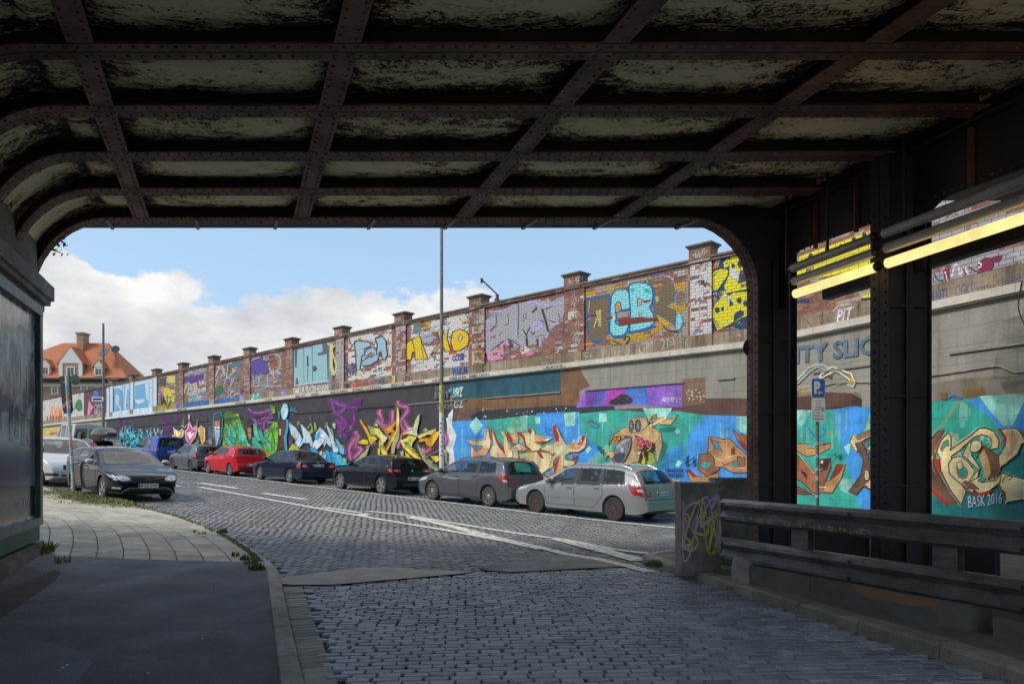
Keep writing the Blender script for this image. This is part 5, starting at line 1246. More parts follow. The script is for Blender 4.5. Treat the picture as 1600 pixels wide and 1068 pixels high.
m.ol('340,590 390,490 410,500 420,600 490,700 440,750 400,800 470,860 500,890 360,860 430,900 480,720 380,620', CR, K_, 8); m.ol('405,520 430,470 480,470 500,510 470,560 410,560', CR, K_, 7, 1, 2); m.poly('415,570 480,575 450,620', '#2b9a85'); m.ol('520,510 640,600 700,600 690,640 650,640 660,720 610,800 500,830 560,780 580,720 480,590', CD, K_, 8)
m.poly('480,590 520,540 560,640 580,740 540,800 520,720', '#cda06c'); m.ol('400,810 480,770 540,770 500,820 620,800 655,750 650,820 560,890 480,910 440,880', CR, K_, 8); m.ol('470,800 500,775 535,790 500,820', '#2b9a85', K_, 5)
m.poly('350,880 470,912 600,880 560,915 450,925', CE); m.poly('360,800 430,820 490,880 400,870 340,820', CD)
m.ol('640,375 790,365 830,410 870,480 830,500 800,580 700,660 650,690 640,600 690,520 690,440', CR, K_, 8); m.poly('640,375 665,375 710,440 700,520 680,500 680,440', CE); m.poly('700,390 770,385 790,480 760,560 700,640 740,540 720,440', CB)
m.ol('650,840 670,740 1000,830 1000,1000 840,960 720,980 690,1000 700,930', CR, K_, 8); m.poly('640,840 700,900 710,960 690,980 700,920', CE); m.line('670,820 700,770 760,770 720,800', 8, K_)
m.line('640,360 600,370 500,345 420,380', 8, HL, .8)
m.s = 5.3375; m.text('BASK 2016', [(375, 935), (665, 900), (670, 990), (390, 1030)], '#d7d8ee', 1, -.004, .25)
m.done()
m = Mural('rusty stained patches and cable line on bare concrete', 2, paintc, .012, (0, 0), 1, name='stain')
m.dots(40, (1455, 470, 1600, 500), .8, '#d5d2c8', .8); m.poly([(1450, 600), (1500, 590), (1600, 585), (1600, 625), (1450, 640)], '#7a6a52', .35); m.poly([(1565, 500), (1600, 490), (1600, 600), (1550, 590)], '#6d6a5e', .3)
m.done()
# ================================================================== GRAFFITI ON THE BRICK
OB = -.026
random.seed(11)
def bband(m, x0, x1, col, a, z0=5.31, z1=7.40): band(m, x0, x1, z0, z1, col, a)
def hexmix(c): return c
m = Mural('worn white and grey paint over the brick panels', 1, paintb, OB, name='paint_coat'); m.dz = 0
for x0, x1, c, a in ((1117, 1180, '#aeabb0', .58), (920, 1075, '#a89c8e', .68), (765, 880, '#9c9a9e', .40), (642, 732, '#d8d6d6', .64), (544, 612, '#dcdad9', .60), (465, 519, '#8a8d92', .95), (398, 440, '#8d8c90', .60), (343, 376, '#7d8586', .56), (294, 322, '#9caaad', .60), (251, 276, '#7c7a7c', .66)):
    bband(m, x0, x1, c, a)
m.done()
m = Mural('worn white and grey paint on the brick pilasters', 1, paintb, .034, name='paint_coat'); m.dz = 0
for px, c, a in ((1095, '#d3d0ce', .62), (900, '#cfc9c4', .38), (747, '#c9b9ae', .48), (626, '#b8aca8', .50), (531, '#a9a7a5', .75), (452, '#9d8a82', .42), (385, '#a89d9a', .5), (330, '#a89d9a', .5), (283, '#98908c', .5), (242, '#cfe6f2', 1), (206, '#cfe6f2', 1), (174, '#cfe6f2', 1)):
    A = apx(1, px); P = [wp(1, A + .35, 0, 0), wp(1, A - .35, 0, 0)]
    xs_ = sorted(CX + F * p_[0] / p_[1] for p_ in P); bband(m, xs_[0], xs_[1], c, a)
m.done()
# layers of small tags all over the upper wall
random.seed(77)
TG = ('#d8d4d0', '#b9b6b4', '#2d2a30', '#2f5c9c', '#c9b43a', '#8d3f6a', '#3f8f9c', '#c9603a', '#e0dcd8', '#6c5a9c', '#4a6a4a', '#cfc9c4')
m = Mural('many small spray tags scattered over the brick', 1, paintb, OB + .0015, name='tag'); m.dz = .00001
cuts = [(1117, 1170), (920, 1075), (765, 880), (642, 732), (544, 612), (465, 519), (398, 440), (343, 376), (294, 322), (251, 276)]
for x0, x1 in cuts:
    hgt = ly((x0 + x1) / 2, 5.35) - ly((x0 + x1) / 2, 7.35); nn = 16 if x0 < 540 else 12
    for _ in range(nn):
        x = random.uniform(x0, x1 - 2); y = ly(x, random.uniform(5.4, 7.3)); e = hgt * random.uniform(.08, .22); c = random.choice(TG)
        P = [(x + e * .35 * k * random.uniform(.6, 1.2), y + e * random.uniform(-.6, .6)) for k in range(random.randint(4, 8))]
        P = [q for q in P if q[0] < x1]
        if len(P) > 2: m.line(P, max(.35, hgt * .018), c, random.uniform(.7, .95), 3)
    for _ in range(5):
        x = random.uniform(x0, x1 - (x1 - x0) * .25); w_ = (x1 - x0) * random.uniform(.1, .25); z = random.uniform(5.35, 7.0); h_ = random.uniform(.15, .5)
        m.poly([(x, ly(x, z + h_)), (x + w_, ly(x + w_, z + h_ * .9)), (x + w_ * .9, ly(x + w_, z)), (x - w_ * .1, ly(x, z))], random.choice(TG), random.uniform(.35, .6))
m.done()
m = Mural('small spray tags on the pilasters', 1, paintb, .0365, name='tag'); m.dz = .00001
for px in (1095, 900, 747, 626, 531, 452, 385, 330, 283):
    A = apx(1, px); xs_ = sorted(CX + F * q[0] / q[1] for q in (wp(1, A + .33, 0, 0), wp(1, A - .33, 0, 0))); wd_ = xs_[1] - xs_[0]
    for _ in range(11):
        x = random.uniform(xs_[0], xs_[1] - wd_ * .3); z = random.uniform(5.4, 7.3); y = ly(x, z); e = wd_ * .22
        m.line([(x + e * .35 * k, y + e * random.uniform(-.7, .7)) for k in range(5) if x + e * .35 * k < xs_[1]] + [(x, y + e)], max(.3, wd_ * .035), random.choice(TG), .9, 0)
m.done()
m = Mural('faint tags on the rendered band', 1, paintc, .008, name='tag'); m.dz = .00001
for _ in range(120):
    x = random.uniform(250, 1165); z = random.uniform(5.02, 5.22); y = ly(x, z); e = (x + 350) / 1450 * 5
    m.line([(x + e * .5 * k, y + e * random.uniform(-.6, .6)) for k in range(random.randint(3, 7))], e * .12, random.choice(TG), random.choice((.5, .7, 1)), 2)
m.done()
# yellow beast with dotted holes
m = Mural('yellow spotted creature outlined in dotted dark blue on brick', 1, paintb, OB + .004, (1080, 340), 4.855)
DB, YL = '#123a5c', '#e6dc3a'
m.ol('205,375 225,310 290,285 360,270 440,250 440,880 300,820 200,860 150,850 110,770 170,680 200,600 120,590 105,520 110,450 150,395', DB, '#0f2a44', 2, .93)
m.poly('300,290 350,280 420,262 420,540 270,570 250,520 290,430 290,340', YL, .78); m.poly('245,340 275,310 295,320 280,370 250,385', YL, .95); m.poly('130,470 170,410 220,390 280,395 275,440 230,500 200,545 160,555 140,530', YL, .9); m.poly('235,600 250,545 280,600 320,570 430,560 430,740 380,760 200,855 150,735 180,655', YL, .9)
m.poly('200,605 260,600 300,660 330,640 290,600 320,590 250,590', '#d6d7d8', .8); m.poly('290,610 325,655 290,680', DB)
for x, y, r in ((198, 700, 20), (237, 693, 13), (365, 628, 20), (410, 650, 18), (318, 365, 15), (370, 350, 22), (265, 345, 6)): m.poly([(x + r * math.cos(t * .785), y + r * 1.25 * math.sin(t * .785)) for t in range(8)], DB)
m.poly('320,790 325,730 370,700 400,710 400,740', DB); m.poly('370,400 430,380 430,480 350,500', DB, .6); m.poly('290,380 350,400 360,470 300,460', '#d9dbe0', .7); m.line('150,500 160,450 200,415', 5, DB); m.line('165,755 200,830', 5, DB); m.line('185,775 213,830', 5, DB)
m.dots(60, (110, 560, 240, 590), 3, '#e8ecf0'); m.dots(26, (115, 680, 165, 850), 3, '#e8ecf0'); m.dots(30, (230, 790, 430, 820), 3, '#e8ecf0'); m.poly('110,440 190,380 200,340 170,360', '#d97a2c', .6)
m.o = (0, 0); m.s = 1; m.done()
# letters J C B R
m = Mural('turquoise and brown bubble letters with blue outline on mustard brick', 1, paintb, OB + .004, (900, 420), 7.626)
MU, TU, DBL, BRN = '#c29a2a', '#8fdde4', '#1c62a4', '#75664a'
m.poly('30,280 210,240 330,300 110,340 90,540 40,640', MU, .62); m.poly('430,200 560,170 620,230 400,300', MU, .55); m.poly('820,110 900,90 870,230', MU, .8); m.poly('1080,120 1310,190 1310,470 1200,560 1120,480', MU, .66); m.poly('50,780 400,790 420,900 60,930', MU, .5); m.poly('400,860 620,790 860,720 1000,640 1050,680 860,830 420,900', MU, .72); m.poly('870,60 1065,20 1065,60 880,90', '#8f7fc0', .7); m.poly('1080,50 1300,10 1300,180 1100,110', '#b6b2b4', .6)
m.ol('110,350 400,295 395,560 385,740 330,840 270,890 200,870 150,780 130,560 230,530 250,490 310,480 300,690 270,690 250,560 120,590', BRN, DBL, 16, .74); m.poly('235,500 300,480 300,690 270,680', '#cdb04a', .8); m.poly('130,360 390,310 390,335 130,385', DBL, .95); m.line('105,340 405,285', 5, '#e9dcae', .9); m.poly('190,850 300,840 270,895 220,890', DBL); m.line('160,370 150,520', 5, '#e7e9e4', .8); m.line('140,600 240,590 210,700', 9, '#d5e6ee', .8)
m.ol('405,470 420,320 470,250 560,225 620,260 640,310 650,470 480,510 480,600 510,640 620,620 640,640 600,760 520,820 460,820 400,750', TU, DBL, 20, .84); m.ol('465,440 490,390 530,395 540,480 520,500 470,520', '#d39f4a', DBL, 14); m.line('530,500 650,480', 26, DBL, .95, 0); m.line('470,520 475,640 510,660', 22, DBL, .95); m.poly('400,745 440,790 540,790 620,740 560,830 460,830', DBL)
m.ol('630,190 720,160 830,165 900,210 920,320 900,420 870,450 920,530 930,640 880,690 700,750 640,740 650,500 635,340', TU, DBL, 18, .84); m.ol('735,345 790,370 780,430 730,450', '#d8b070', DBL, 12); m.ol('745,520 785,520 780,560 750,560', '#d8b070', DBL, 8); m.line('620,760 850,720 950,680', 26, DBL, .9, 0); m.poly('650,240 700,230 690,270 660,275', '#2fb7b0', .9); m.poly('810,230 880,250 880,290 820,280', '#2fb7b0', .9); m.poly('430,560 470,540 470,600 440,610', '#c9f0f2', .8)
m.ol('865,115 1080,90 1160,150 1190,250 1180,370 1065,440 1190,500 1170,660 960,520 960,600 920,600 930,450 930,340 910,220 865,170', BRN, DBL, 12, .76); m.poly('900,140 1060,110 1060,220 960,280 920,200', '#b3924a', .5); m.ol('940,330 980,320 995,360 960,410', '#c9b26a', '#5f8fc0', 10); m.line('870,120 1080,90 1160,150 1190,260', 5, '#e9dcae', .9)
m.ol('1200,290 1240,260 1290,270 1310,330 1270,400 1220,430 1190,400 1180,350', '#8c6a50', '#4f9ad0', 14, .85, 2); m.poly('960,540 1150,660 1080,690 970,600', '#d8a53a', .85); m.ol('1190,560 1230,520 1270,580 1270,670 1220,730 1190,720', TU, '#2e83c4', 9, .85)
m.line('1040,680 1080,720 1220,755', 14, '#26221f', .8); m.line('570,850 600,800 640,830 590,900', 16, '#2b2622', .7); m.line('430,850 540,900', 12, '#2b2622', .7); m.poly('60,400 100,370 90,470 60,500', '#26221f', .7)
m.poly('500,600 740,570 980,585 980,620 760,640 510,680', '#7b3427', .9); m.poly('360,570 440,565 440,590 360,600', '#7b3427', .9); m.poly('800,375 885,365 885,392 800,405', '#8c3f30', .95)
m.done()
# grey-lilac throw-up
m = Mural('grey and lilac jagged letters with pink base on brick', 1, paintb, OB + .004, (740, 450), 7.119)
GY, LI, DK = '#a9abaf', '#bdaedb', '#3a3030'
m.poly('80,380 250,290 440,180 620,140 700,130 800,120 840,110 860,150 1010,80 1010,280 960,380 880,440 800,520 700,620 500,660 300,620 180,720 120,740 110,560', GY, .86)
for q, w_ in (('440,180 490,160 500,300 490,560', 11), ('380,280 385,390 340,410', 8), ('550,370 590,300 560,290 550,330', 8), ('250,300 255,390 190,480 130,560 125,700', 10), ('190,700 290,620 380,590', 10), ('370,560 440,590 520,650', 12), ('600,640 590,520 640,420 720,360 770,380 760,430', 14), ('550,460 590,540 600,640', 14), ('760,230 800,360 830,480', 26), ('690,160 700,220 650,270', 22), ('690,540 780,520', 9), ('800,240 880,190', 10), ('940,280 960,340 940,380 870,370 830,350', 8), ('270,420 200,440 100,460', 6), ('320,480 280,530', 6), ('640,480 660,520 680,480', 10), ('710,560 720,640', 30), ('590,560 595,640', 26), ('130,720 150,800', 20)): m.line(q, w_, DK, .9)
for q, w_ in (('440,200 360,240 260,260 170,260', 22), ('180,480 130,560 115,640', 22), ('100,380 230,370', 26), ('100,450 200,440', 22), ('470,350 480,560', 22), ('590,170 680,150 700,180', 34), ('700,200 760,180 820,200', 40), ('820,200 900,180 1000,170', 22), ('640,440 700,380 750,390 740,440 660,470', 38), ('840,390 900,400 950,380', 26), ('740,560 740,650', 30), ('830,500 800,560', 24), ('300,640 380,600 480,640', 26), ('420,640 360,620', 20), ('560,320 580,300', 16)): m.line(q, w_, LI, .82)
m.poly('150,720 300,640 330,620 340,780 180,810 150,790', '#d99cb4', .6); m.poly('380,740 500,730 440,790', '#dc9cb2', .7); m.poly('560,720 640,690 680,730 600,760', '#dc86a8', .85); m.line('80,300 110,290 120,330 150,290 180,330 200,290 240,320 260,280 310,320 310,280', 8, '#2eb3bb', .9, 0)
m.dots(6, (380, 590, 440, 660), 18, '#7b4a3a', .8); m.poly('290,590 360,580 300,610', '#d0662c', .8); m.poly('750,630 780,640 760,670', '#2aa8bb', .9); m.done()
# two letters in yellow and letters in blue-white
m = Mural('yellow block letters with thin black outline on whitewashed brick', 1, paintb, OB + .004, (440, 480), 4.45)
YE = '#ecc92e'
m.line('840,160 900,180 990,190 1040,260 1090,290', 5, '#5c74b0', .8); m.line('770,320 800,250 830,180', 6, '#4a64a8', .8); m.line('980,230 960,180 1010,140 1060,150 1060,200', 5, '#7086b8', .8); m.line('1130,80 1165,160', 5, '#8ec0de', .8); m.poly('890,290 1030,250 1080,200 1060,150 960,210', '#a9b2c0', .6)
m.ol('845,365 870,245 960,195 1015,355 930,365 925,310 910,310 900,365', YE, '#1b1712', 8, .93, 0); m.line('905,215 925,300', 6, '#1b1712', 1, 0); m.line('965,200 985,350', 4, '#1b1712', 1, 0); m.ol('852,240 860,225 868,240 858,250', YE, '#1b1712', 4)
m.ol('1040,325 1100,240 1085,165 1100,150 1135,190 1160,150 1150,210 1175,300 1140,310 1115,250 1070,310', YE, '#1b1712', 7, .93)
m.ol('1175,240 1190,170 1240,150 1290,170 1305,210 1295,265 1240,300 1195,305', YE, '#1b1712', 8, .9); m.ol('1225,215 1245,190 1260,205 1240,240', '#d8d6d4', '#1b1712', 6)
m.text('CCOB', [(1185, 335), (1268, 320), (1268, 370), (1185, 375)], '#1f4c9c', .95, .05)
m.ol('505,245 530,230 610,240 620,270 570,290 600,340 590,360 560,330 545,430 520,440 515,330', '#a9c6d4', '#16181b', 8, .86, 0); m.line('500,240 520,225 620,230 650,250', 5, '#c9c43a', .9)
m.ol('570,330 590,290 640,275 680,320 670,370 620,400 570,410 550,380 610,340', '#9fc1d2', '#16181b', 9, .84); m.ol('600,330 620,315 650,330 620,350', '#b07a3a', '#16181b', 5); m.ol('650,215 700,200 725,230 735,330 720,365 700,360 690,300 660,330 665,260', '#a4c8d8', '#16181b', 9, .86); m.line('740,210 745,350', 5, '#c9c43a', .8)
m.line('410,400 410,475 440,470', 12, '#1b4f98', .95, 0); m.line('410,430 430,430', 9, '#1b4f98', .95, 0); m.line('450,380 455,480', 12, '#1b4f98', .95, 0); m.line('450,400 480,470', 10, '#1b4f98', .95, 0); m.line('490,380 495,470', 11, '#1b4f98', .95, 0); m.line('495,430 520,390', 9, '#1b4f98', .95, 0); m.line('495,430 520,470', 9, '#1b4f98', .95, 0); m.dots(8, (420, 370, 500, 440), 8, '#c9a83a', .9)
m.done()
m = Mural('pale yellow letter shape and grey on the pilaster', 1, paintb, .04, (440, 480), 4.45); m.line('320,260 345,250 345,400 360,470', 22, '#d8d49a', .85, 0); m.line('370,260 350,300 380,400 365,470', 12, '#d8d49a', .85); m.done()
# tall ice-blue letters
m = Mural('tall narrow pale blue block letters with dark gaps on brick', 1, paintb, OB + .004, (330, 530), 7.119)
m.poly('868,125 1270,42 1305,60 1300,470 1230,490 890,525 868,500', '#60646b', .97); AQ = '#9ecad2'
m.poly('880,130 925,120 930,310 950,320 960,115 1025,100 1030,500 975,505 960,420 945,430 935,510 890,515', AQ, .97); m.poly('1032,95 1120,80 1125,490 1075,495 1080,320 1068,320 1070,495 1035,500', AQ, .97); m.poly('1062,180 1080,178 1085,300 1065,305', '#5a3f46', 1)
m.poly('1128,70 1235,50 1240,140 1185,150 1190,185 1285,160 1295,460 1130,485 1135,360 1170,350 1165,290 1128,290', AQ, .97); m.poly('1140,330 1180,300 1175,340 1150,350', '#3c3a44'); m.poly('870,110 1000,88 930,110 880,128', '#b0332a', .9)
m.line('868,520 1310,460', 12, '#e6e4e0', .9, 0); m.done()
m = Mural('violet bubble letters and white outlines on brick', 1, paintb, OB + .004, (330, 530), 7.119)
m.ol('410,285 440,230 500,230 540,180 570,200 580,250 650,230 620,270 640,340 620,380 580,390 550,350 520,400 480,360 450,380 430,330', '#5a4aa0', '#221c44', 8, .95, 2); m.ol('420,390 450,355 485,370 480,420 440,440 425,430', '#6b5ab0', '#221c44', 7, .95, 2)
for q in ('440,240 510,205 550,190', '640,220 660,170 720,160 765,210 765,290 740,330', '700,230 690,340 700,440', '680,260 730,320', '640,330 700,370 740,350', '465,400 470,520', '530,400 535,480', '625,390 625,520', '400,530 540,510', '590,520 780,520', '680,210 690,290'): m.line(q, 7, '#d4d1cf', .9)
m.poly('380,225 460,210 410,235', '#b03028', .9); m.poly('590,190 630,210 600,210', '#b03028', .9); m.poly('640,180 700,170 740,260 700,330 650,280', '#6a2b2c', .5)
for q in ('0,320 60,400 90,290', '40,430 90,300 130,290 150,400', '100,430 150,330 110,300', '170,430 185,270 260,350 180,430', '20,590 80,420 130,540 170,420', '190,440 230,430 210,530 260,420', '0,450 60,450', '60,300 130,340'): m.line(q, 8, '#dcdcd8', .95, 0)
m.poly('40,560 110,500 140,560 100,610 40,620', '#2f6b4a', .8, 2); m.poly('230,250 310,230 320,300 250,310', '#3a7f8a', .7); m.done()
m = Mural('purple dripping letters and yellow scrawls on brick', 1, paintb, OB + .004, (160, 560), 8.9)
m.poly('1110,340 1150,260 1210,260 1240,210 1270,250 1330,230 1400,200 1410,260 1370,330 1300,330 1230,350 1180,310 1130,360', '#5b3a86', .95, 2)
for x, y0, y1, c in ((1150, 350, 440, '#d8c8a8'), (1130, 430, 500, '#d8c8a8'), (1190, 340, 500, '#cdb8a0'), (1225, 350, 520, '#8fc4cc'), (1270, 340, 500, '#e0c0a0'), (1300, 330, 510, '#c8b8c8'), (1350, 300, 480, '#e0b890'), (1390, 300, 440, '#d8d0b8')): m.line([(x, y0), (x + 12, (y0 + y1) / 2), (x - 12, y1)], 22, c, .75)
m.poly('1060,230 1420,150 1420,180 1060,260', '#93b6b8', .6); m.poly('900,240 1010,235 1010,330 910,340', '#d8d27a', .85); m.poly('720,290 890,260 880,380 730,400', '#4a4846', .7); m.poly('800,430 900,400 1010,440 1000,600 900,620 850,500', '#d9cf5a', .7); m.poly('790,430 860,420 850,480', '#d58fa8', .8)
for q in ('815,520 820,630', '830,570 860,560', '850,510 860,620', '880,540 920,530', '900,500 905,610', '940,560 960,590 940,610', '930,540 960,540'): m.line(q, 11, '#1b1714', .95, 0)
m.poly('720,480 770,470 760,620 720,630', '#b9c2cc', .5); m.poly('1350,380 1440,330 1440,440 1360,460', '#b8cdd0', .5); m.done()
# pale blue wall section
m = Mural('pale blue and white painted panels with drips', 1, paintb, OB, name='paint_coat'); band(m, 166.5, 241, 5.31, 7.40, '#cfe3f0', 1)
m.o = (160, 560); m.s = 8.9; SB = '#78b7dc'
m.ol('150,440 180,420 250,430 290,480 300,740 260,740 250,660 190,640 250,690 150,770 140,600', SB, '#cfe3f0', 4, .97); m.ol('175,500 215,490 240,520 230,640 180,640', '#c9d8e6', '#5c7fa8', 6, 1); m.poly('345,430 390,440 410,740 320,750', SB, .85); m.poly('455,380 590,345 610,560 640,580 640,700 440,720 420,620 450,560', SB, .97); m.poly('450,570 580,560 585,600 500,630 460,610', '#d6e4ee', 1); m.poly('300,370 320,380 300,720', SB, .6)
m.line('150,430 180,420 240,425 280,470', 5, '#31445c', .9); m.line('150,770 200,740 245,710 180,730', 6, '#31445c', .9); m.line('460,385 580,348', 4, '#31445c', .9); m.line('345,430 390,400 360,370', 5, '#31445c', .8); m.line('650,330 650,620', 9, SB, .8); m.done()
m = Mural(None, 1, paintc, .134, name='paint_coat'); band(m, 160, 240, 4.77, 4.93, '#cfe0ea', 1); m.done()
m = Mural('blue and mustard painted strips on the rendered band', 1, paintc, .004, name='paint_coat'); band(m, 166, 241, 4.94, 5.30, '#cfe0ea', 1); band(m, 241, 280, 4.94, 5.35, '#a09a35', .95); band(m, 239, 244, 4.94, 5.35, '#a878b4', 1); band(m, 272, 277, 4.94, 5.35, '#a878b4', 1); band(m, 276, 374, 4.96, 5.28, '#2b6cb0', .97)
m.line('252,632 256,624 262,636 266,626', 1.4, '#2b2a14', 1); m.poly('388,618 400,614 408,617 404,623 388,625', '#3ab0a4', .95); m.line('389,624 391,617 394,624 397,616 400,621 404,614', 1.1, '#eef4f2', 1, 0); m.dots(30, (290, 618, 372, 624), .8, '#c9d6de', .9); m.poly([(374, 618), (384, 616), (384, 627), (374, 629)], '#a99ac6', .9); m.poly([(375, 608), (384, 606), (384, 612), (375, 614)], '#4d3a66', .9); m.poly([(439, 608), (447, 606.5), (447, 617), (439, 618)], '#8d8bb8', .9)
m.text('TAKUR FUCISHENSER', [(457, 605), (514, 600.5), (514, 611), (457, 616)], '#e3e3e0', 1, .02); m.text('C.', [(518, 600.5), (527, 600), (527, 608), (518, 609.5)], '#1c4f9e', 1, .05)
m.poly('534,600 545,598 548,606 536,610', '#4a2530', .9); m.text('BERTHAMON', [(551, 598), (583, 594), (583, 601), (551, 605)], '#cf5b3a', .95, .02); m.text('DIKE', [(586, 593), (601, 591), (601, 599), (586, 601)], '#2f5c6a', 1, .03); m.text('JBR', [(612, 588), (626, 585), (626, 598), (612, 600)], '#d8d27a', 1, .04); m.line('630,598 634,590 640,588 638,595', 1.8, '#7a3640'); m.text('WARUM', [(706, 574), (730, 571), (730, 585), (706, 587)], '#1d4f8f', 1, .04)
m.text('PKS', [(913, 550), (930, 548), (945, 560), (915, 566)], '#b8ad98', .9, 0); m.text('GM', [(998, 536), (1020, 531), (1020, 548), (998, 554)], '#c4baa6', .9, 0); m.text('2N', [(1032, 530), (1052, 526), (1056, 540), (1032, 547)], '#c4baa6', .9, 0); m.text('KA210', [(1071, 529), (1098, 525), (1098, 541), (1071, 544)], '#7fb7b0', 1, .0)
m.poly('880,565 887,562 887,578 880,580', '#4a5a38', .7); m.dots(16, (885, 560, 905, 574), 1.2, '#c4705a', .8); m.dots(14, (1150, 512, 1172, 526), 1, '#c9c2b4', .9); m.done()
m = Mural('small marker tags along the pale ledge', 1, paintc, .134, name='tag')
for tx, x0, x1, c, dz in (('...ALROCK...', 848, 884, '#1d2f33', .0), ('RIBELIXER', 702, 728, '#29506e', 0), ('EIBEL..LEON..', 733, 766, '#2a3c48', 0), ('.DEVIS.', 675, 690, '#6c2438', 0), ('.SMASH.', 642, 664, '#6c2438', 0), ('BEECIE', 611, 632, '#2c6270', 0), ('CITIZEN', 571, 595, '#2c6270', 0), ('SOULO', 551, 567, '#5c2030', 0), ('AS.DEBU', 516, 543, '#6c2438', 0), ('ONKEL', 486, 498, '#403a38', 0), ('HERZ GUT', 461, 477, '#403a38', 0), ('GOON', 414, 424, '#403a38', 0), ('THE HUT 360', 367, 384, '#403a38', 0), ('MEIER DOE', 277, 291, '#403a38', 0), ('ANNA QUITTER', 241, 258, '#403a38', 0)):
    ya = lambda x, z: ly(x, z); m.text(tx, [(x0, ya(x0, 4.91)), (x1, ya(x1, 4.91)), (x1, ya(x1, 4.80)), (x0, ya(x0, 4.80))], c, 1, .02)
m.done()
m = Mural('small pale tags on the teal paint', 1, paintc, .02, name='tag'); m.line('710,612 716,606 714,618 720,604 720,620', 1.4, '#cfe6dc'); m.text('BRIZ', [(707, 606), (724, 604), (724, 618), (707, 621)], '#bfdccf', 1, .0, .3); m.text('GZ', [(709, 626), (724, 625), (724, 636), (709, 638)], '#bfdccf', 1, .02); m.poly('701,608 706,606 706,612 701,613', '#4aa0d0'); m.done()
# tags on piers and pilasters
m = Mural('scribbled tags on the pilasters', 1, paintb, .042, name='tag')
for px, y0, y1, c in ((747, 488, 540, '#d8d2cc'), (747, 545, 562, '#cfa23a'), (900, 465, 490, '#cfcac6'), (900, 520, 540, '#bcc8ca'), (1095, 440, 445, '#1f1a1a')):
    for _ in range(5): 
        x = px + random.uniform(-6, 6); y = random.uniform(y0, y1); m.line([(x - 4, y), (x, y - 5), (x + 2, y + 3), (x + 5, y - 3)], 1.1, c, .95, 0)
m.done()
m = Mural('scribbled tags on the pier heads', 1, paintb, .084, name='tag')
for px, y, h, cs in ((1092, 398, 10, '#d6d4d0'), (897, 441, 7, '#d6d4d0'), (745, 474, 6, '#c9a23a'), (622, 500, 5, '#cfcdc8'), (529, 521, 4, '#c9c06a'), (449, 539, 4, '#c9a23a'), (383, 553, 3.5, '#e0d040'), (328, 564, 3, '#b9b07a'), (282, 574, 2.6, '#b9c07a'), (240, 583, 2, '#c9e0ee')):
    for _ in range(7):
        x = px + random.uniform(-1.1, 1.1) * h; yy = y + random.uniform(-.6, .6) * h; m.line([(x - h * .4, yy), (x, yy - h * .5), (x + h * .1, yy + h * .4), (x + h * .5, yy - h * .3)], h * .16, random.choice((cs, cs, '#c9a23a', '#3f7f9c', '#d6d4d0')), 1, 0)
m.done()
# far end of the wall
m = Mural('white wall section with orange flames and a green figure', 1, paintc, -.02); band(m, 60, 131, 5.31, 7.40, '#c9c6c2', 1); band(m, 131, 166, 5.31, 7.40, '#5a2f4a', 1)
m.o = (60, 500); m.s = 5.34
for k in range(16): x = 105 + k * 6.5; m.line([(x, 830), (x + random.uniform(-8, 8), 780), (x + random.uniform(-6, 6), 720 - random.uniform(0, 30))], 11, random.choice(('#e0703a', '#d84c28', '#eaa068')), 1, 3, taper=True)
for k in range(7): x = 70 + k * 24; m.line([(x, 850), (x + 8, 800)], 9, '#3a4a44', 1, 0)
m.poly('310,700 330,660 360,670 365,740 340,760 310,740', '#2f7a48', 1, 2); m.line('280,760 330,690', 8, '#3a4a44'); m.poly('420,660 440,700 460,720 430,780 405,810 415,720', '#d98aa0'); m.poly('455,600 480,585 500,600 500,640 460,640', '#3f66b4', 1, 2); m.poly('460,700 540,690 540,800 480,820', '#9a948a', .9)
for _ in range(14): x, y = random.uniform(455, 540), random.uniform(690, 800); m.line([(x, y), (x + 8, y + 10), (x + 2, y + 20)], 4, random.choice(('#3a3530', '#d8d2c8')), 1, 0)
m.done()
m = Mural('yellow lettering low on the far wall', 1, paintc, .01); m.poly('67,669 95,667 95,682 67,683', '#d8c24a'); m.text('BOMBE', [(68, 670), (94, 669), (94, 681), (68, 682)], '#c9a08a', 1, .02); m.poly('95,667 100,666 100,690 95,690', '#3a8fc0'); m.done()
# right-hand brick bits
m = Mural('magenta and white letters on brick above the columns', 2, paintb, OB + .004, (1440, 380), 4.108)
band(m, 1390, 1600, 5.31, 7.4, '#a5a2a8', .6); m.o = (1440, 380); m.s = 4.108
m.poly('20,200 130,190 160,240 40,280', '#9a9aa2', .85); m.line('80,195 100,230 140,245', 8, '#1a1216'); m.poly('135,170 180,160 185,230 150,245', '#8d2450'); m.line('150,180 165,240', 8, '#e7e3e6'); m.line('190,225 210,150 235,140 240,210', 10, '#e7e3e6'); m.line('250,210 270,150 300,200', 12, '#e7e3e6'); m.line('260,150 285,205', 8, '#8d2450'); m.ol('355,160 390,105 440,95 465,120 450,170 400,190', '#8d2450', '#2a1018', 6, 1, 2); m.line('300,150 340,175 380,190', 8, '#1a1216'); m.line('360,120 385,140 360,160', 9, '#f0eef0'); m.poly('450,90 520,75 500,120 460,120', '#7a2448', .9, 2); m.poly('540,70 600,80 657,140 657,30', '#b8b8bc', .9); m.done()
m = Mural('yellow and blue dotted paint on brick behind the lamps', 2, paintb, OB + .004, (1240, 360), 5.933)
m.poly('20,330 60,240 300,150 760,-20 800,80 800,330 20,480', YL, .86); m.poly('20,650 100,630 145,635 140,665 30,675', DB, .9); m.poly('620,640 640,620 800,610 800,640 700,650', DB, .9); m.poly('620,600 800,550 800,612 640,625', YL, .9)
for x, y in ((160, 235), (310, 170), (560, 85), (655, 40), (730, 50), (440, 150), (150, 260)): m.poly([(x + 22 * math.cos(t * .785), y + 26 * math.sin(t * .785)) for t in range(8)], DB, .95)
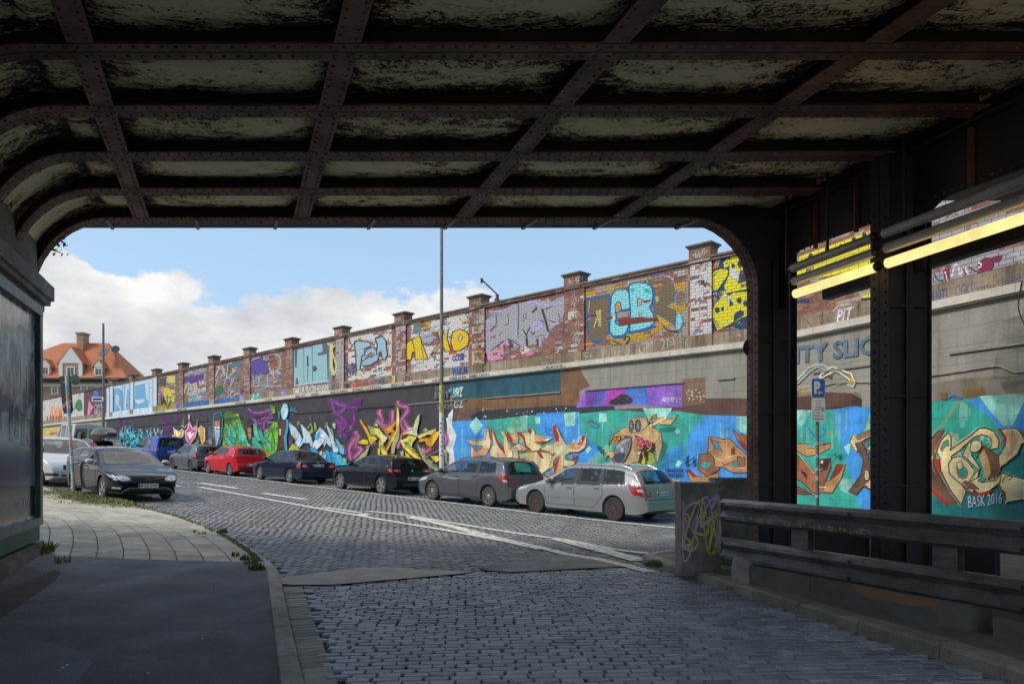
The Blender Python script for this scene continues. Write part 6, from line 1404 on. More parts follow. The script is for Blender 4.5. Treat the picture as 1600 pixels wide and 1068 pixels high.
m.poly('690,30 740,5 760,40 700,60', '#c9533a', .8); m.line('320,690 350,660 390,670 380,700 340,690', 9, '#d58a3a'); m.poly('500,120 600,100 600,130 510,150', '#c9705a', .7); m.done()
m = Mural('blue and white tags on the weathered band', 2, paintc, .006, (1240, 360), 5.933, name='tag')
m.line('90,800 150,870 120,830 170,900 160,860', 6, '#a85a48', .9, 0); m.line('210,850 220,790 310,780 320,840 250,850', 6, '#a85a48', .9, 0); m.line('230,780 250,870 300,800 330,860', 6, '#a85a48', .8, 0)
m.text('PIT', [(395, 740), (560, 700), (545, 810), (400, 860)], '#e3e4e6', .9, .03, .2); m.line('365,750 420,700 600,675', 12, '#c9c6c0', .8)
m.o = (1440, 380); m.s = 4.108; m.text('DANTI', [(22, 315), (160, 285), (165, 375), (25, 400)], '#3a6c9c', .9, -.005); m.text('OGKS', [(215, 265), (330, 245), (330, 330), (215, 345)], '#3a6c9c', .9, -.005); m.text('PSS', [(335, 245), (362, 240), (362, 300), (335, 300)], '#3a6c9c', .8, -.01); m.text('DEW', [(365, 280), (465, 265), (465, 310), (365, 325)], '#3a6c9c', .8, -.01); m.text('MILONE', [(490, 220), (640, 190), (640, 240), (490, 270)], '#3a6c9c', .7, -.01)
m.done()
# loose cable on the wall
def cable(pts, lab, r=.014):
    P = spline([Vector(wallpx(2, x, y, .03)) for x, y in pts], 5); b = MB()
    for a, c in zip(P, P[1:]): b.cyl(a, c, r, n=6, cap=False)
    o = b.build('cable', pmat('cable_grey', (.35, .32, .28), (.2, .18, .16)), wall, smooth=60); return o
cable([(1250, 608), (1290, 601), (1320, 597), (1376, 597)], '')
cable([(1446, 588), (1500, 580), (1555, 572), (1570, 575), (1585, 581), (1600, 580)], '')
P = spline([Vector(wallpx(2, x, y, .16)) for x, y in ((1597, 438), (1592, 465), (1592, 485), (1600, 505), (1610, 520))], 5); b = MB()
for a, c in zip(P, P[1:]): b.cyl(a, c, .012, n=6, cap=False)
b.build('cable', pmat('cable_dark', (.03, .03, .03)), wall, smooth=60)
# ================================================================== HOUSE
random.seed(3)
HYD = 95.
def hp(px, py, d=0.): return at(px, py, HYD + d)
tile, nt, p = newm('orange_roof_tiles')
tcx = nd(nt, 'ShaderNodeTexCoord'); wv = nd(nt, 'ShaderNodeTexWave'); wv.bands_direction = 'Z'; wv.inputs['Scale'].default_value = 2.6; wv.inputs['Distortion'].default_value = .3
nt.links.new(tcx.outputs['Object'], wv.inputs['Vector']); nz = noi(nt, tcx.outputs['Object'], .9, 5, .7)
c = mixc(nt, mrange(nt, nz, .35, .65, 0, 1), (.50, .155, .055), (.40, .12, .045)); c = mixc(nt, mth(nt, 'MULTIPLY', wv.outputs[0], .35), c, (.22, .06, .03))
nt.links.new(c, p.inputs['Base Color']); p.inputs['Roughness'].default_value = .75
hb, nt, p = newm('house_brick'); tcx = nd(nt, 'ShaderNodeTexCoord'); mpn = nd(nt, 'ShaderNodeMapping'); mpn.inputs['Rotation'].default_value = (R(90), 0, 0); nt.links.new(tcx.outputs['Object'], mpn.inputs[0])
br = nd(nt, 'ShaderNodeTexBrick'); nt.links.new(mpn.outputs[0], br.inputs['Vector'])
for k, v in (('Color1', (.30, .15, .09, 1)), ('Color2', (.42, .24, .15, 1)), ('Mortar', (.42, .36, .28, 1))): br.inputs[k].default_value = v
for k, v in (('Scale', 1), ('Mortar Size', .012), ('Brick Width', .5), ('Row Height', .16)): br.inputs[k].default_value = v
nt.links.new(br.outputs['Color'], p.inputs['Base Color']); p.inputs['Roughness'].default_value = .85
cream = pmat('cream_render', (.66, .62, .50), (.58, .54, .44), rough=.8, scale=1.5)
glassd = pmat('window_glass', (.05, .07, .08), (.12, .14, .15), rough=.12, scale=.8)
whitef = pmat('white_frame', (.72, .71, .67), (.62, .61, .58), rough=.6)
slate = pmat('grey_gutter', (.07, .07, .065), rough=.7)
hx0 = hp(-40, 592).x; hx1 = hp(196, 592).x; zev = hp(0, 592).z; zrg = hp(0, 531).z; Yf = HYD; Yb2 = HYD + 5.2
house = thing('house', 'brick house with steep orange hipped roof and white gabled dormers beyond the far wall', 'house', ((hx0 + hx1) / 2, HYD + 2.6, 0))
b = MB(); b.box(hx0, hx1, Yf, Yb2, -.5, zev - .15); b.build('wall', hb, house)
b = MB(); e = .7
A = [(hx0 - e, Yf - e, zev), (hx1 + .6, Yf - e, zev), (hx1 + .6, Yb2 + e, zev), (hx0 - e, Yb2 + e, zev), (hp(94, 0).x * 1.02, Yf + 2.5, zrg), (hp(167.5, 0).x * 1.025, Yf + 2.5, zrg), (hp(167.5, 0).x * 1.025, Yb2 - 2.5, zrg), (hp(94, 0).x * 1.02, Yb2 - 2.5, zrg)]
b.add(A, [(0, 1, 5, 4), (1, 2, 6, 5), (2, 3, 7, 6), (3, 0, 4, 7), (4, 5, 6, 7), (3, 2, 1, 0)]); roof = b.build('roof', tile, house)
b = MB(); b.box(hx0 - e - .1, hx1 + .7, Yf - e - .18, Yf - e, zev - .12, zev + .10); b.box(hx0 - e, hx1 + .5, Yf - .5, Yf - .02, zev - .5, zev - .12); b.build('gutter', slate, house)
b = MB(); b.box(hx0, hx1 + .1, Yf - .12, Yf - .01, zev - 1.0, zev - .5)
for x in (hx1 - .1,): b.box(x - .5, x + .12, Yf - .1, Yf - .004, 0, zev - 1)
b.build('cornice', cream, house)
def roofY(z): return Yf - e + (z - zev) / (zrg - zev) * (2.5 + e)
c0 = hp(124.5, 524, 2.3); c1 = hp(134.5, 545, 2.3); b = MB(); b.box(c0.x, c1.x, HYD + 1.6, HYD + 3.0, c1.z - .5, c0.z + .2); b.box(c0.x - .12, c1.x + .12, HYD + 1.48, HYD + 3.12, c0.z + .1, c0.z + .34); b.build('chimney', hb, roof)
def wind(parent, x0, x1, z0, z1, Y, mull=1):
    b = MB(); b.box(x0 - .14, x1 + .14, Y - .08, Y - .02, z0 - .14, z1 + .14); f = b.build('window', whitef, parent)
    b = MB(); n = mull + 1; w_ = (x1 - x0) / n
    for k in range(n):
        for j in range(2):
            zz0 = z0 + (z1 - z0) * (0 if j == 0 else .66); zz1 = z0 + (z1 - z0) * (.62 if j == 0 else 1); b.box(x0 + w_ * k + .05, x0 + w_ * (k + 1) - .05, Y - .1, Y - .075, zz0, zz1)
    return b.build('pane', glassd, parent if False else f)
def dormer(xa, xb, zb_, zt_, za_, win, brick=False):
    """gabled dormer from xa to xb, wall foot zb_, eave za_, apex zt_"""
    xm = (xa + xb) / 2; Y0 = Yf - e + .25 if brick else roofY(zb_) - .05
    b = MB(); b.box(xa + .12, xb - .12, Y0, roofY(za_) + .5, zb_, za_); d = b.build('dormer', hb if brick else cream, house)
    b = MB(); b.prism([Vector((xa, Y0 - .06, za_)), Vector((xb, Y0 - .06, za_)), Vector((xm, Y0 - .06, zt_))], (0, .12, 0))
    if brick: b.box(xa + .05, xa + .55, Y0 - .04, Y0 + .1, zb_, za_); b.box(xb - .55, xb - .05, Y0 - .04, Y0 + .1, zb_, za_)
    b.build('gable', whitef if brick else cream, d)
    yb = roofY(zt_); b = MB()
    b.add([(xa - .2, Y0 - .1, za_ - .18), (xm, Y0 - .1, zt_ + .05), (xm, yb + .2, zt_ + .05), (xa - .2, roofY(za_ - .18) + .2, za_ - .18)], [(0, 1, 2, 3)])
    b.add([(xb + .2, Y0 - .1, za_ - .18), (xm, Y0 - .1, zt_ + .05), (xm, yb + .2, zt_ + .05), (xb + .2, roofY(za_ - .18) + .2, za_ - .18)], [(3, 2, 1, 0)])
    b.build('dormer_roof', tile, d); wind(d, *win, Y0, 1); return d
q = lambda px, py: hp(px, py, -.5)
dormer(q(91, 0).x, q(129, 0).x, q(0, 590).z, q(0, 541).z, q(0, 567).z, (q(105, 0).x, q(115.5, 0).x, q(0, 585).z, q(0, 574).z), True)
dormer(q(146.5, 0).x, q(162.5, 0).x, q(0, 588).z, q(0, 562).z, q(0, 573).z, (q(149.5, 0).x, q(159.5, 0).x, q(0, 585).z, q(0, 576).z))
dormer(q(60, 0).x, q(79, 0).x, q(0, 585).z, q(0, 560).z, q(0, 572).z, (q(66, 0).x, q(75, 0).x, q(0, 584).z, q(0, 574).z))
for px in (62, 86, 132, 158, 186): wind(house, hp(px - 4, 0).x, hp(px + 4, 0).x, hp(0, 614).z, hp(0, 602).z, Yf)
b = MB(); c = hp(181, 546, 1); b.lathe((c.x, c.y, c.z), [(.02, 0), (.5, .12), (.52, .16)], n=14, axis=(.3, -1, .3)); b.cyl((c.x, c.y, c.z - 1.4), (c.x, c.y, c.z), .05, n=6); b.build('satellite_dish', slate, house)
b = MB(); c = hp(170, 552, 1.5); b.obox((c.x + .2, c.y - 1.5, c.z), (1, 0, 0), (0, .65, .76), (0, -.76, .65), .5, .7, .05); b.build('skylight', glassd, roof)

# ================================================================== POLES AND SIGNS
polem = pmat('pole_grey', (.22, .23, .21), (.13, .14, .13), rough=.55, scale=5, metal=.3)
wht = pmat('white_enamel', (.78, .78, .76), (.66, .66, .64), rough=.45, scale=6)
def wallY(px, t): return t / (.000623 * (px + 350))
Yp = wallY(690, 17.6); bx = (690 - 800) / 1120 * Yp; gz = g(bx, Yp)
lampo = thing('street_lamp', 'tall slender grey lamp pole with yellow and white painted foot before the wall', 'lamp pole', (bx, Yp, gz))
b = MB(); b.cyl((bx, Yp, gz), (bx, Yp, gz + 2.2), .085, n=14); b.cyl((bx, Yp, gz + 2.2), (bx, Yp, 12.5), .075, .055, n=14); b.build('pole', polem, lampo, smooth=40)
b = MB(); b.cyl((bx, Yp, gz + .1), (bx, Yp, at(0, 645, Yp).z), .092, n=14, cap=False); b.build('white_paint', wht, lampo, smooth=40)
b = MB(); b.cyl((bx, Yp, at(0, 645, Yp).z), (bx, Yp, at(0, 602, Yp).z), .091, n=14, cap=False); b.build('yellow_paint', pmat('yellow_band', (.62, .52, .06), (.5, .45, .1), rough=.6, scale=12), lampo, smooth=40)
b = MB(); b.cyl((bx, Yp, 12.5), (bx + 1.6, Yp - .8, 12.9), .04, n=8); b.obox((bx + 1.9, Yp - .95, 12.93), (.9, -.45, 0), (.45, .9, 0), (0, 0, 1), .4, .13, .07); b.build('lamp_head', polem, lampo)
blu = pmat('blue_ink', (.05, .14, .42), (.04, .1, .3), rough=.5)
for k in range(16):
    b = MB(); z = at(0, 642 - k * 2.4, Yp).z; a = random.uniform(-.08, .08); p0 = Vector((bx + a, Yp - .094, z)); b.beam(p0, p0 + Vector((random.uniform(-.05, .05), .0, .10)), .018, .006, up=(0, 1, 0)); b.build('sticker', blu, lampo)
for k in range(9):
    b = MB(); z = at(0, 712 - k * 7.1, Yp).z; a = random.uniform(-.04, .04); b.box(bx + a - .03, bx + a + .03, Yp - .099, Yp - .093, z, z + .05); b.build('sticker', blu, lampo)
# thin mast with lamp arm behind the brick parapet
Ym = wallY(777, 20.5); mx = (777 - 800) / 1120 * Ym
mast = thing('rail_yard_lamp', 'small rusty mast with slanting arm rising behind the brick parapet', 'mast', (mx, Ym, 0))
zt_ = at(0, 460, Ym).z; b = MB(); b.cyl((mx, Ym, 0), (mx, Ym, zt_), .07, n=8); b.cyl((mx, Ym, zt_ - .25), (mx + .01, Ym, zt_ - .2), .13, n=8); b.build('mast_pole', pmat('rusty_mast', (.12, .07, .055)), mast)
e_ = at(752, 436, Ym); b = MB(); b.cyl((mx, Ym, zt_), e_, .03, n=8); b.build('arm', slate, mast)
b = MB(); b.obox(e_ + Vector((.02, 0, -.06)), (1, 0, 0), (0, 1, 0), (0, 0, 1), .05, .05, .09); b.build('lamp_head', slate, mast)
# green pole with scrawled plate near the house
Yq = wallY(162, 17.8); qx = (161.5 - 800) / 1120 * Yq; gz = g(qx, Yq)
pp = thing('sign_pole', 'tall thin greenish pole carrying a small white scrawled plate, in front of the house', 'pole', (qx, Yq, gz))
b = MB(); b.cyl((qx, Yq, gz), (qx, Yq, at(0, 505, Yq).z), .11, .08, n=10); b.build('pole', pmat('green_pole', (.16, .2, .17), (.1, .12, .1), rough=.6), pp)
b = MB(); p0 = at(145, 627, Yq); p1 = at(163, 620, Yq); b.box(p0.x, p1.x, Yq - .15, Yq - .12, p0.z, p1.z); pl_ = b.build('plate', wht, pp)
b = MB(); m_ = [(p0.x + (p1.x - p0.x) * (.1 + .06 * k), Yq - .153, p0.z + (p1.z - p0.z) * (.25 if k % 2 else .75)) for k in range(14)]
for a, c in zip(m_, m_[1:]): b.beam(a, c, .07, .004, up=(0, 1, 0))
b.build('scrawl', blu, pl_)
# parking sign behind the rail
Ys = 14.6; sx = (1277 - 800) / 1120 * Ys; gz = g(sx, Ys); Wp = 14.6 / 1120
sg = thing('parking_sign', 'blue parking sign with white P and arrow above a white text plate', 'road sign', (sx, Ys, gz))
b = MB(); b.cyl((sx, Ys, gz), (sx, Ys, at(0, 590, Ys).z), .032, n=12); b.build('post', polem, sg, smooth=40)
def signplate(name, px0, px1, py0, py1, m, Y, th=.004, r=.03):
    a = at(px0, py1, Y); c = at(px1, py0, Y); P = []
    for cx_, cz_, t0 in ((c.x - r, c.z - r, 0), (a.x + r, c.z - r, 90), (a.x + r, a.z + r, 180), (c.x - r, a.z + r, 270)):
        P += [Vector((cx_ + r * math.cos(R(t0 + t)), Y, cz_ + r * math.sin(R(t0 + t)))) for t in (0, 30, 60, 90)]
    b = MB(); b.prism(P, (0, th, 0)); return b.build(name, m, sg)
sbl = pmat('sign_blue', (.012, .12, .46), (.01, .10, .40), rough=.35); 
w1 = signplate('rim', 1267.6, 1289.5, 590.5, 620.3, wht, Ys - .045); signplate('blue_panel', 1268.6, 1288.5, 591.5, 619.3, sbl, Ys - .050)
def tx3(tx, q, m, parent, Y, bold=0, name='lettering'):
    vs, fs, _, _ = textmesh(tx, 1, 0, bold); x0, y0, x1, y1 = q; b = MB(); b.add([tuple(at(x0 + (x1 - x0) * u, y1 + (y0 - y1) * v, Y)) for u, v in vs], fs); return b.build(name, m, parent)
tx3('P', (1272.3, 595, 1282, 615.5), wht, sg, Ys - .053, .05)
b = MB()
for q in (((1278, 613.2), (1286, 613.2)), ((1278, 613.2), (1281, 610.4)), ((1278, 613.2), (1281, 616))): b.beam(at(*q[0], Ys - .053), at(*q[1], Ys - .053), .018, .002, up=(0, 1, 0))
b.build('arrow', wht, sg)
signplate('text_plate', 1268.3, 1289.4, 621.5, 658.5, wht, Ys - .045)
blk = pmat('black_ink', (.02, .02, .02), rough=.5)
for tx, x0, y0, x1, y1 in (('werktags', 1274, 625, 1284, 627.5), ('8-23 h', 1275.5, 629, 1283, 631.5), ('mit', 1275, 633.5, 1279, 636), ('bis 2 Std.', 1274, 638, 1281.5, 640.5), ('oder', 1276, 643, 1282, 645), ('Parkausweis', 1272, 647.5, 1286, 650), ('Dreimühlenstr.', 1270.3, 652.5, 1287.5, 655.2)): tx3(tx, (x0, y0, x1, y1), blk, sg, Ys - .047)
b = MB()
for px, py, w_, c in ((1281, 635, 2, 0), (1285, 638.5, 4, 1)): a = at(px - w_ / 2, py + w_ * .8, Ys - .048); c2 = at(px + w_ / 2, py - w_ * .8, Ys - .048); b.box(a.x, c2.x, Ys - .050, Ys - .048, a.z, c2.z)
for z, h_ in ((.9, .06), (1.25, .09), (1.45, .05), (1.72, .06), (1.98, .05)): b.cyl((sx, Ys, gz + z), (sx, Ys, gz + z + h_), .034, n=10, cap=False)
b.build('sticker', pmat('sticker_pale', (.6, .58, .6), (.2, .2, .3), rough=.5, scale=60), sg)
# leaning scrawled post with the backs of signs, left
bs = onground(115.5, 772); tp = at(104.0, 586, bs.y - .1); mid = at(107.3, 648, bs.y - .05)
sp_ = thing('leaning_sign_post', 'leaning striped post with dark sign backs beside the dark estate car', 'sign post', tuple(bs))
d = (tp - bs).normalized()
cols = [pmat('post_white', (.62, .61, .58), (.4, .42, .44), rough=.6, scale=15), pmat('post_blue', (.09, .25, .55), (.35, .5, .6), rough=.6, scale=15), pmat('post_red', (.5, .12, .11), (.5, .4, .38), rough=.6, scale=15), pmat('post_green', (.22, .34, .24), (.5, .55, .5), rough=.6, scale=15)]
b = MB(); z = 0.; Lt = (tp - bs).length; k = 0; sq = (2, 3, 0, 1, 0, 1, 2, 0, 3, 0, 1, 0, 2, 1, 0, 0)
while z < Lt:
    e = min(Lt, z + .22); b.cyl(bs + d * z, bs + d * e, .045, n=12, mi=sq[k % 16], cap=(z == 0 or e == Lt)); z = e; k += 1
b.build('post', cols, sp_, smooth=40)
dkm = pmat('sign_back', (.035, .038, .038), (.06, .06, .058), rough=.5, scale=5, metal=.4)
Y3 = bs.y
b = MB(); pr = [at(93, 588, Y3), at(109, 585, Y3), at(113.3, 640, Y3), at(111, 646, Y3), at(100, 646, Y3), at(97.5, 638, Y3)]; b.prism([Vector(p_) for p_ in pr], (0, .03, 0)); b.build('sign_back', dkm, sp_)
b = MB(); c = at(117, 593, Y3 - .1); b.lathe(c, [(.04, 0), (.12, .02), (.13, .03), (.12, .035)], n=24, axis=(.75, -.65, 0)); o = b.build('round_sign_back', polem, sp_, smooth=35)
for v in o.data.vertices: v.co.z = (v.co.z + ORG[sp_].z - c.z) * 1.15 + c.z - ORG[sp_].z
b = MB(); b.beam(at(99, 597, Y3 - .07), at(119, 592, Y3 - .1), .03, .03); b.build('bracket', polem, sp_)
b = MB()
for px, py, h_ in ((100, 634, 6), (105, 630, 8), (109, 627, 7), (108, 640, 5)):
    b = MB(); a = at(px, py, Y3 - .06); b.lathe(a, [(.02, 0), (.05, .01), (.05, .03)], n=8, axis=(.1, -1, 0)); b.build('sticker', cols[2], sp_)
# ivy sprig under the left knee of the bridge
b = MB(); random.seed(9); c0 = at(80, 386, 11.7)
for k in range(26):
    p_ = c0 + Vector((random.uniform(-.05, .28), random.uniform(-.1, .1), random.uniform(-.12, .14))); s_ = random.uniform(.025, .05); a = Vector((random.uniform(-1, 1), random.uniform(-1, 1), random.uniform(-1, 1))).normalized(); c = a.orthogonal().normalized(); b.add([p_, p_ + a * s_ + c * s_ * .5, p_ + a * s_ * 2, p_ + a * s_ - c * s_ * .5], [(0, 1, 2, 3)])
for k in range(6): b.cyl(c0 + Vector((-.2, 0, .1)), c0 + Vector((random.uniform(0, .25), random.uniform(-.1, .1), random.uniform(-.1, .12))), .005, n=5)
solo(b, 'ivy_sprig', leafm, 'small leafy sprig growing from the bridge edge at upper left', 'plant', tuple(c0))
b = MB(); c0 = onground(74, 862, .1)
blades(b, (c0.x, c0.y, c0.z), 70, .10, .20, .9); solo(b, 'corner_weed', leafm, 'ragged green weed at the foot of the abutment corner', 'plant', tuple(c0))
# litter by the abutment
b = MB()
for px, py in ((72, 899), (105, 1038), (98, 1042), (232, 1050), (316, 996), (160, 914)):
    c = onground(px, py, .105); s_ = random.uniform(.008, .02); b.add([c + Vector((s_, 0, 0)), c + Vector((0, s_ * .8, .004)), c + Vector((-s_, 0, .002)), c + Vector((0, -s_, 0))], [(0, 1, 2, 3)])
tag(b.build('litter', wht), kind='stuff')
# ================================================================== CARS
def carpaint(name, c, metal=.5, rough=.28, coat=.4, dust=.22):
    if name in MATS: return MATS[name]
    m, nt, p = newm(name); MATS[name] = m; tcx = nd(nt, 'ShaderNodeTexCoord'); o = tcx.outputs['Object']
    s = nd(nt, 'ShaderNodeSeparateXYZ'); nt.links.new(o, s.inputs[0])
    d = mth(nt, 'MULTIPLY', mrange(nt, s.outputs[2], .15, .75, 1, .25), mrange(nt, noi(nt, o, 3, 6, .7), .35, .75, 0, 1))
    nt.links.new(mixc(nt, mth(nt, 'MULTIPLY', d, dust), c, (.22, .20, .17)), p.inputs['Base Color'])
    p.inputs['Metallic'].default_value = metal; p.inputs['Roughness'].default_value = rough; p.inputs['Coat Weight'].default_value = coat; p.inputs['Specular IOR Level'].default_value = .16; p.inputs['Coat Roughness'].default_value = .04
    return m
cglass = pmat('car_glass', (.010, .014, .016), (.018, .024, .026), rough=.03, spec=.42, coat=0.)
cglass, nt, p = newm('car_window_glass'); nt.nodes.remove(p)
tr_ = nd(nt, 'ShaderNodeBsdfTransparent'); tr_.inputs[0].default_value = (.55, .64, .64, 1); gl_ = nd(nt, 'ShaderNodeBsdfGlossy'); gl_.inputs['Roughness'].default_value = .02
lw = nd(nt, 'ShaderNodeLayerWeight'); lw.inputs[0].default_value = .5; mx_ = nd(nt, 'ShaderNodeMixShader'); nt.links.new(mth(nt, 'MULTIPLY_ADD', mth(nt, 'POWER', lw.outputs['Facing'], 4.0), .85, .055), mx_.inputs[0])
nt.links.new(tr_.outputs[0], mx_.inputs[1]); nt.links.new(gl_.outputs[0], mx_.inputs[2]); nt.links.new(mx_.outputs[0], nt.nodes['Material Output'].inputs[0])
seatm = pmat('seat_cloth', (.03, .03, .032), (.05, .05, .052), rough=.9)
rub = pmat('black_rubber', (.012, .012, .013), rough=.6)
trimm = pmat('black_trim', (.022, .022, .024), (.03, .03, .032), rough=.5)
tyrem = pmat('tyre_rubber', (.022, .021, .020), (.045, .042, .038), rough=.85, scale=8)
alloy = pmat('alloy', (.42, .43, .44), (.32, .32, .33), rough=.35, metal=.8, scale=9)
steelw = pmat('steel_wheel', (.045, .04, .037), (.09, .065, .045), rough=.6, metal=.4, scale=12)
chrome = pmat('chrome', (.62, .62, .63), rough=.18, metal=1)
redl = pmat('red_lens', (.42, .012, .014), (.30, .01, .012), rough=.12, coat=1)
clr = pmat('clear_lens', (.62, .64, .66), (.28, .30, .32), rough=.1, coat=1, scale=30)
plw = pmat('plate_white', (.74, .74, .72), rough=.4); plb = pmat('plate_blue', (.02, .10, .50), rough=.4)
def interp(P, x):
    if x <= P[0][0]: return P[0][1]
    for (a, b), (c, d) in zip(P, P[1:]):
        if x <= c: return b + (d - b) * (x - a) / max(1e-9, c - a)
    return P[-1][1]
def smoothprof(P):
    Q = spline([Vector(p) for p in P], 5); out = []
    for q in Q:
        if not out or q.x > out[-1][0] + 1e-4: out.append((q.x, q.y))
    return out
def car(c, label, loc, rz, group=None):
    L_, W, rw = c['L'], c['W'], c.get('r', .32); top = smoothprof(c['top']); belt = c['belt']
    wd = c['wheels']; ra = rw + c.get('arch', .055); pm = c['paint']; clr_ = c.get('clear', .20)
    fk, rk_ = c.get('fk', .20), c.get('rk', .11); tum = c.get('tum', .42)
    root = thing(c.get('name', 'parked_car'), label, c.get('cat', 'car'), loc, rz, group)
    def wf(d): return W / 2 * (1 - fk * max(0, 1 - d / .75) ** 2.3) * (1 - rk_ * max(0, 1 - (L_ - d) / .5) ** 2.3)
    def ys(d, z):
        zs = interp(belt, d); w_ = wf(d)
        if z < zs: q = (zs - z) / zs; return w_ * (1 - .075 * q * q + .012 * math.sin(min(1, q * 1.6) * math.pi))
        return w_ * (1 - .02 * min(1, (z - zs) / .03)) - tum * (z - zs)
    def zlow(d):
        z = clr_ + .10 * max(0, 1 - d / .35) ** 2 + .12 * max(0, 1 - (L_ - d) / .4) ** 2
        for q in wd:
            if abs(d - q) < ra: z = max(z, rw + math.sqrt(ra * ra - (d - q) ** 2) - .01)
        return z
    def sec(d):
        T = interp(top, d); zs = interp(belt, d); hi = max(0, min(1, (T - zs) / .35)); cr = .02 + .025 * hi; r = .05 + .06 * hi
        zb = zlow(d); zt = max(T - cr - r, zb + .02); r = T - cr - zt
        out = [(0, zb + (.0 if zb > .4 else .0)), (ys(d, zb) - .07, zb), (ys(d, zb) - .012, zb)]
        n = 11
        ylast = 0
        for i in range(n + 1):
            z = zb + .012 + (zt - zb - .012) * i / n; ylast = ys(d, z); out.append((ylast, z))
        yt = max(.05, ylast - r * 1.15); rr = ylast - yt
        for i in range(1, 6): t = i / 5 * math.pi / 2; out.append((yt + rr * math.cos(t), zt + r * math.sin(t)))
        for i in range(1, 7): y = yt * (1 - i / 6); out.append((y, T - cr * (y / yt) ** 2))
        return out
    ds = set([0, .01, .03, .06, .1, L_, L_ - .01, L_ - .03, L_ - .06, L_ - .1]) | {q[0] for q in top if 0 <= q[0] <= L_}
    k = 0.
    while k < L_: ds.add(round(k, 3)); k += .09
    for q in wd:
        for t in range(0, 181, 9): ds.add(round(q + ra * math.cos(R(t)), 4))
        ds.add(q - ra - .002); ds.add(q + ra + .002)
    ds = sorted(d for d in ds if 0 <= d <= L_); dd = [ds[0]]
    for d in ds[1:]:
        if d - dd[-1] > .0015: dd.append(d)
    b = MB(); rows_ = []
    for d in dd:
        S_ = sec(d); x = L_ / 2 - d
        rows_.append([(x, -y, z) for y, z in S_] + [(x, y, z) for y, z in S_[::-1][1:]])
    b.grid(rows_)
    nr = len(rows_[0])
    for e in (0, len(rows_) - 1): b.f.append(tuple(e * nr + i for i in range(nr))); b.m.append(0)
    body = b.build('body', [pm, rub], root, local=True, smooth=34, fix=True)
    bm = bmesh.new(); bm.from_mesh(body.data); tree = BVHTree.FromBMesh(bm)
    def zt0(d): return interp(top, d) - .045 - c.get('gap', .06)
    def zb0(d): return interp(belt, d) + .025
    SW = [[(b0, zb0(b0)), ((b0 + b1) / 2, zb0((b0 + b1) / 2)), (b1, zb0(b1)), (t1, zt0(t1)), ((t0 + t1) / 2, zt0((t0 + t1) / 2)), (t0, max(zt0(t0), zb0(t0) + .03))] for b0, t0, b1, t1 in c['win']]
    ww = c['wscreen']; FW = [(-ww[0], ww[2]), (ww[0], ww[2]), (ww[1], ww[3]), (-ww[1], ww[3])]
    RW = [[(q[0], q[4]), (q[1], q[4]), (q[3], q[5]), (q[2], q[5])] for q in ([] if not c.get('rscreen') else c['rscreen'] if isinstance(c['rscreen'], list) else [c['rscreen']])]
    kill = []
    def inside(v):
        d = L_ / 2 - v.x; mid = (c['win'][0][1] + .1)
        if abs(v.y) > .35 and any(inpoly(d, v.z, P) for P in SW) and abs(v.y) > abs(ys(d, v.z)) - .09: return True
        if d < mid and v.z > ww[2] - .02 and inpoly(v.y, v.z, FW): return True
        return d > L_ - 1.1 and any(inpoly(v.y, v.z, P) for P in RW)
    for f in bm.faces:
        if f.normal.z > .93 or f.normal.z < -.5: continue
        k_ = sum(inside(v.co) for v in f.verts)
        if k_ == len(f.verts): kill.append(f)
        elif inside(f.calc_center_median()): f.material_index = 1
    bmesh.ops.delete(bm, geom=kill, context='FACES'); bm.to_mesh(body.data); bm.free()
    wd0, wd1 = wd; hs = c.get('seat', 0); b = MB(); xs0 = L_ / 2 - (wd0 + 1.25 + hs)
    for x in (xs0, xs0 - .95):
        for y in ((-.38, .38) if x == xs0 else (-.42, 0, .42)):
            b.box(x - .1, x + .45, y - .24, y + .24, .35, .60)
            for z0_, z1_, w0, th in ((.58, 1.12 + hs * .2, .23, .07), (1.14 + hs * .2, 1.30 + hs * .2, .12, .05)): b.box(x - .16 - (z1_ - 1) * .2, x - .02 - (z1_ - 1) * .2, y - w0, y + w0, z0_, z1_)
    b.build('seats', seatm, root, local=True)
    b = MB(); b.box(L_ / 2 - wd0 - .72, L_ / 2 - wd0 - .30, -W / 2 + .16, W / 2 - .16, .62, ww[2] - .09); b.build('dashboard', rub, root, local=True)
    def cast(o, d):
        h = tree.ray_cast(Vector(o) - Vector(d) * 4, Vector(d), 10)
        return h
    DIR = {'L': Vector((0, -1, 0)), 'R': Vector((0, 1, 0)), 'F': Vector((-1, 0, 0)), 'B': Vector((1, 0, 0)), 'T': Vector((0, 0, -1))}
    def pt(side, a, z):
        if side in 'LR': return Vector((L_ / 2 - a, 0, z))
        if side == 'T': return Vector((L_ / 2 - a, z, 1))
        return Vector((0, a, z))
    def ruled(b, side, A, Bt, off, nx=10, ny=5, mi=0):
        """surface patch hugging the body between polyline A (bottom) and B (top)"""
        def pl(P, u):
            k = u * (len(P) - 1); i = min(int(k), len(P) - 2); f = k - i; return (P[i][0] + (P[i + 1][0] - P[i][0]) * f, P[i][1] + (P[i + 1][1] - P[i][1]) * f)
        rw_ = []
        for j in range(ny + 1):
            r_ = []
            for i in range(nx + 1):
                a0, a1 = pl(A, i / nx), pl(Bt, i / nx); v = j / ny; q = (a0[0] + (a1[0] - a0[0]) * v, a0[1] + (a1[1] - a0[1]) * v)
                p_ = pt(side, *q); h = cast(p_, DIR[side])
                if h[0] is None: n_ = tree.find_nearest(p_ - DIR[side] * .5); h = n_
                n = h[1] if h[1].dot(DIR[side]) < 0 else -h[1]; r_.append(h[0] + n * off)
            rw_.append(r_)
        b.grid(rw_, mi)
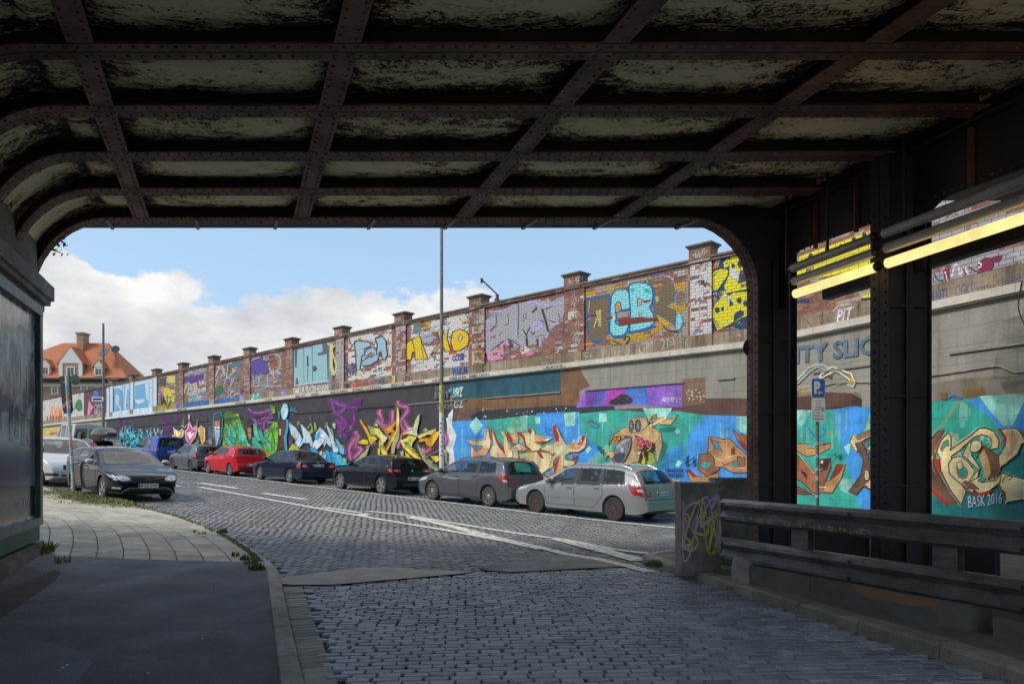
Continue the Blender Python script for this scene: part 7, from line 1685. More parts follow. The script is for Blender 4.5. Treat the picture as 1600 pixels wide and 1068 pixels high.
    def shrink(A, Bt, e):
        A = [tuple(q) for q in A]; Bt = [tuple(q) for q in Bt]; sg = 1 if A[-1][0] > A[0][0] else -1; out = []
        for P, dz in ((A, e), (Bt, -e)):
            Q = [list(q) for q in P]; Q[0][0] += sg * e; Q[-1][0] -= sg * e
            out.append([(q[0], q[1] + dz) for q in Q])
        return out
    def panel(name, side, A, Bt, m, off=.004, parent=root, rim=.0, rimm=None, nx=12, ny=5, lab=None):
        b = MB(); ms = [m]
        if rim:
            A2, B2 = shrink(A, Bt, rim); ms = [m, rimm or rub]; ruled(b, side, A, A2, off, nx, 1, 1); ruled(b, side, B2, Bt, off, nx, 1, 1)
            ruled(b, side, [A[0], A2[0]], [Bt[0], B2[0]], off, 1, ny, 1); ruled(b, side, [A2[-1], A[-1]], [B2[-1], Bt[-1]], off, 1, ny, 1); off += .001
        ruled(b, side, A, Bt, off, nx, ny, 0); o = b.build(name, ms, parent, local=True, smooth=180)
        if lab: o['label'] = lab
        return o
    def ztop(d): T = interp(top, d); return T - .045 - c.get('gap', .06)
    def zbel(d): return interp(belt, d) + .025
    for sd in ('L', 'R'):
        for wi, (b0, t0, b1, t1) in enumerate(c['win']):
            n = 6; A = [(b0 + (b1 - b0) * k / n, zbel(b0 + (b1 - b0) * k / n)) for k in range(n + 1)]
            Bt = [(t0 + (t1 - t0) * k / n, max(ztop(t0 + (t1 - t0) * k / n), zbel(t0) + .03)) for k in range(n + 1)]
            panel('side_window', sd, A, Bt, cglass, .003, rim=.016)
        for (p0, p1) in zip(c['win'], c['win'][1:]):
            if p1[0] - p0[2] < .2: panel('pillar_trim', sd, [(p0[2], zbel(p0[2])), (p1[0], zbel(p1[0]))], [(p0[3], ztop(p0[3])), (p1[1], ztop(p1[1]))], rub, .0035, nx=2)
        for (b0, m0, b1, m1, kink) in c['doors']:
            A = [(b0, .30), (b1 - kink, .30)]; Bt = [(m0, zbel(m0) - .03), (m1, zbel(m1) - .03)]
            if kink:      # lower rear corner cut away by the wheel arch
                A = [(b0, .30), (b0 + (b1 - b0) * .6, .30), (b1 - kink, .30), (b1, .68)]; Bt = [(m0, zbel(m0) - .03), (m0 + (m1 - m0) * .5, zbel(m0) - .03), (m0 + (m1 - m0) * .85, zbel(m1) - .03), (m1, zbel(m1) - .03)]
            b = MB(); ruled(b, sd, A, Bt, .0018, 14, 6, 1); A2, B2 = shrink(A, Bt, .011); ruled(b, sd, A2, B2, .0034, 14, 6, 0)
            dr = b.build('door', [pm, rub], root, local=True, smooth=180)
            hd = m1 - .17; zh = zbel(hd) - .10; h = cast(pt(sd, hd, zh), DIR[sd]); s_ = 1 if sd == 'L' else -1
            if h[0]:
                b = MB(); y = h[0].y; b.box(L_ / 2 - hd - .09, L_ / 2 - hd + .09, min(y, y + s_ * .035), max(y, y + s_ * .035), zh - .014, zh + .014); b.build('door_handle', c.get('handle', pm), dr, local=True)
        if c.get('moulding'):
            panel('side_moulding', sd, [(wd[0] + ra + .06, .50), (wd[1] - ra - .05, .53)], [(wd[0] + ra + .06, .54), (wd[1] - ra - .05, .57)], c['moulding'], .012, ny=1)
        if c.get('sill', 1): panel('sill', sd, [(wd[0] + ra + .02, clr_ + .005), (wd[1] - ra - .02, clr_ + .005)], [(wd[0] + ra + .02, clr_ + .075), (wd[1] - ra - .02, clr_ + .075)], c.get('sillm', trimm), .006, ny=1)
        s_ = 1 if sd == 'L' else -1
        dm = c['win'][0][0] + .16; zm = zbel(dm) + .075; ym = s_ * (wf(dm) + .10); b = MB()
        b.lathe((L_ / 2 - dm + .06, ym, zm), [(.02, 0), (.075, .01), (.10, .05), (.095, .10), (.05, .15), (.01, .165)], n=14, axis=(1, 0, 0)); V = b.v
        b.v = [(L_ / 2 - dm - .10 + (q[0] - (L_ / 2 - dm + .06)) * 1.0, ym + (q[1] - ym) * 1.15, zm + (q[2] - zm) * .82) for q in V]
        b.beam((L_ / 2 - dm - .04, ym - s_ * .16, zm - .05), (L_ / 2 - dm - .04, ym, zm - .02), .05, .03)
        b.build('mirror', c.get('mirror', pm), root, local=True, smooth=50)
        # lamps
        for nm, key, mm in (('tail_light', 'tail', redl), ('headlight', 'head', clr)):
            for (sdv, A, Bt) in c.get(key, []):
                pass
            if c.get(key):
                b = MB(); 
                for (sdv, A, Bt) in c[key]:
                    if sdv in 'BF': lm_ = W / 2 - (.115 if sdv == 'B' else .07); A_, B_ = [(s_ * min(a, lm_), z) for a, z in A], [(s_ * min(a, lm_), z) for a, z in Bt]; ruled(b, sdv, A_, B_, .008, 7, 5, 0)
                    else: ruled(b, sd, A, Bt, .008, 7, 5, 0)
                lo = b.build(nm, [mm], root, local=True, smooth=180)
                inn = c.get(key + '_in')
                if inn:
                    b = MB()
                    for (sdv, A, Bt) in inn:
                        A_, B_ = ([(s_ * a, z) for a, z in A], [(s_ * a, z) for a, z in Bt]) if sdv in 'BF' else (A, Bt)
                        ruled(b, sdv if sdv in 'BF' else sd, A_, B_, .012, 4, 3, 0)
                    b.build('lens', [clr if key == 'tail' else chrome], lo, local=True, smooth=180)
    ww = c['wscreen']       # (y half bottom, y half top, z bottom, z top)
    panel('windscreen', 'F', [(-ww[0], ww[2] + .0), (-ww[0] * .5, ww[2] - .02), (ww[0] * .5, ww[2] - .02), (ww[0], ww[2])], [(-ww[1], ww[3] - .012), (0, ww[3]), (ww[1], ww[3] - .012)], cglass, .003, rim=.018, nx=16, ny=8)
    wr = c.get('rscreen')
    if wr: 
        for ys_ in wr if isinstance(wr, list) else [wr]:
            y0b, y1b, y0t, y1t, z0, z1 = ys_
            o = panel('rear_window', 'B', [(y0b, z0), (y1b, z0)], [(y0t, z1 - .01), ((y0t + y1t) / 2, z1), (y1t, z1 - .01)], cglass, .003, rim=.016, nx=16, ny=8)
    for (nm, sdv, A, Bt, m, off) in c.get('extra', []): panel(nm, sdv, A, Bt, m, off, nx=14, ny=3)
    # under-body
    b = MB(); b.box(-L_ / 2 + .35, L_ / 2 - .35, -W / 2 + .27, W / 2 - .27, clr_ - .01, .62); b.build('underbody', rub, root, local=True)
    # plates
    for end, tx, z in c.get('plates', []):
        s_ = 1 if end == 'B' else -1
        h = cast(pt(end, 0, z), DIR[end]); x = h[0].x - DIR[end].x * .022; b = MB()
        b.box(min(x, x + DIR[end].x * .02), max(x, x + DIR[end].x * .02), -.26, .26, z - .055, z + .055); pl_ = b.build('number_plate', plw, root, local=True)
        b = MB(); e = -DIR[end].x * .002; yy = .26 * s_; b.add([(x + e, yy, z - .053), (x + e, yy - s_ * .045, z - .053), (x + e, yy - s_ * .045, z + .053), (x + e, yy, z + .053)], [(0, 1, 2, 3)]); b.build('plate_strip', plb, pl_, local=True)
        if tx:
            vs, fs, _, _ = textmesh(tx, 1, 0, .01); b = MB(); b.add([(x + e, s_ * (.205 - .44 * u), z - .037 + .074 * v) for u, v in vs], fs); b.build('plate_text', rub, pl_, local=True)
    # wheels
    for q in wd:
        for s_ in (1, -1):
            x = L_ / 2 - q; y = s_ * (wf(q) - .035); wt = thing('wheel', None, None, (x, y, rw)); wt.parent = root; wt.location = (x, y, rw)
            b = MB(); R_ = rw; rr = c.get('rim_r', .205)
            b.lathe((0, 0, 0), [(rr, -.19), (R_ * .93, -.195), (R_, -.165), (R_ + .002, -.09), (R_, -.03), (R_ * .945, -.004), (rr + .035, .004), (rr, -.012)], n=40, axis=(0, s_, 0)); b.build('tyre', tyrem, wt, local=True, smooth=35)
            b = MB(); rmm = c.get('rim', alloy)
            b.lathe((0, 0, 0), [(rr + .004, -.16), (rr + .006, -.006), (rr - .016, -.004), (rr - .03, -.05), (.05, -.07)], n=32, axis=(0, s_, 0), mi=1)
            ns, sw = c.get('spokes', (5, .05))
            M0 = Matrix(((1, 0, 0), (0, s_, 0), (0, 0, 1))).to_4x4()
            for k in range(ns):
                t = 2 * math.pi * k / ns + .3; M = M0 @ Matrix.Rotation(t, 4, 'Y')
                if c.get('twin'):
                    for da in (-.13, .13): b.box(.035, rr - .012, -.045, -.008, -sw / 3, sw / 3, 0, M @ Matrix.Rotation(da, 4, 'Y'))
                else: b.box(.03, rr - .012, -.045, -.008, -sw / 2, sw / 2, 0, M)
            b.lathe((0, 0, 0), [(.058, -.05), (.058, -.012), (.04, -.002)], n=16, axis=(0, s_, 0))
            b.lathe((0, 0, 0), [(rr - .022, -.02), (rr - .002, -.002), (rr + .006, -.004), (rr + .004, -.03)], n=32, axis=(0, s_, 0))
            b.build('rim', [rmm, rub if rmm is not steelw else steelw], wt, local=True, smooth=30)
    if c.get('rails'):
        a0, a1 = c['rails']
        for s_ in (1, -1):
            P = []
            for k in range(9):
                d = a0 + (a1 - a0) * k / 8; h = cast((L_ / 2 - d, s_ * (W / 2 - .30), 1), DIR['T']); e = .055 if 0 < k < 8 else 0.01; P.append(h[0] + Vector((0, 0, e)))
            P = spline(P, 3); b = MB()
            for a, q in zip(P, P[1:]): b.cyl(a, q, .017, n=8, cap=False)
            b.cyl(P[len(P) // 2] - Vector((0, 0, .06)), P[len(P) // 2], .015, n=6); b.build('roof_rail', c.get('railm', chrome), root, local=True, smooth=60)
    if c.get('wiper'):
        zz = c['wiper']; h0 = cast(pt('B', .0, zz), DIR['B']); h1 = cast(pt('B', .38, zz + .10), DIR['B']); b = MB(); b.beam(h0[0] + Vector((-.02, 0, 0)), h1[0] + Vector((-.02, 0, 0)), .018, .012); b.build('wiper', rub, root, local=True)
    if c.get('badge'):
        end, z, kind = c['badge']; h = cast(pt(end, 0, z), DIR[end]); x = h[0].x - DIR[end].x * .008; b = MB()
        if kind == 'diamond':
            for a, q in (((0, .055), (.035, 0)), ((.035, 0), (0, -.055)), ((0, -.055), (-.035, 0)), ((-.035, 0), (0, .055))): b.beam((x, a[0], z + a[1]), (x, q[0], z + q[1]), .016, .012, up=(1, 0, 0))
        elif kind == 'ring':
            for k in range(20):
                t, t2 = k * .3142, (k + 1) * .3142; b.beam((x, .052 * math.cos(t), z + .052 * math.sin(t)), (x, .052 * math.cos(t2), z + .052 * math.sin(t2)), .012, .012, up=(1, 0, 0))
            if c.get('bolt'): b.beam((x, -.075, z + .012), (x, .075, z - .012), .014, .012, up=(1, 0, 0))
            if c.get('slash'): b.beam((x - .01, -.42, z - .08), (x - .01, .42, z + .08), .018, .01, up=(1, 0, 0))
        elif kind == 'disc': b.lathe((x, 0, z), [(.045, 0), (.045, .008), (.03, .012)], n=18, axis=(-DIR[end].x, 0, 0))
        b.build('badge', chrome, root, local=True)
    for (p0, p1, r_) in c.get('grille', []):        # horizontal bars across the nose
        b = MB()
        for k in range(r_):
            z = p0[1] + (p1[1] - p0[1]) * (k + .5) / r_; P = []
            for i in range(9):
                y = -p1[0] + 2 * p1[0] * i / 8; h = cast(pt('F', y, z), DIR['F']); P.append(h[0] + Vector((.014, 0, 0)))
            for a, q in zip(P, P[1:]): b.beam(a, q, .012, .010)
        b.build('grille_bar', c.get('grillem', chrome), root, local=True)
    return root
HT = lambda L_, H, rear: rear
def est(L_, H, cowl, zc, rf, tail, nose=.60, hood=.82):
    return [(0, nose - .12), (.03, nose), (.14, nose + .09), (.45, hood - .02), (cowl, zc), (rf, H - .07), (rf + .5, H - .005), (rf + 1.0, H)] + tail
SR = lambda px: (wallY(px, 15.25), px)
def place(px, c, t=15.25, dt=0.):
    """car in the right-hand row, nose uphill: px is the picture column of its near rear wheel"""
    Y = t / (.000623 * (px + 350)); X = (px - CX) / F * Y; s, tt = st(X, Y)
    sc = s + (c['wheels'][1] - c['L'] / 2); x, y = xy(sc, tt + c['W'] / 2 - .03)
    return (x, y, g(x, y) - .002), math.atan2(UY, UX)
def slope(o):
    d = Vector((math.cos(o.rotation_euler.z), math.sin(o.rotation_euler.z))); x, y = o.location.x, o.location.y
    gr = (g(x + d.x, y + d.y) - g(x - d.x, y - d.y)) / 2; l = Vector((-d.y, d.x)); gl = (g(x + l.x, y + l.y) - g(x - l.x, y - l.y)) / 2
    M = Matrix(((d.x, l.x, 0), (d.y, l.y, 0), (gr, gl, 1))).transposed()
    a = Vector((d.x, d.y, gr)).normalized(); u = a.cross(Vector((l.x, l.y, gl)).normalized()); v = u.cross(a)
    o.rotation_euler = Matrix((a, v, u)).transposed().to_euler(); return o
GRP = 'cars parked along the long wall'
silver = carpaint('silver_paint', (.27, .28, .295), .3, .3)
lag = dict(L=4.70, W=1.77, r=.315, wheels=(.93, 3.68), paint=silver, rim=steelw, spokes=(10, .03), rim_r=.19,
    top=[(0, .48), (.03, .60), (.14, .69), (.45, .80), (1.02, .93), (1.85, 1.36), (2.3, 1.43), (3.0, 1.45), (3.7, 1.43), (4.15, 1.37), (4.28, 1.31), (4.52, .98), (4.60, .78), (4.64, .62), (4.68, .58), (4.70, .50)],
    belt=[(0, .64), (.8, .79), (1.2, .85), (2.5, .89), (3.8, .94), (4.7, .93)], win=[(1.32, 1.95, 2.33, 2.33), (2.43, 2.43, 3.22, 3.15), (3.30, 3.24, 4.02, 3.92)],
    doors=[(1.28, 1.28, 2.36, 2.36, 0), (2.38, 2.38, 3.36, 3.30, .32)], wscreen=(.66, .56, .98, 1.37), rscreen=(-.64, .64, -.52, .52, 1.00, 1.34), rails=(2.05, 4.05), moulding=silver, sillm=silver, handle=chrome,
    tail=[('L', [(4.30, .72), (4.66, .68)], [(4.12, .97), (4.50, .97)]), ('B', [(.83, .68), (.66, .74)], [(.80, .96), (.67, .93)])], tail_in=[('L', [(4.44, .80), (4.58, .80)], [(4.40, .87), (4.55, .87)])],
    head=[('L', [(.16, .60), (.6, .68)], [(.2, .70), (.66, .75)]), ('F', [(.78, .58), (.48, .58)], [(.76, .68), (.46, .66)])],
    plates=[('B', 'M LA 1324', .74)], badge=('B', .90, 'diamond'), wiper=1.03,
    extra=[('bumper_trim', 'B', [(-.80, .50), (.80, .50)], [(-.80, .545), (.80, .545)], silver, .02), ('bumper_gap', 'B', [(-.80, .585), (.80, .585)], [(-.80, .60), (.80, .60)], rub, .006), ('plate_recess', 'B', [(-.36, .655), (.36, .655)], [(-.33, .82), (.33, .82)], silver, .010), ('stop_lamp', 'B', [(-.17, 1.365), (.17, 1.365)], [(-.17, 1.385), (.17, 1.385)], redl, .008)])
loc, rz = place(958, lag); o = slope(car(lag, 'silver estate car with roof rails, nearest the scrawled post', loc, rz, GRP))
grey = carpaint('grey_paint', (.10, .108, .122), .4, .28)
ast = dict(L=4.51, W=1.75, r=.32, wheels=(.90, 3.60), paint=grey, spokes=(9, .024), rim_r=.215, rim=alloy,
    top=[(0, .48), (.03, .60), (.14, .70), (.45, .82), (.98, .95), (1.78, 1.38), (2.2, 1.46), (2.9, 1.49), (3.6, 1.48), (4.02, 1.43), (4.12, 1.38), (4.32, 1.02), (4.38, .82), (4.44, .64), (4.49, .60), (4.51, .50)],
    belt=[(0, .66), (.8, .84), (1.2, .91), (2.5, .97), (3.8, 1.02), (4.5, 1.0)], win=[(1.25, 1.88, 2.22, 2.22), (2.32, 2.32, 3.05, 3.0), (3.14, 3.08, 3.88, 3.80)],
    doors=[(1.22, 1.22, 2.26, 2.26, 0), (2.28, 2.28, 3.20, 3.16, .30)], wscreen=(.66, .56, 1.0, 1.40), rscreen=(-.63, .63, -.53, .53, 1.03, 1.40), rails=(1.95, 3.95), railm=grey, sillm=trimm,
    tail=[('L', [(4.16, .80), (4.42, .72)], [(3.98, 1.03), (4.30, 1.03)]), ('B', [(.82, .72), (.66, .76)], [(.78, 1.03), (.68, 1.0)])], tail_in=[('L', [(4.24, .80), (4.38, .78)], [(4.22, .86), (4.36, .86)])],
    head=[('L', [(.16, .60), (.6, .68)], [(.2, .72), (.7, .78)]), ('F', [(.78, .58), (.48, .58)], [(.76, .70), (.46, .68)])], plates=[('B', 'EI J 295', .62)], badge=('B', .93, 'ring'), bolt=1, wiper=1.06,
    extra=[('stop_lamp', 'B', [(-.15, 1.415), (.15, 1.415)], [(-.15, 1.435), (.15, 1.435)], redl, .008), ('bumper_gap', 'B', [(-.80, .55), (.80, .55)], [(-.80, .562), (.80, .562)], rub, .006), ('boot_handle', 'B', [(-.32, .70), (.32, .70)], [(-.32, .735), (.32, .735)], grey, .02)])
loc, rz = place(762, ast); slope(car(ast, 'dark grey estate car with ten-spoke wheels, second from the scrawled post', loc, rz, GRP))
black = carpaint('black_blue_paint', (.006, .008, .014), .0, .10, coat=.3, dust=.08)
bmw = dict(L=4.32, W=1.765, r=.325, wheels=(.78, 3.47), paint=black, spokes=(5, .07), twin=1, rim_r=.225, arch=.045,
    top=[(0, .50), (.03, .60), (.12, .68), (.5, .82), (1.30, .96), (2.05, 1.34), (2.45, 1.40), (3.0, 1.42), (3.5, 1.39), (3.86, 1.34), (3.96, 1.29), (4.12, 1.0), (4.19, .84), (4.26, .66), (4.30, .62), (4.32, .50)],
    belt=[(0, .68), (.8, .84), (1.4, .91), (2.5, .95), (3.6, .99), (4.3, .98)], win=[(1.52, 2.12, 2.42, 2.42), (2.52, 2.52, 3.42, 3.18)],
    doors=[(1.45, 1.45, 2.45, 2.45, 0), (2.47, 2.47, 3.28, 3.22, .30)], wscreen=(.66, .55, 1.02, 1.36), rscreen=(-.62, .62, -.52, .52, 1.01, 1.31),
    tail=[('L', [(3.98, .80), (4.24, .80)], [(3.90, .93), (4.18, .95)]), ('B', [(.84, .80), (.52, .82)], [(.82, .95), (.56, .94)])], tail_in=[('B', [(.80, .85), (.60, .86)], [(.80, .89), (.60, .89)])],
    head=[('F', [(.78, .60), (.48, .60)], [(.76, .70), (.46, .68)])], plates=[('B', 'M XI 838', .60)], badge=('B', .88, 'disc'), wiper=1.03,
    extra=[('bumper_gap', 'B', [(-.80, .52), (.80, .52)], [(-.80, .53), (.80, .53)], rub, .006), ('diffuser', 'B', [(-.5, .32), (.5, .32)], [(-.55, .42), (.55, .42)], trimm, .008), ('stop_lamp', 'B', [(-.15, 1.345), (.15, 1.345)], [(-.15, 1.36), (.15, 1.36)], redl, .008)])
loc, rz = place(594, bmw); slope(car(bmw, 'black five-door hatchback with twin-spoke alloy wheels below the yellow arrow mural', loc, rz, GRP))
navy = carpaint('navy_paint', (.010, .018, .055), .4, .25)
merc = dict(L=4.50, W=1.72, r=.31, wheels=(.83, 3.52), paint=navy, spokes=(8, .045), rim_r=.205, fk=.13, rk=.07,
    top=[(0, .50), (.02, .64), (.08, .70), (.5, .80), (1.25, .90), (1.92, 1.33), (2.3, 1.40), (2.8, 1.42), (3.2, 1.38), (3.32, 1.33), (3.86, 1.00), (4.1, .98), (4.38, .96), (4.44, .88), (4.46, .64), (4.49, .60), (4.50, .48)],
    belt=[(0, .72), (.8, .84), (1.3, .88), (2.5, .92), (3.8, .95), (4.5, .93)], win=[(1.42, 2.0, 2.28, 2.28), (2.38, 2.38, 3.20, 3.05)],
    doors=[(1.38, 1.38, 2.32, 2.32, 0), (2.34, 2.34, 3.28, 3.20, .32)], wscreen=(.64, .54, .95, 1.35), rscreen=(-.62, .62, -.52, .52, 1.00, 1.33), handle=navy, moulding=trimm, sillm=navy,
    tail=[('L', [(4.16, .68), (4.45, .68)], [(4.30, .92), (4.41, .92)]), ('B', [(.80, .68), (.46, .68)], [(.78, .92), (.60, .92)])], tail_in=[('B', [(.76, .74), (.54, .74)], [(.76, .80), (.56, .80)])],
    head=[('F', [(.78, .58), (.5, .58)], [(.76, .72), (.5, .72)])], plates=[('B', 'M US 308', .80)], badge=('B', .93, 'disc'),
    extra=[('bumper_strip', 'B', [(-.82, .54), (.82, .54)], [(-.82, .57), (.82, .57)], trimm, .012)])
loc, rz = place(451, merc); slope(car(merc, 'navy blue saloon with stepped boot below the ice-blue mural', loc, rz, GRP))
red = carpaint('red_paint', (.58, .012, .022), .1, .25)
maz = dict(L=3.92, W=1.69, r=.30, wheels=(.72, 3.21), paint=red, spokes=(5, .06), twin=1, rim_r=.205, rk=.14,
    top=[(0, .50), (.03, .62), (.12, .72), (.45, .85), (.95, .98), (1.72, 1.39), (2.15, 1.46), (2.6, 1.475), (3.15, 1.44), (3.46, 1.38), (3.54, 1.33), (3.74, 1.04), (3.80, .86), (3.86, .64), (3.90, .60), (3.92, .48)],
    belt=[(0, .68), (.7, .86), (1.2, .94), (2.3, .99), (3.2, 1.08), (3.9, 1.06)], win=[(1.2, 1.82, 2.10, 2.10), (2.18, 2.18, 3.0, 2.85)],
    doors=[(1.12, 1.12, 2.12, 2.12, 0), (2.14, 2.14, 2.98, 2.92, .28)], wscreen=(.64, .54, 1.04, 1.42), rscreen=(-.60, .60, -.50, .50, 1.08, 1.36), sillm=red,
    tail=[('L', [(3.50, .94), (3.76, .88)], [(3.36, 1.04), (3.66, 1.04)]), ('B', [(.80, .88), (.62, .92)], [(.76, 1.03), (.66, 1.03)])], tail_in=[('L', [(3.56, .96), (3.70, .94)], [(3.50, 1.02), (3.66, 1.02)])],
    head=[('L', [(.16, .64), (.6, .76)], [(.2, .74), (.7, .84)]), ('F', [(.76, .60), (.5, .60)], [(.74, .72), (.5, .72)])], plates=[('B', 'EI W 25', .58)], badge=('B', .92, 'ring'), wiper=1.1,
    extra=[('rear_skirt', 'B', [(-.70, .34), (.70, .34)], [(-.74, .47), (.74, .47)], trimm, .008), ('stop_lamp', 'B', [(-.13, 1.395), (.13, 1.395)], [(-.13, 1.41), (.13, 1.41)], redl, .008)])
loc, rz = place(358, maz); slope(car(maz, 'bright red small hatchback below the green mural', loc, rz, GRP))
steelb = carpaint('steel_blue_paint', (.10, .125, .15), .3, .28)
fab = dict(L=3.97, W=1.65, r=.30, wheels=(.75, 3.21), paint=steelb, spokes=(12, .025), rim=steelw, rim_r=.19, rk=.08,
    top=[(0, .50), (.03, .64), (.12, .73), (.45, .83), (1.05, .95), (1.72, 1.38), (2.1, 1.44), (2.6, 1.455), (3.2, 1.43), (3.56, 1.38), (3.64, 1.33), (3.82, .98), (3.86, .80), (3.90, .64), (3.95, .60), (3.97, .48)],
    belt=[(0, .70), (.7, .86), (1.2, .91), (2.4, .94), (3.9, .96)], win=[(1.28, 1.80, 2.12, 2.12), (2.22, 2.22, 3.05, 2.95)], doors=[(1.2, 1.2, 2.16, 2.16, 0), (2.18, 2.18, 3.02, 2.96, .28)], wscreen=(.62, .54, 1.0, 1.38), rscreen=(-.60, .60, -.52, .52, 1.0, 1.35), handle=steelb,
    tail=[('L', [(3.62, .70), (3.88, .70)], [(3.60, .95), (3.82, .95)]), ('B', [(.79, .70), (.62, .70)], [(.77, .95), (.64, .95)])], tail_in=[('L', [(3.70, .80), (3.85, .80)], [(3.70, .85), (3.84, .85)])], head=[('F', [(.74, .60), (.5, .60)], [(.72, .72), (.5, .72)])], plates=[('B', 'M TR 412', .72)], sill=0,
    extra=[('bumper_strip', 'B', [(-.74, .50), (.74, .50)], [(-.74, .56), (.74, .56)], trimm, .01)])
loc, rz = place(297, fab); slope(car(fab, 'steel blue small hatchback between the red car and the blue van', loc, rz, GRP))
bluep = carpaint('blue_paint', (.010, .065, .36), .2, .28)
cad = dict(L=4.40, W=1.80, r=.32, wheels=(.85, 3.53), paint=bluep, name='parked_van', cat='van', spokes=(5, .08), rim_r=.205, rk=.05, tum=.20, gap=.12, mirror=trimm,
    top=[(0, .52), (.03, .66), (.12, .76), (.5, .93), (1.0, 1.06), (1.62, 1.66), (2.0, 1.80), (2.6, 1.83), (4.0, 1.82), (4.22, 1.78), (4.28, 1.70), (4.35, 1.1), (4.36, .80), (4.38, .60), (4.40, .48)],
    belt=[(0, .72), (.8, .96), (1.2, 1.06), (4.4, 1.10)], win=[(1.22, 1.68, 2.10, 2.10), (2.25, 2.25, 3.25, 3.25)], doors=[(1.2, 1.2, 2.16, 2.16, 0), (2.2, 2.2, 3.3, 3.3, .3)], wscreen=(.70, .62, 1.12, 1.72), rscreen=(-.70, .70, -.64, .64, 1.16, 1.68), sillm=trimm,
    tail=[('L', [(4.22, .84), (4.36, .84)], [(4.20, 1.12), (4.35, 1.12)]), ('B', [(.87, .84), (.74, .84)], [(.86, 1.12), (.75, 1.12)])], tail_in=[('B', [(.85, .94), (.76, .94)], [(.85, 1.02), (.76, 1.02)])], head=[('F', [(.8, .66), (.5, .66)], [(.78, .80), (.5, .80)])], plates=[('B', 'M AP 77', .86)],
    extra=[('rear_bumper', 'B', [(-.86, .40), (.86, .40)], [(-.86, .60), (.86, .60)], trimm, .02), ('stop_lamp', 'B', [(-.1, 1.735), (.1, 1.735)], [(-.1, 1.755), (.1, 1.755)], redl, .008)])
loc, rz = place(236, cad, 16.3); slope(car(cad, 'bright blue small panel van with a rear window, by the turquoise mural', loc, rz, GRP))
whitep = carpaint('white_grey_paint', (.46, .46, .45), .1, .4)
van = dict(L=5.6, W=2.05, r=.34, wheels=(.9, 4.4), paint=whitep, name='parked_van', cat='van', spokes=(8, .04), rim=steelw, rk=.03, tum=.09, gap=.2, mirror=trimm, arch=.06,
    top=[(0, .55), (.03, .8), (.15, 1.0), (.6, 1.25), (1.5, 2.2), (1.9, 2.45), (2.5, 2.5), (5.3, 2.5), (5.48, 2.44), (5.54, 2.3), (5.58, 1.2), (5.60, .5)],
    belt=[(0, .8), (.8, 1.2), (1.2, 1.3), (5.6, 1.32)], win=[(1.0, 1.5, 2.0, 2.0), (2.2, 2.2, 3.4, 3.4), (3.6, 3.6, 5.0, 5.0)], doors=[(1.1, 1.1, 2.1, 2.1, 0), (2.14, 2.14, 3.5, 3.5, 0)], wscreen=(.85, .78, 1.35, 2.1), rscreen=[(-.86, -.08, -.82, -.08, 1.35, 2.15), (.08, .86, .08, .82, 1.35, 2.15)],
    tail=[('L', [(5.45, 1.0), (5.58, 1.0)], [(5.43, 1.65), (5.56, 1.65)]), ('B', [(1.0, 1.0), (.88, 1.0)], [(.98, 1.65), (.88, 1.65)])], plates=[('B', '', .8)], sill=0)
loc, rz = place(106, van, 15.3); slope(car(van, 'tall white van with dark rear windows behind the roof box', loc, rz, GRP))
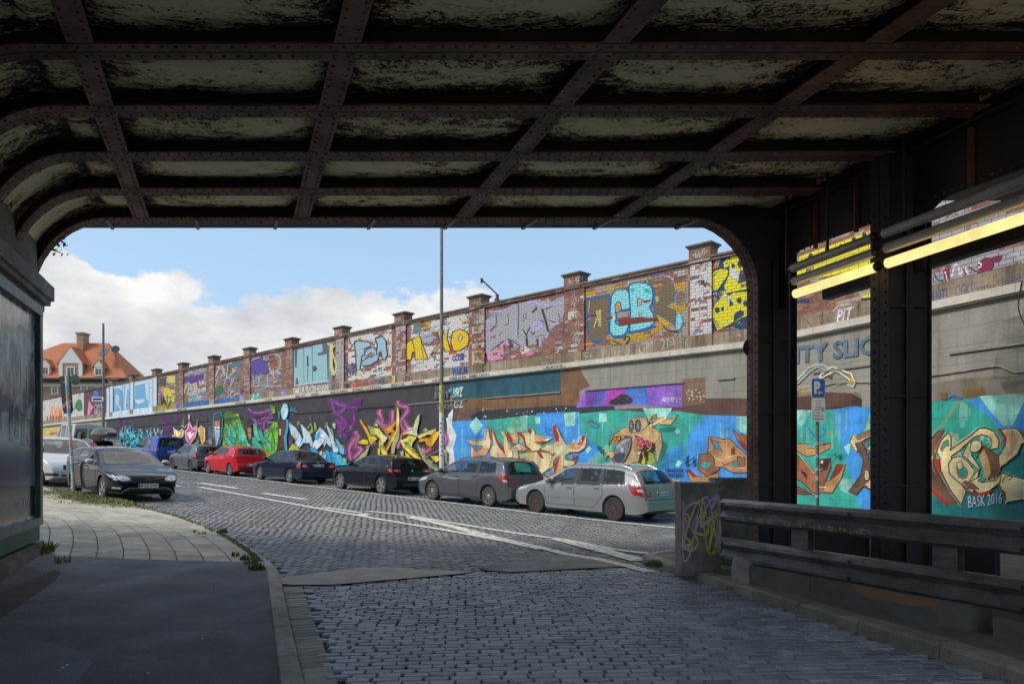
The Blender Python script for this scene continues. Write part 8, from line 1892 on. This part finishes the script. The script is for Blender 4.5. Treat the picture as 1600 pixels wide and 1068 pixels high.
# left side of the street, noses towards the camera
GL_ = 'cars facing down the street on the left'
ink = carpaint('ink_black_paint', (.004, .005, .009), .0, .10, coat=.25, dust=.03)
vol = dict(L=4.63, W=1.865, r=.33, wheels=(.92, 3.70), paint=ink, spokes=(5, .06), twin=1, rim_r=.235, rim=alloy, fk=.24, arch=.045,
    top=[(0, .46), (.02, .56), (.08, .68), (.16, .74), (.5, .84), (1.20, .97), (2.02, 1.38), (2.45, 1.46), (3.1, 1.48), (3.7, 1.44), (4.2, 1.34), (4.3, 1.28), (4.5, 1.0), (4.56, .7), (4.61, .6), (4.63, .5)],
    belt=[(0, .66), (.8, .86), (1.4, .94), (2.6, .99), (3.8, 1.05), (4.6, 1.04)], win=[(1.45, 2.12, 2.42, 2.42), (2.52, 2.52, 3.28, 3.2), (3.36, 3.3, 4.0, 3.85)],
    doors=[(1.38, 1.38, 2.45, 2.45, 0), (2.47, 2.47, 3.36, 3.3, .30)], wscreen=(.72, .58, 1.00, 1.41), rscreen=(-.6, .6, -.5, .5, 1.06, 1.3), handle=ink, sillm=trimm, mirror=pmat('mirror_grey', (.32, .33, .35), rough=.25, coat=1),
    head=[('F', [(.84, .60), (.62, .57), (.45, .60)], [(.78, .71), (.62, .72), (.46, .67)]), ('L', [(.12, .62), (.40, .70)], [(.12, .68), (.50, .76)])], head_in=[('F', [(.74, .61), (.66, .61)], [(.74, .66), (.66, .67)]), ('F', [(.60, .61), (.52, .61)], [(.60, .665), (.52, .655)])],
    tail=[('B', [(.8, .8), (.68, .8)], [(.78, 1.1), (.7, 1.1)])], plates=[('F', 'M KR 8088', .455)], badge=('F', .60, 'ring'), slash=1, grille=[((0, .52), (.40, .67), 5)], grillem=trimm,
    extra=[('grille', 'F', [(-.42, .52), (.42, .52)], [(-.44, .665), (.44, .665)], rub, .006), ('lower_grille', 'F', [(-.62, .26), (.62, .26)], [(-.46, .385), (.46, .385)], rub, .012), ('bumper_blade', 'F', [(-.86, .255), (.86, .255)], [(-.86, .275), (.86, .275)], alloy, .03), ('bumper_blade', 'F', [(-.72, .26), (-.68, .26)], [(-.50, .40), (-.45, .40)], alloy, .02), ('bumper_blade', 'F', [(.68, .26), (.72, .26)], [(.45, .40), (.50, .40)], alloy, .02), ('bumper_blade', 'F', [(-.5, .385), (.5, .385)], [(-.48, .40), (.48, .40)], alloy, .02), ('fog_lamp', 'F', [(-.84, .36), (-.70, .36)], [(-.84, .41), (-.68, .41)], chrome, .014), ('fog_lamp', 'F', [(.70, .36), (.84, .36)], [(.68, .41), (.84, .41)], chrome, .014)])
def placef(px, py, c, t=None):
    """car facing the camera: px, py is the foot of its picture-left front wheel"""
    p_ = onground(px, py); s, tt = st(p_.x, p_.y)
    if t is not None: tt = t
    x, y = xy(s + (c['L'] / 2 - c['wheels'][0]), tt + c['W'] / 2 - .04); return (x, y, g(x, y) - .002), math.atan2(-UY, -UX)
loc, rz = placef(157, 781, vol); slope(car(vol, 'black estate car facing the camera beside the leaning sign post', loc, rz, GL_)).scale = (.95, .95, .95)
silv2 = carpaint('pale_silver_paint', (.50, .50, .49), .25, .3)
ak = dict(L=3.84, W=1.76, r=.31, wheels=(.68, 3.25), paint=silv2, spokes=(5, .06), fk=.26,
    top=[(0, .46), (.02, .58), (.1, .70), (.3, .84), (.72, 1.02), (1.55, 1.50), (2.0, 1.58), (2.6, 1.59), (3.2, 1.54), (3.5, 1.46), (3.72, 1.0), (3.8, .7), (3.84, .5)],
    belt=[(0, .66), (.6, .92), (1.0, 1.0), (2.4, 1.05), (3.8, 1.08)], win=[(1.0, 1.66, 2.05, 2.05), (2.15, 2.15, 3.0, 2.9)], doors=[(1.1, 1.1, 2.1, 2.1, 0), (2.12, 2.12, 3.0, 2.95, .28)], wscreen=(.72, .6, 1.07, 1.51), rscreen=(-.6, .6, -.5, .5, 1.1, 1.45),
    head=[('F', [(.80, .60), (.46, .58)], [(.74, .72), (.50, .68)]), ('L', [(.1, .64), (.34, .72)], [(.14, .72), (.40, .80)])], plates=[('F', '', .47)], grille=[((0, .56), (.36, .70), 4)], tail=[('B', [(.8, .8), (.68, .8)], [(.78, 1.1), (.7, 1.1)])],
    extra=[('fog_lamp', 'F', [(-.80, .36), (-.5, .36)], [(-.80, .44), (-.52, .44)], rub, .01), ('fog_lamp', 'F', [(.5, .36), (.8, .36)], [(.52, .44), (.80, .44)], rub, .01), ('lower_grille', 'F', [(-.42, .34), (.42, .34)], [(-.42, .40), (.42, .40)], rub, .01), ('grille', 'F', [(-.38, .56), (.38, .56)], [(-.36, .70), (.36, .70)], rub, .006)])
s9, t9 = 26.2, 6.75; x, y = xy(s9 + ak['L'] / 2, t9); slope(car(ak, 'silver one-box hatchback behind the leaning sign post, half hidden by the billboard', (x, y, g(x, y)), math.atan2(-UY, -UX), GL_))
# dark red car with roof box
wine = carpaint('wine_paint', (.14, .010, .014), .4, .3)
rc = dict(bmw); rc.update(paint=wine, L=4.45, wheels=(.85, 3.5), plates=[], badge=None, wiper=None, extra=[], fk=.22, head=[('F', [(.78, .60), (.48, .60)], [(.76, .70), (.46, .68)])], rails=(2.05, 3.8))
rc['top'] = [(0, .5), (.03, .6), (.12, .7), (.5, .85), (1.2, .97), (2.0, 1.40), (2.4, 1.48), (3.0, 1.5), (3.6, 1.47), (4.1, 1.38), (4.2, 1.3), (4.36, 1.0), (4.40, .7), (4.45, .5)]; rc['wscreen'] = (.66, .55, 1.03, 1.42)
x, y = xy(36.6, 10.6); gz = g(x, y); slope(car(rc, 'dark red estate car carrying a black roof box', (x, y, gz), math.atan2(-UY, -UX)))
a_ = math.atan2(-UY, -UX); rb = thing('roof_box', 'glossy black roof box strapped on the dark red car', 'roof box', (x, y, gz + 1.58), a_)
b = MB(); rw = []
for k in range(15):
    u = k / 14; h_ = .36 * (1 - (1 - u) ** 5 * .75) * (1 - u ** 6 * .7); w_ = .42 * (1 - (1 - u) ** 4 * .5) * (1 - u ** 8 * .4); r_ = [(-1.05 + 2.1 * (1 - u) , 0, 0)]
    rw.append([(1.05 - 2.1 * u, w_ * math.copysign(abs(math.cos(t)) ** .55, math.cos(t)), h_ * abs(math.sin(t)) ** .6 if t <= math.pi else -.09 * abs(math.sin(t)) ** .5) for t in [2 * math.pi * i / 20 for i in range(21)]])
b.grid(rw)
for e in (0, -1): b.add(rw[e][:20], [tuple(range(20))])
b.v = [(p[0], p[1], p[2] + .14) for p in b.v]; b.build('shell', carpaint('box_black', (.02, .021, .024), 0, .3), rb, local=True, smooth=50, fix=True)
b = MB()
for xx in (-.45, .5): b.box(xx - .03, xx + .03, -.62, .62, .02, .055)
b.build('crossbar', alloy, rb, local=True)
dkb = carpaint('dark_blue_paint', (.02, .045, .12), .3, .3)
rc2 = dict(cad); rc2.update(paint=dkb, plates=[], extra=[], wscreen=(.70, .62, 1.12, 1.72)); x, y = xy(47.5, 7.4); slope(car(rc2, 'dark blue van roof showing just above the silver hatchback at the left edge', (x, y, g(x, y)), math.atan2(-UY, -UX), GL_))
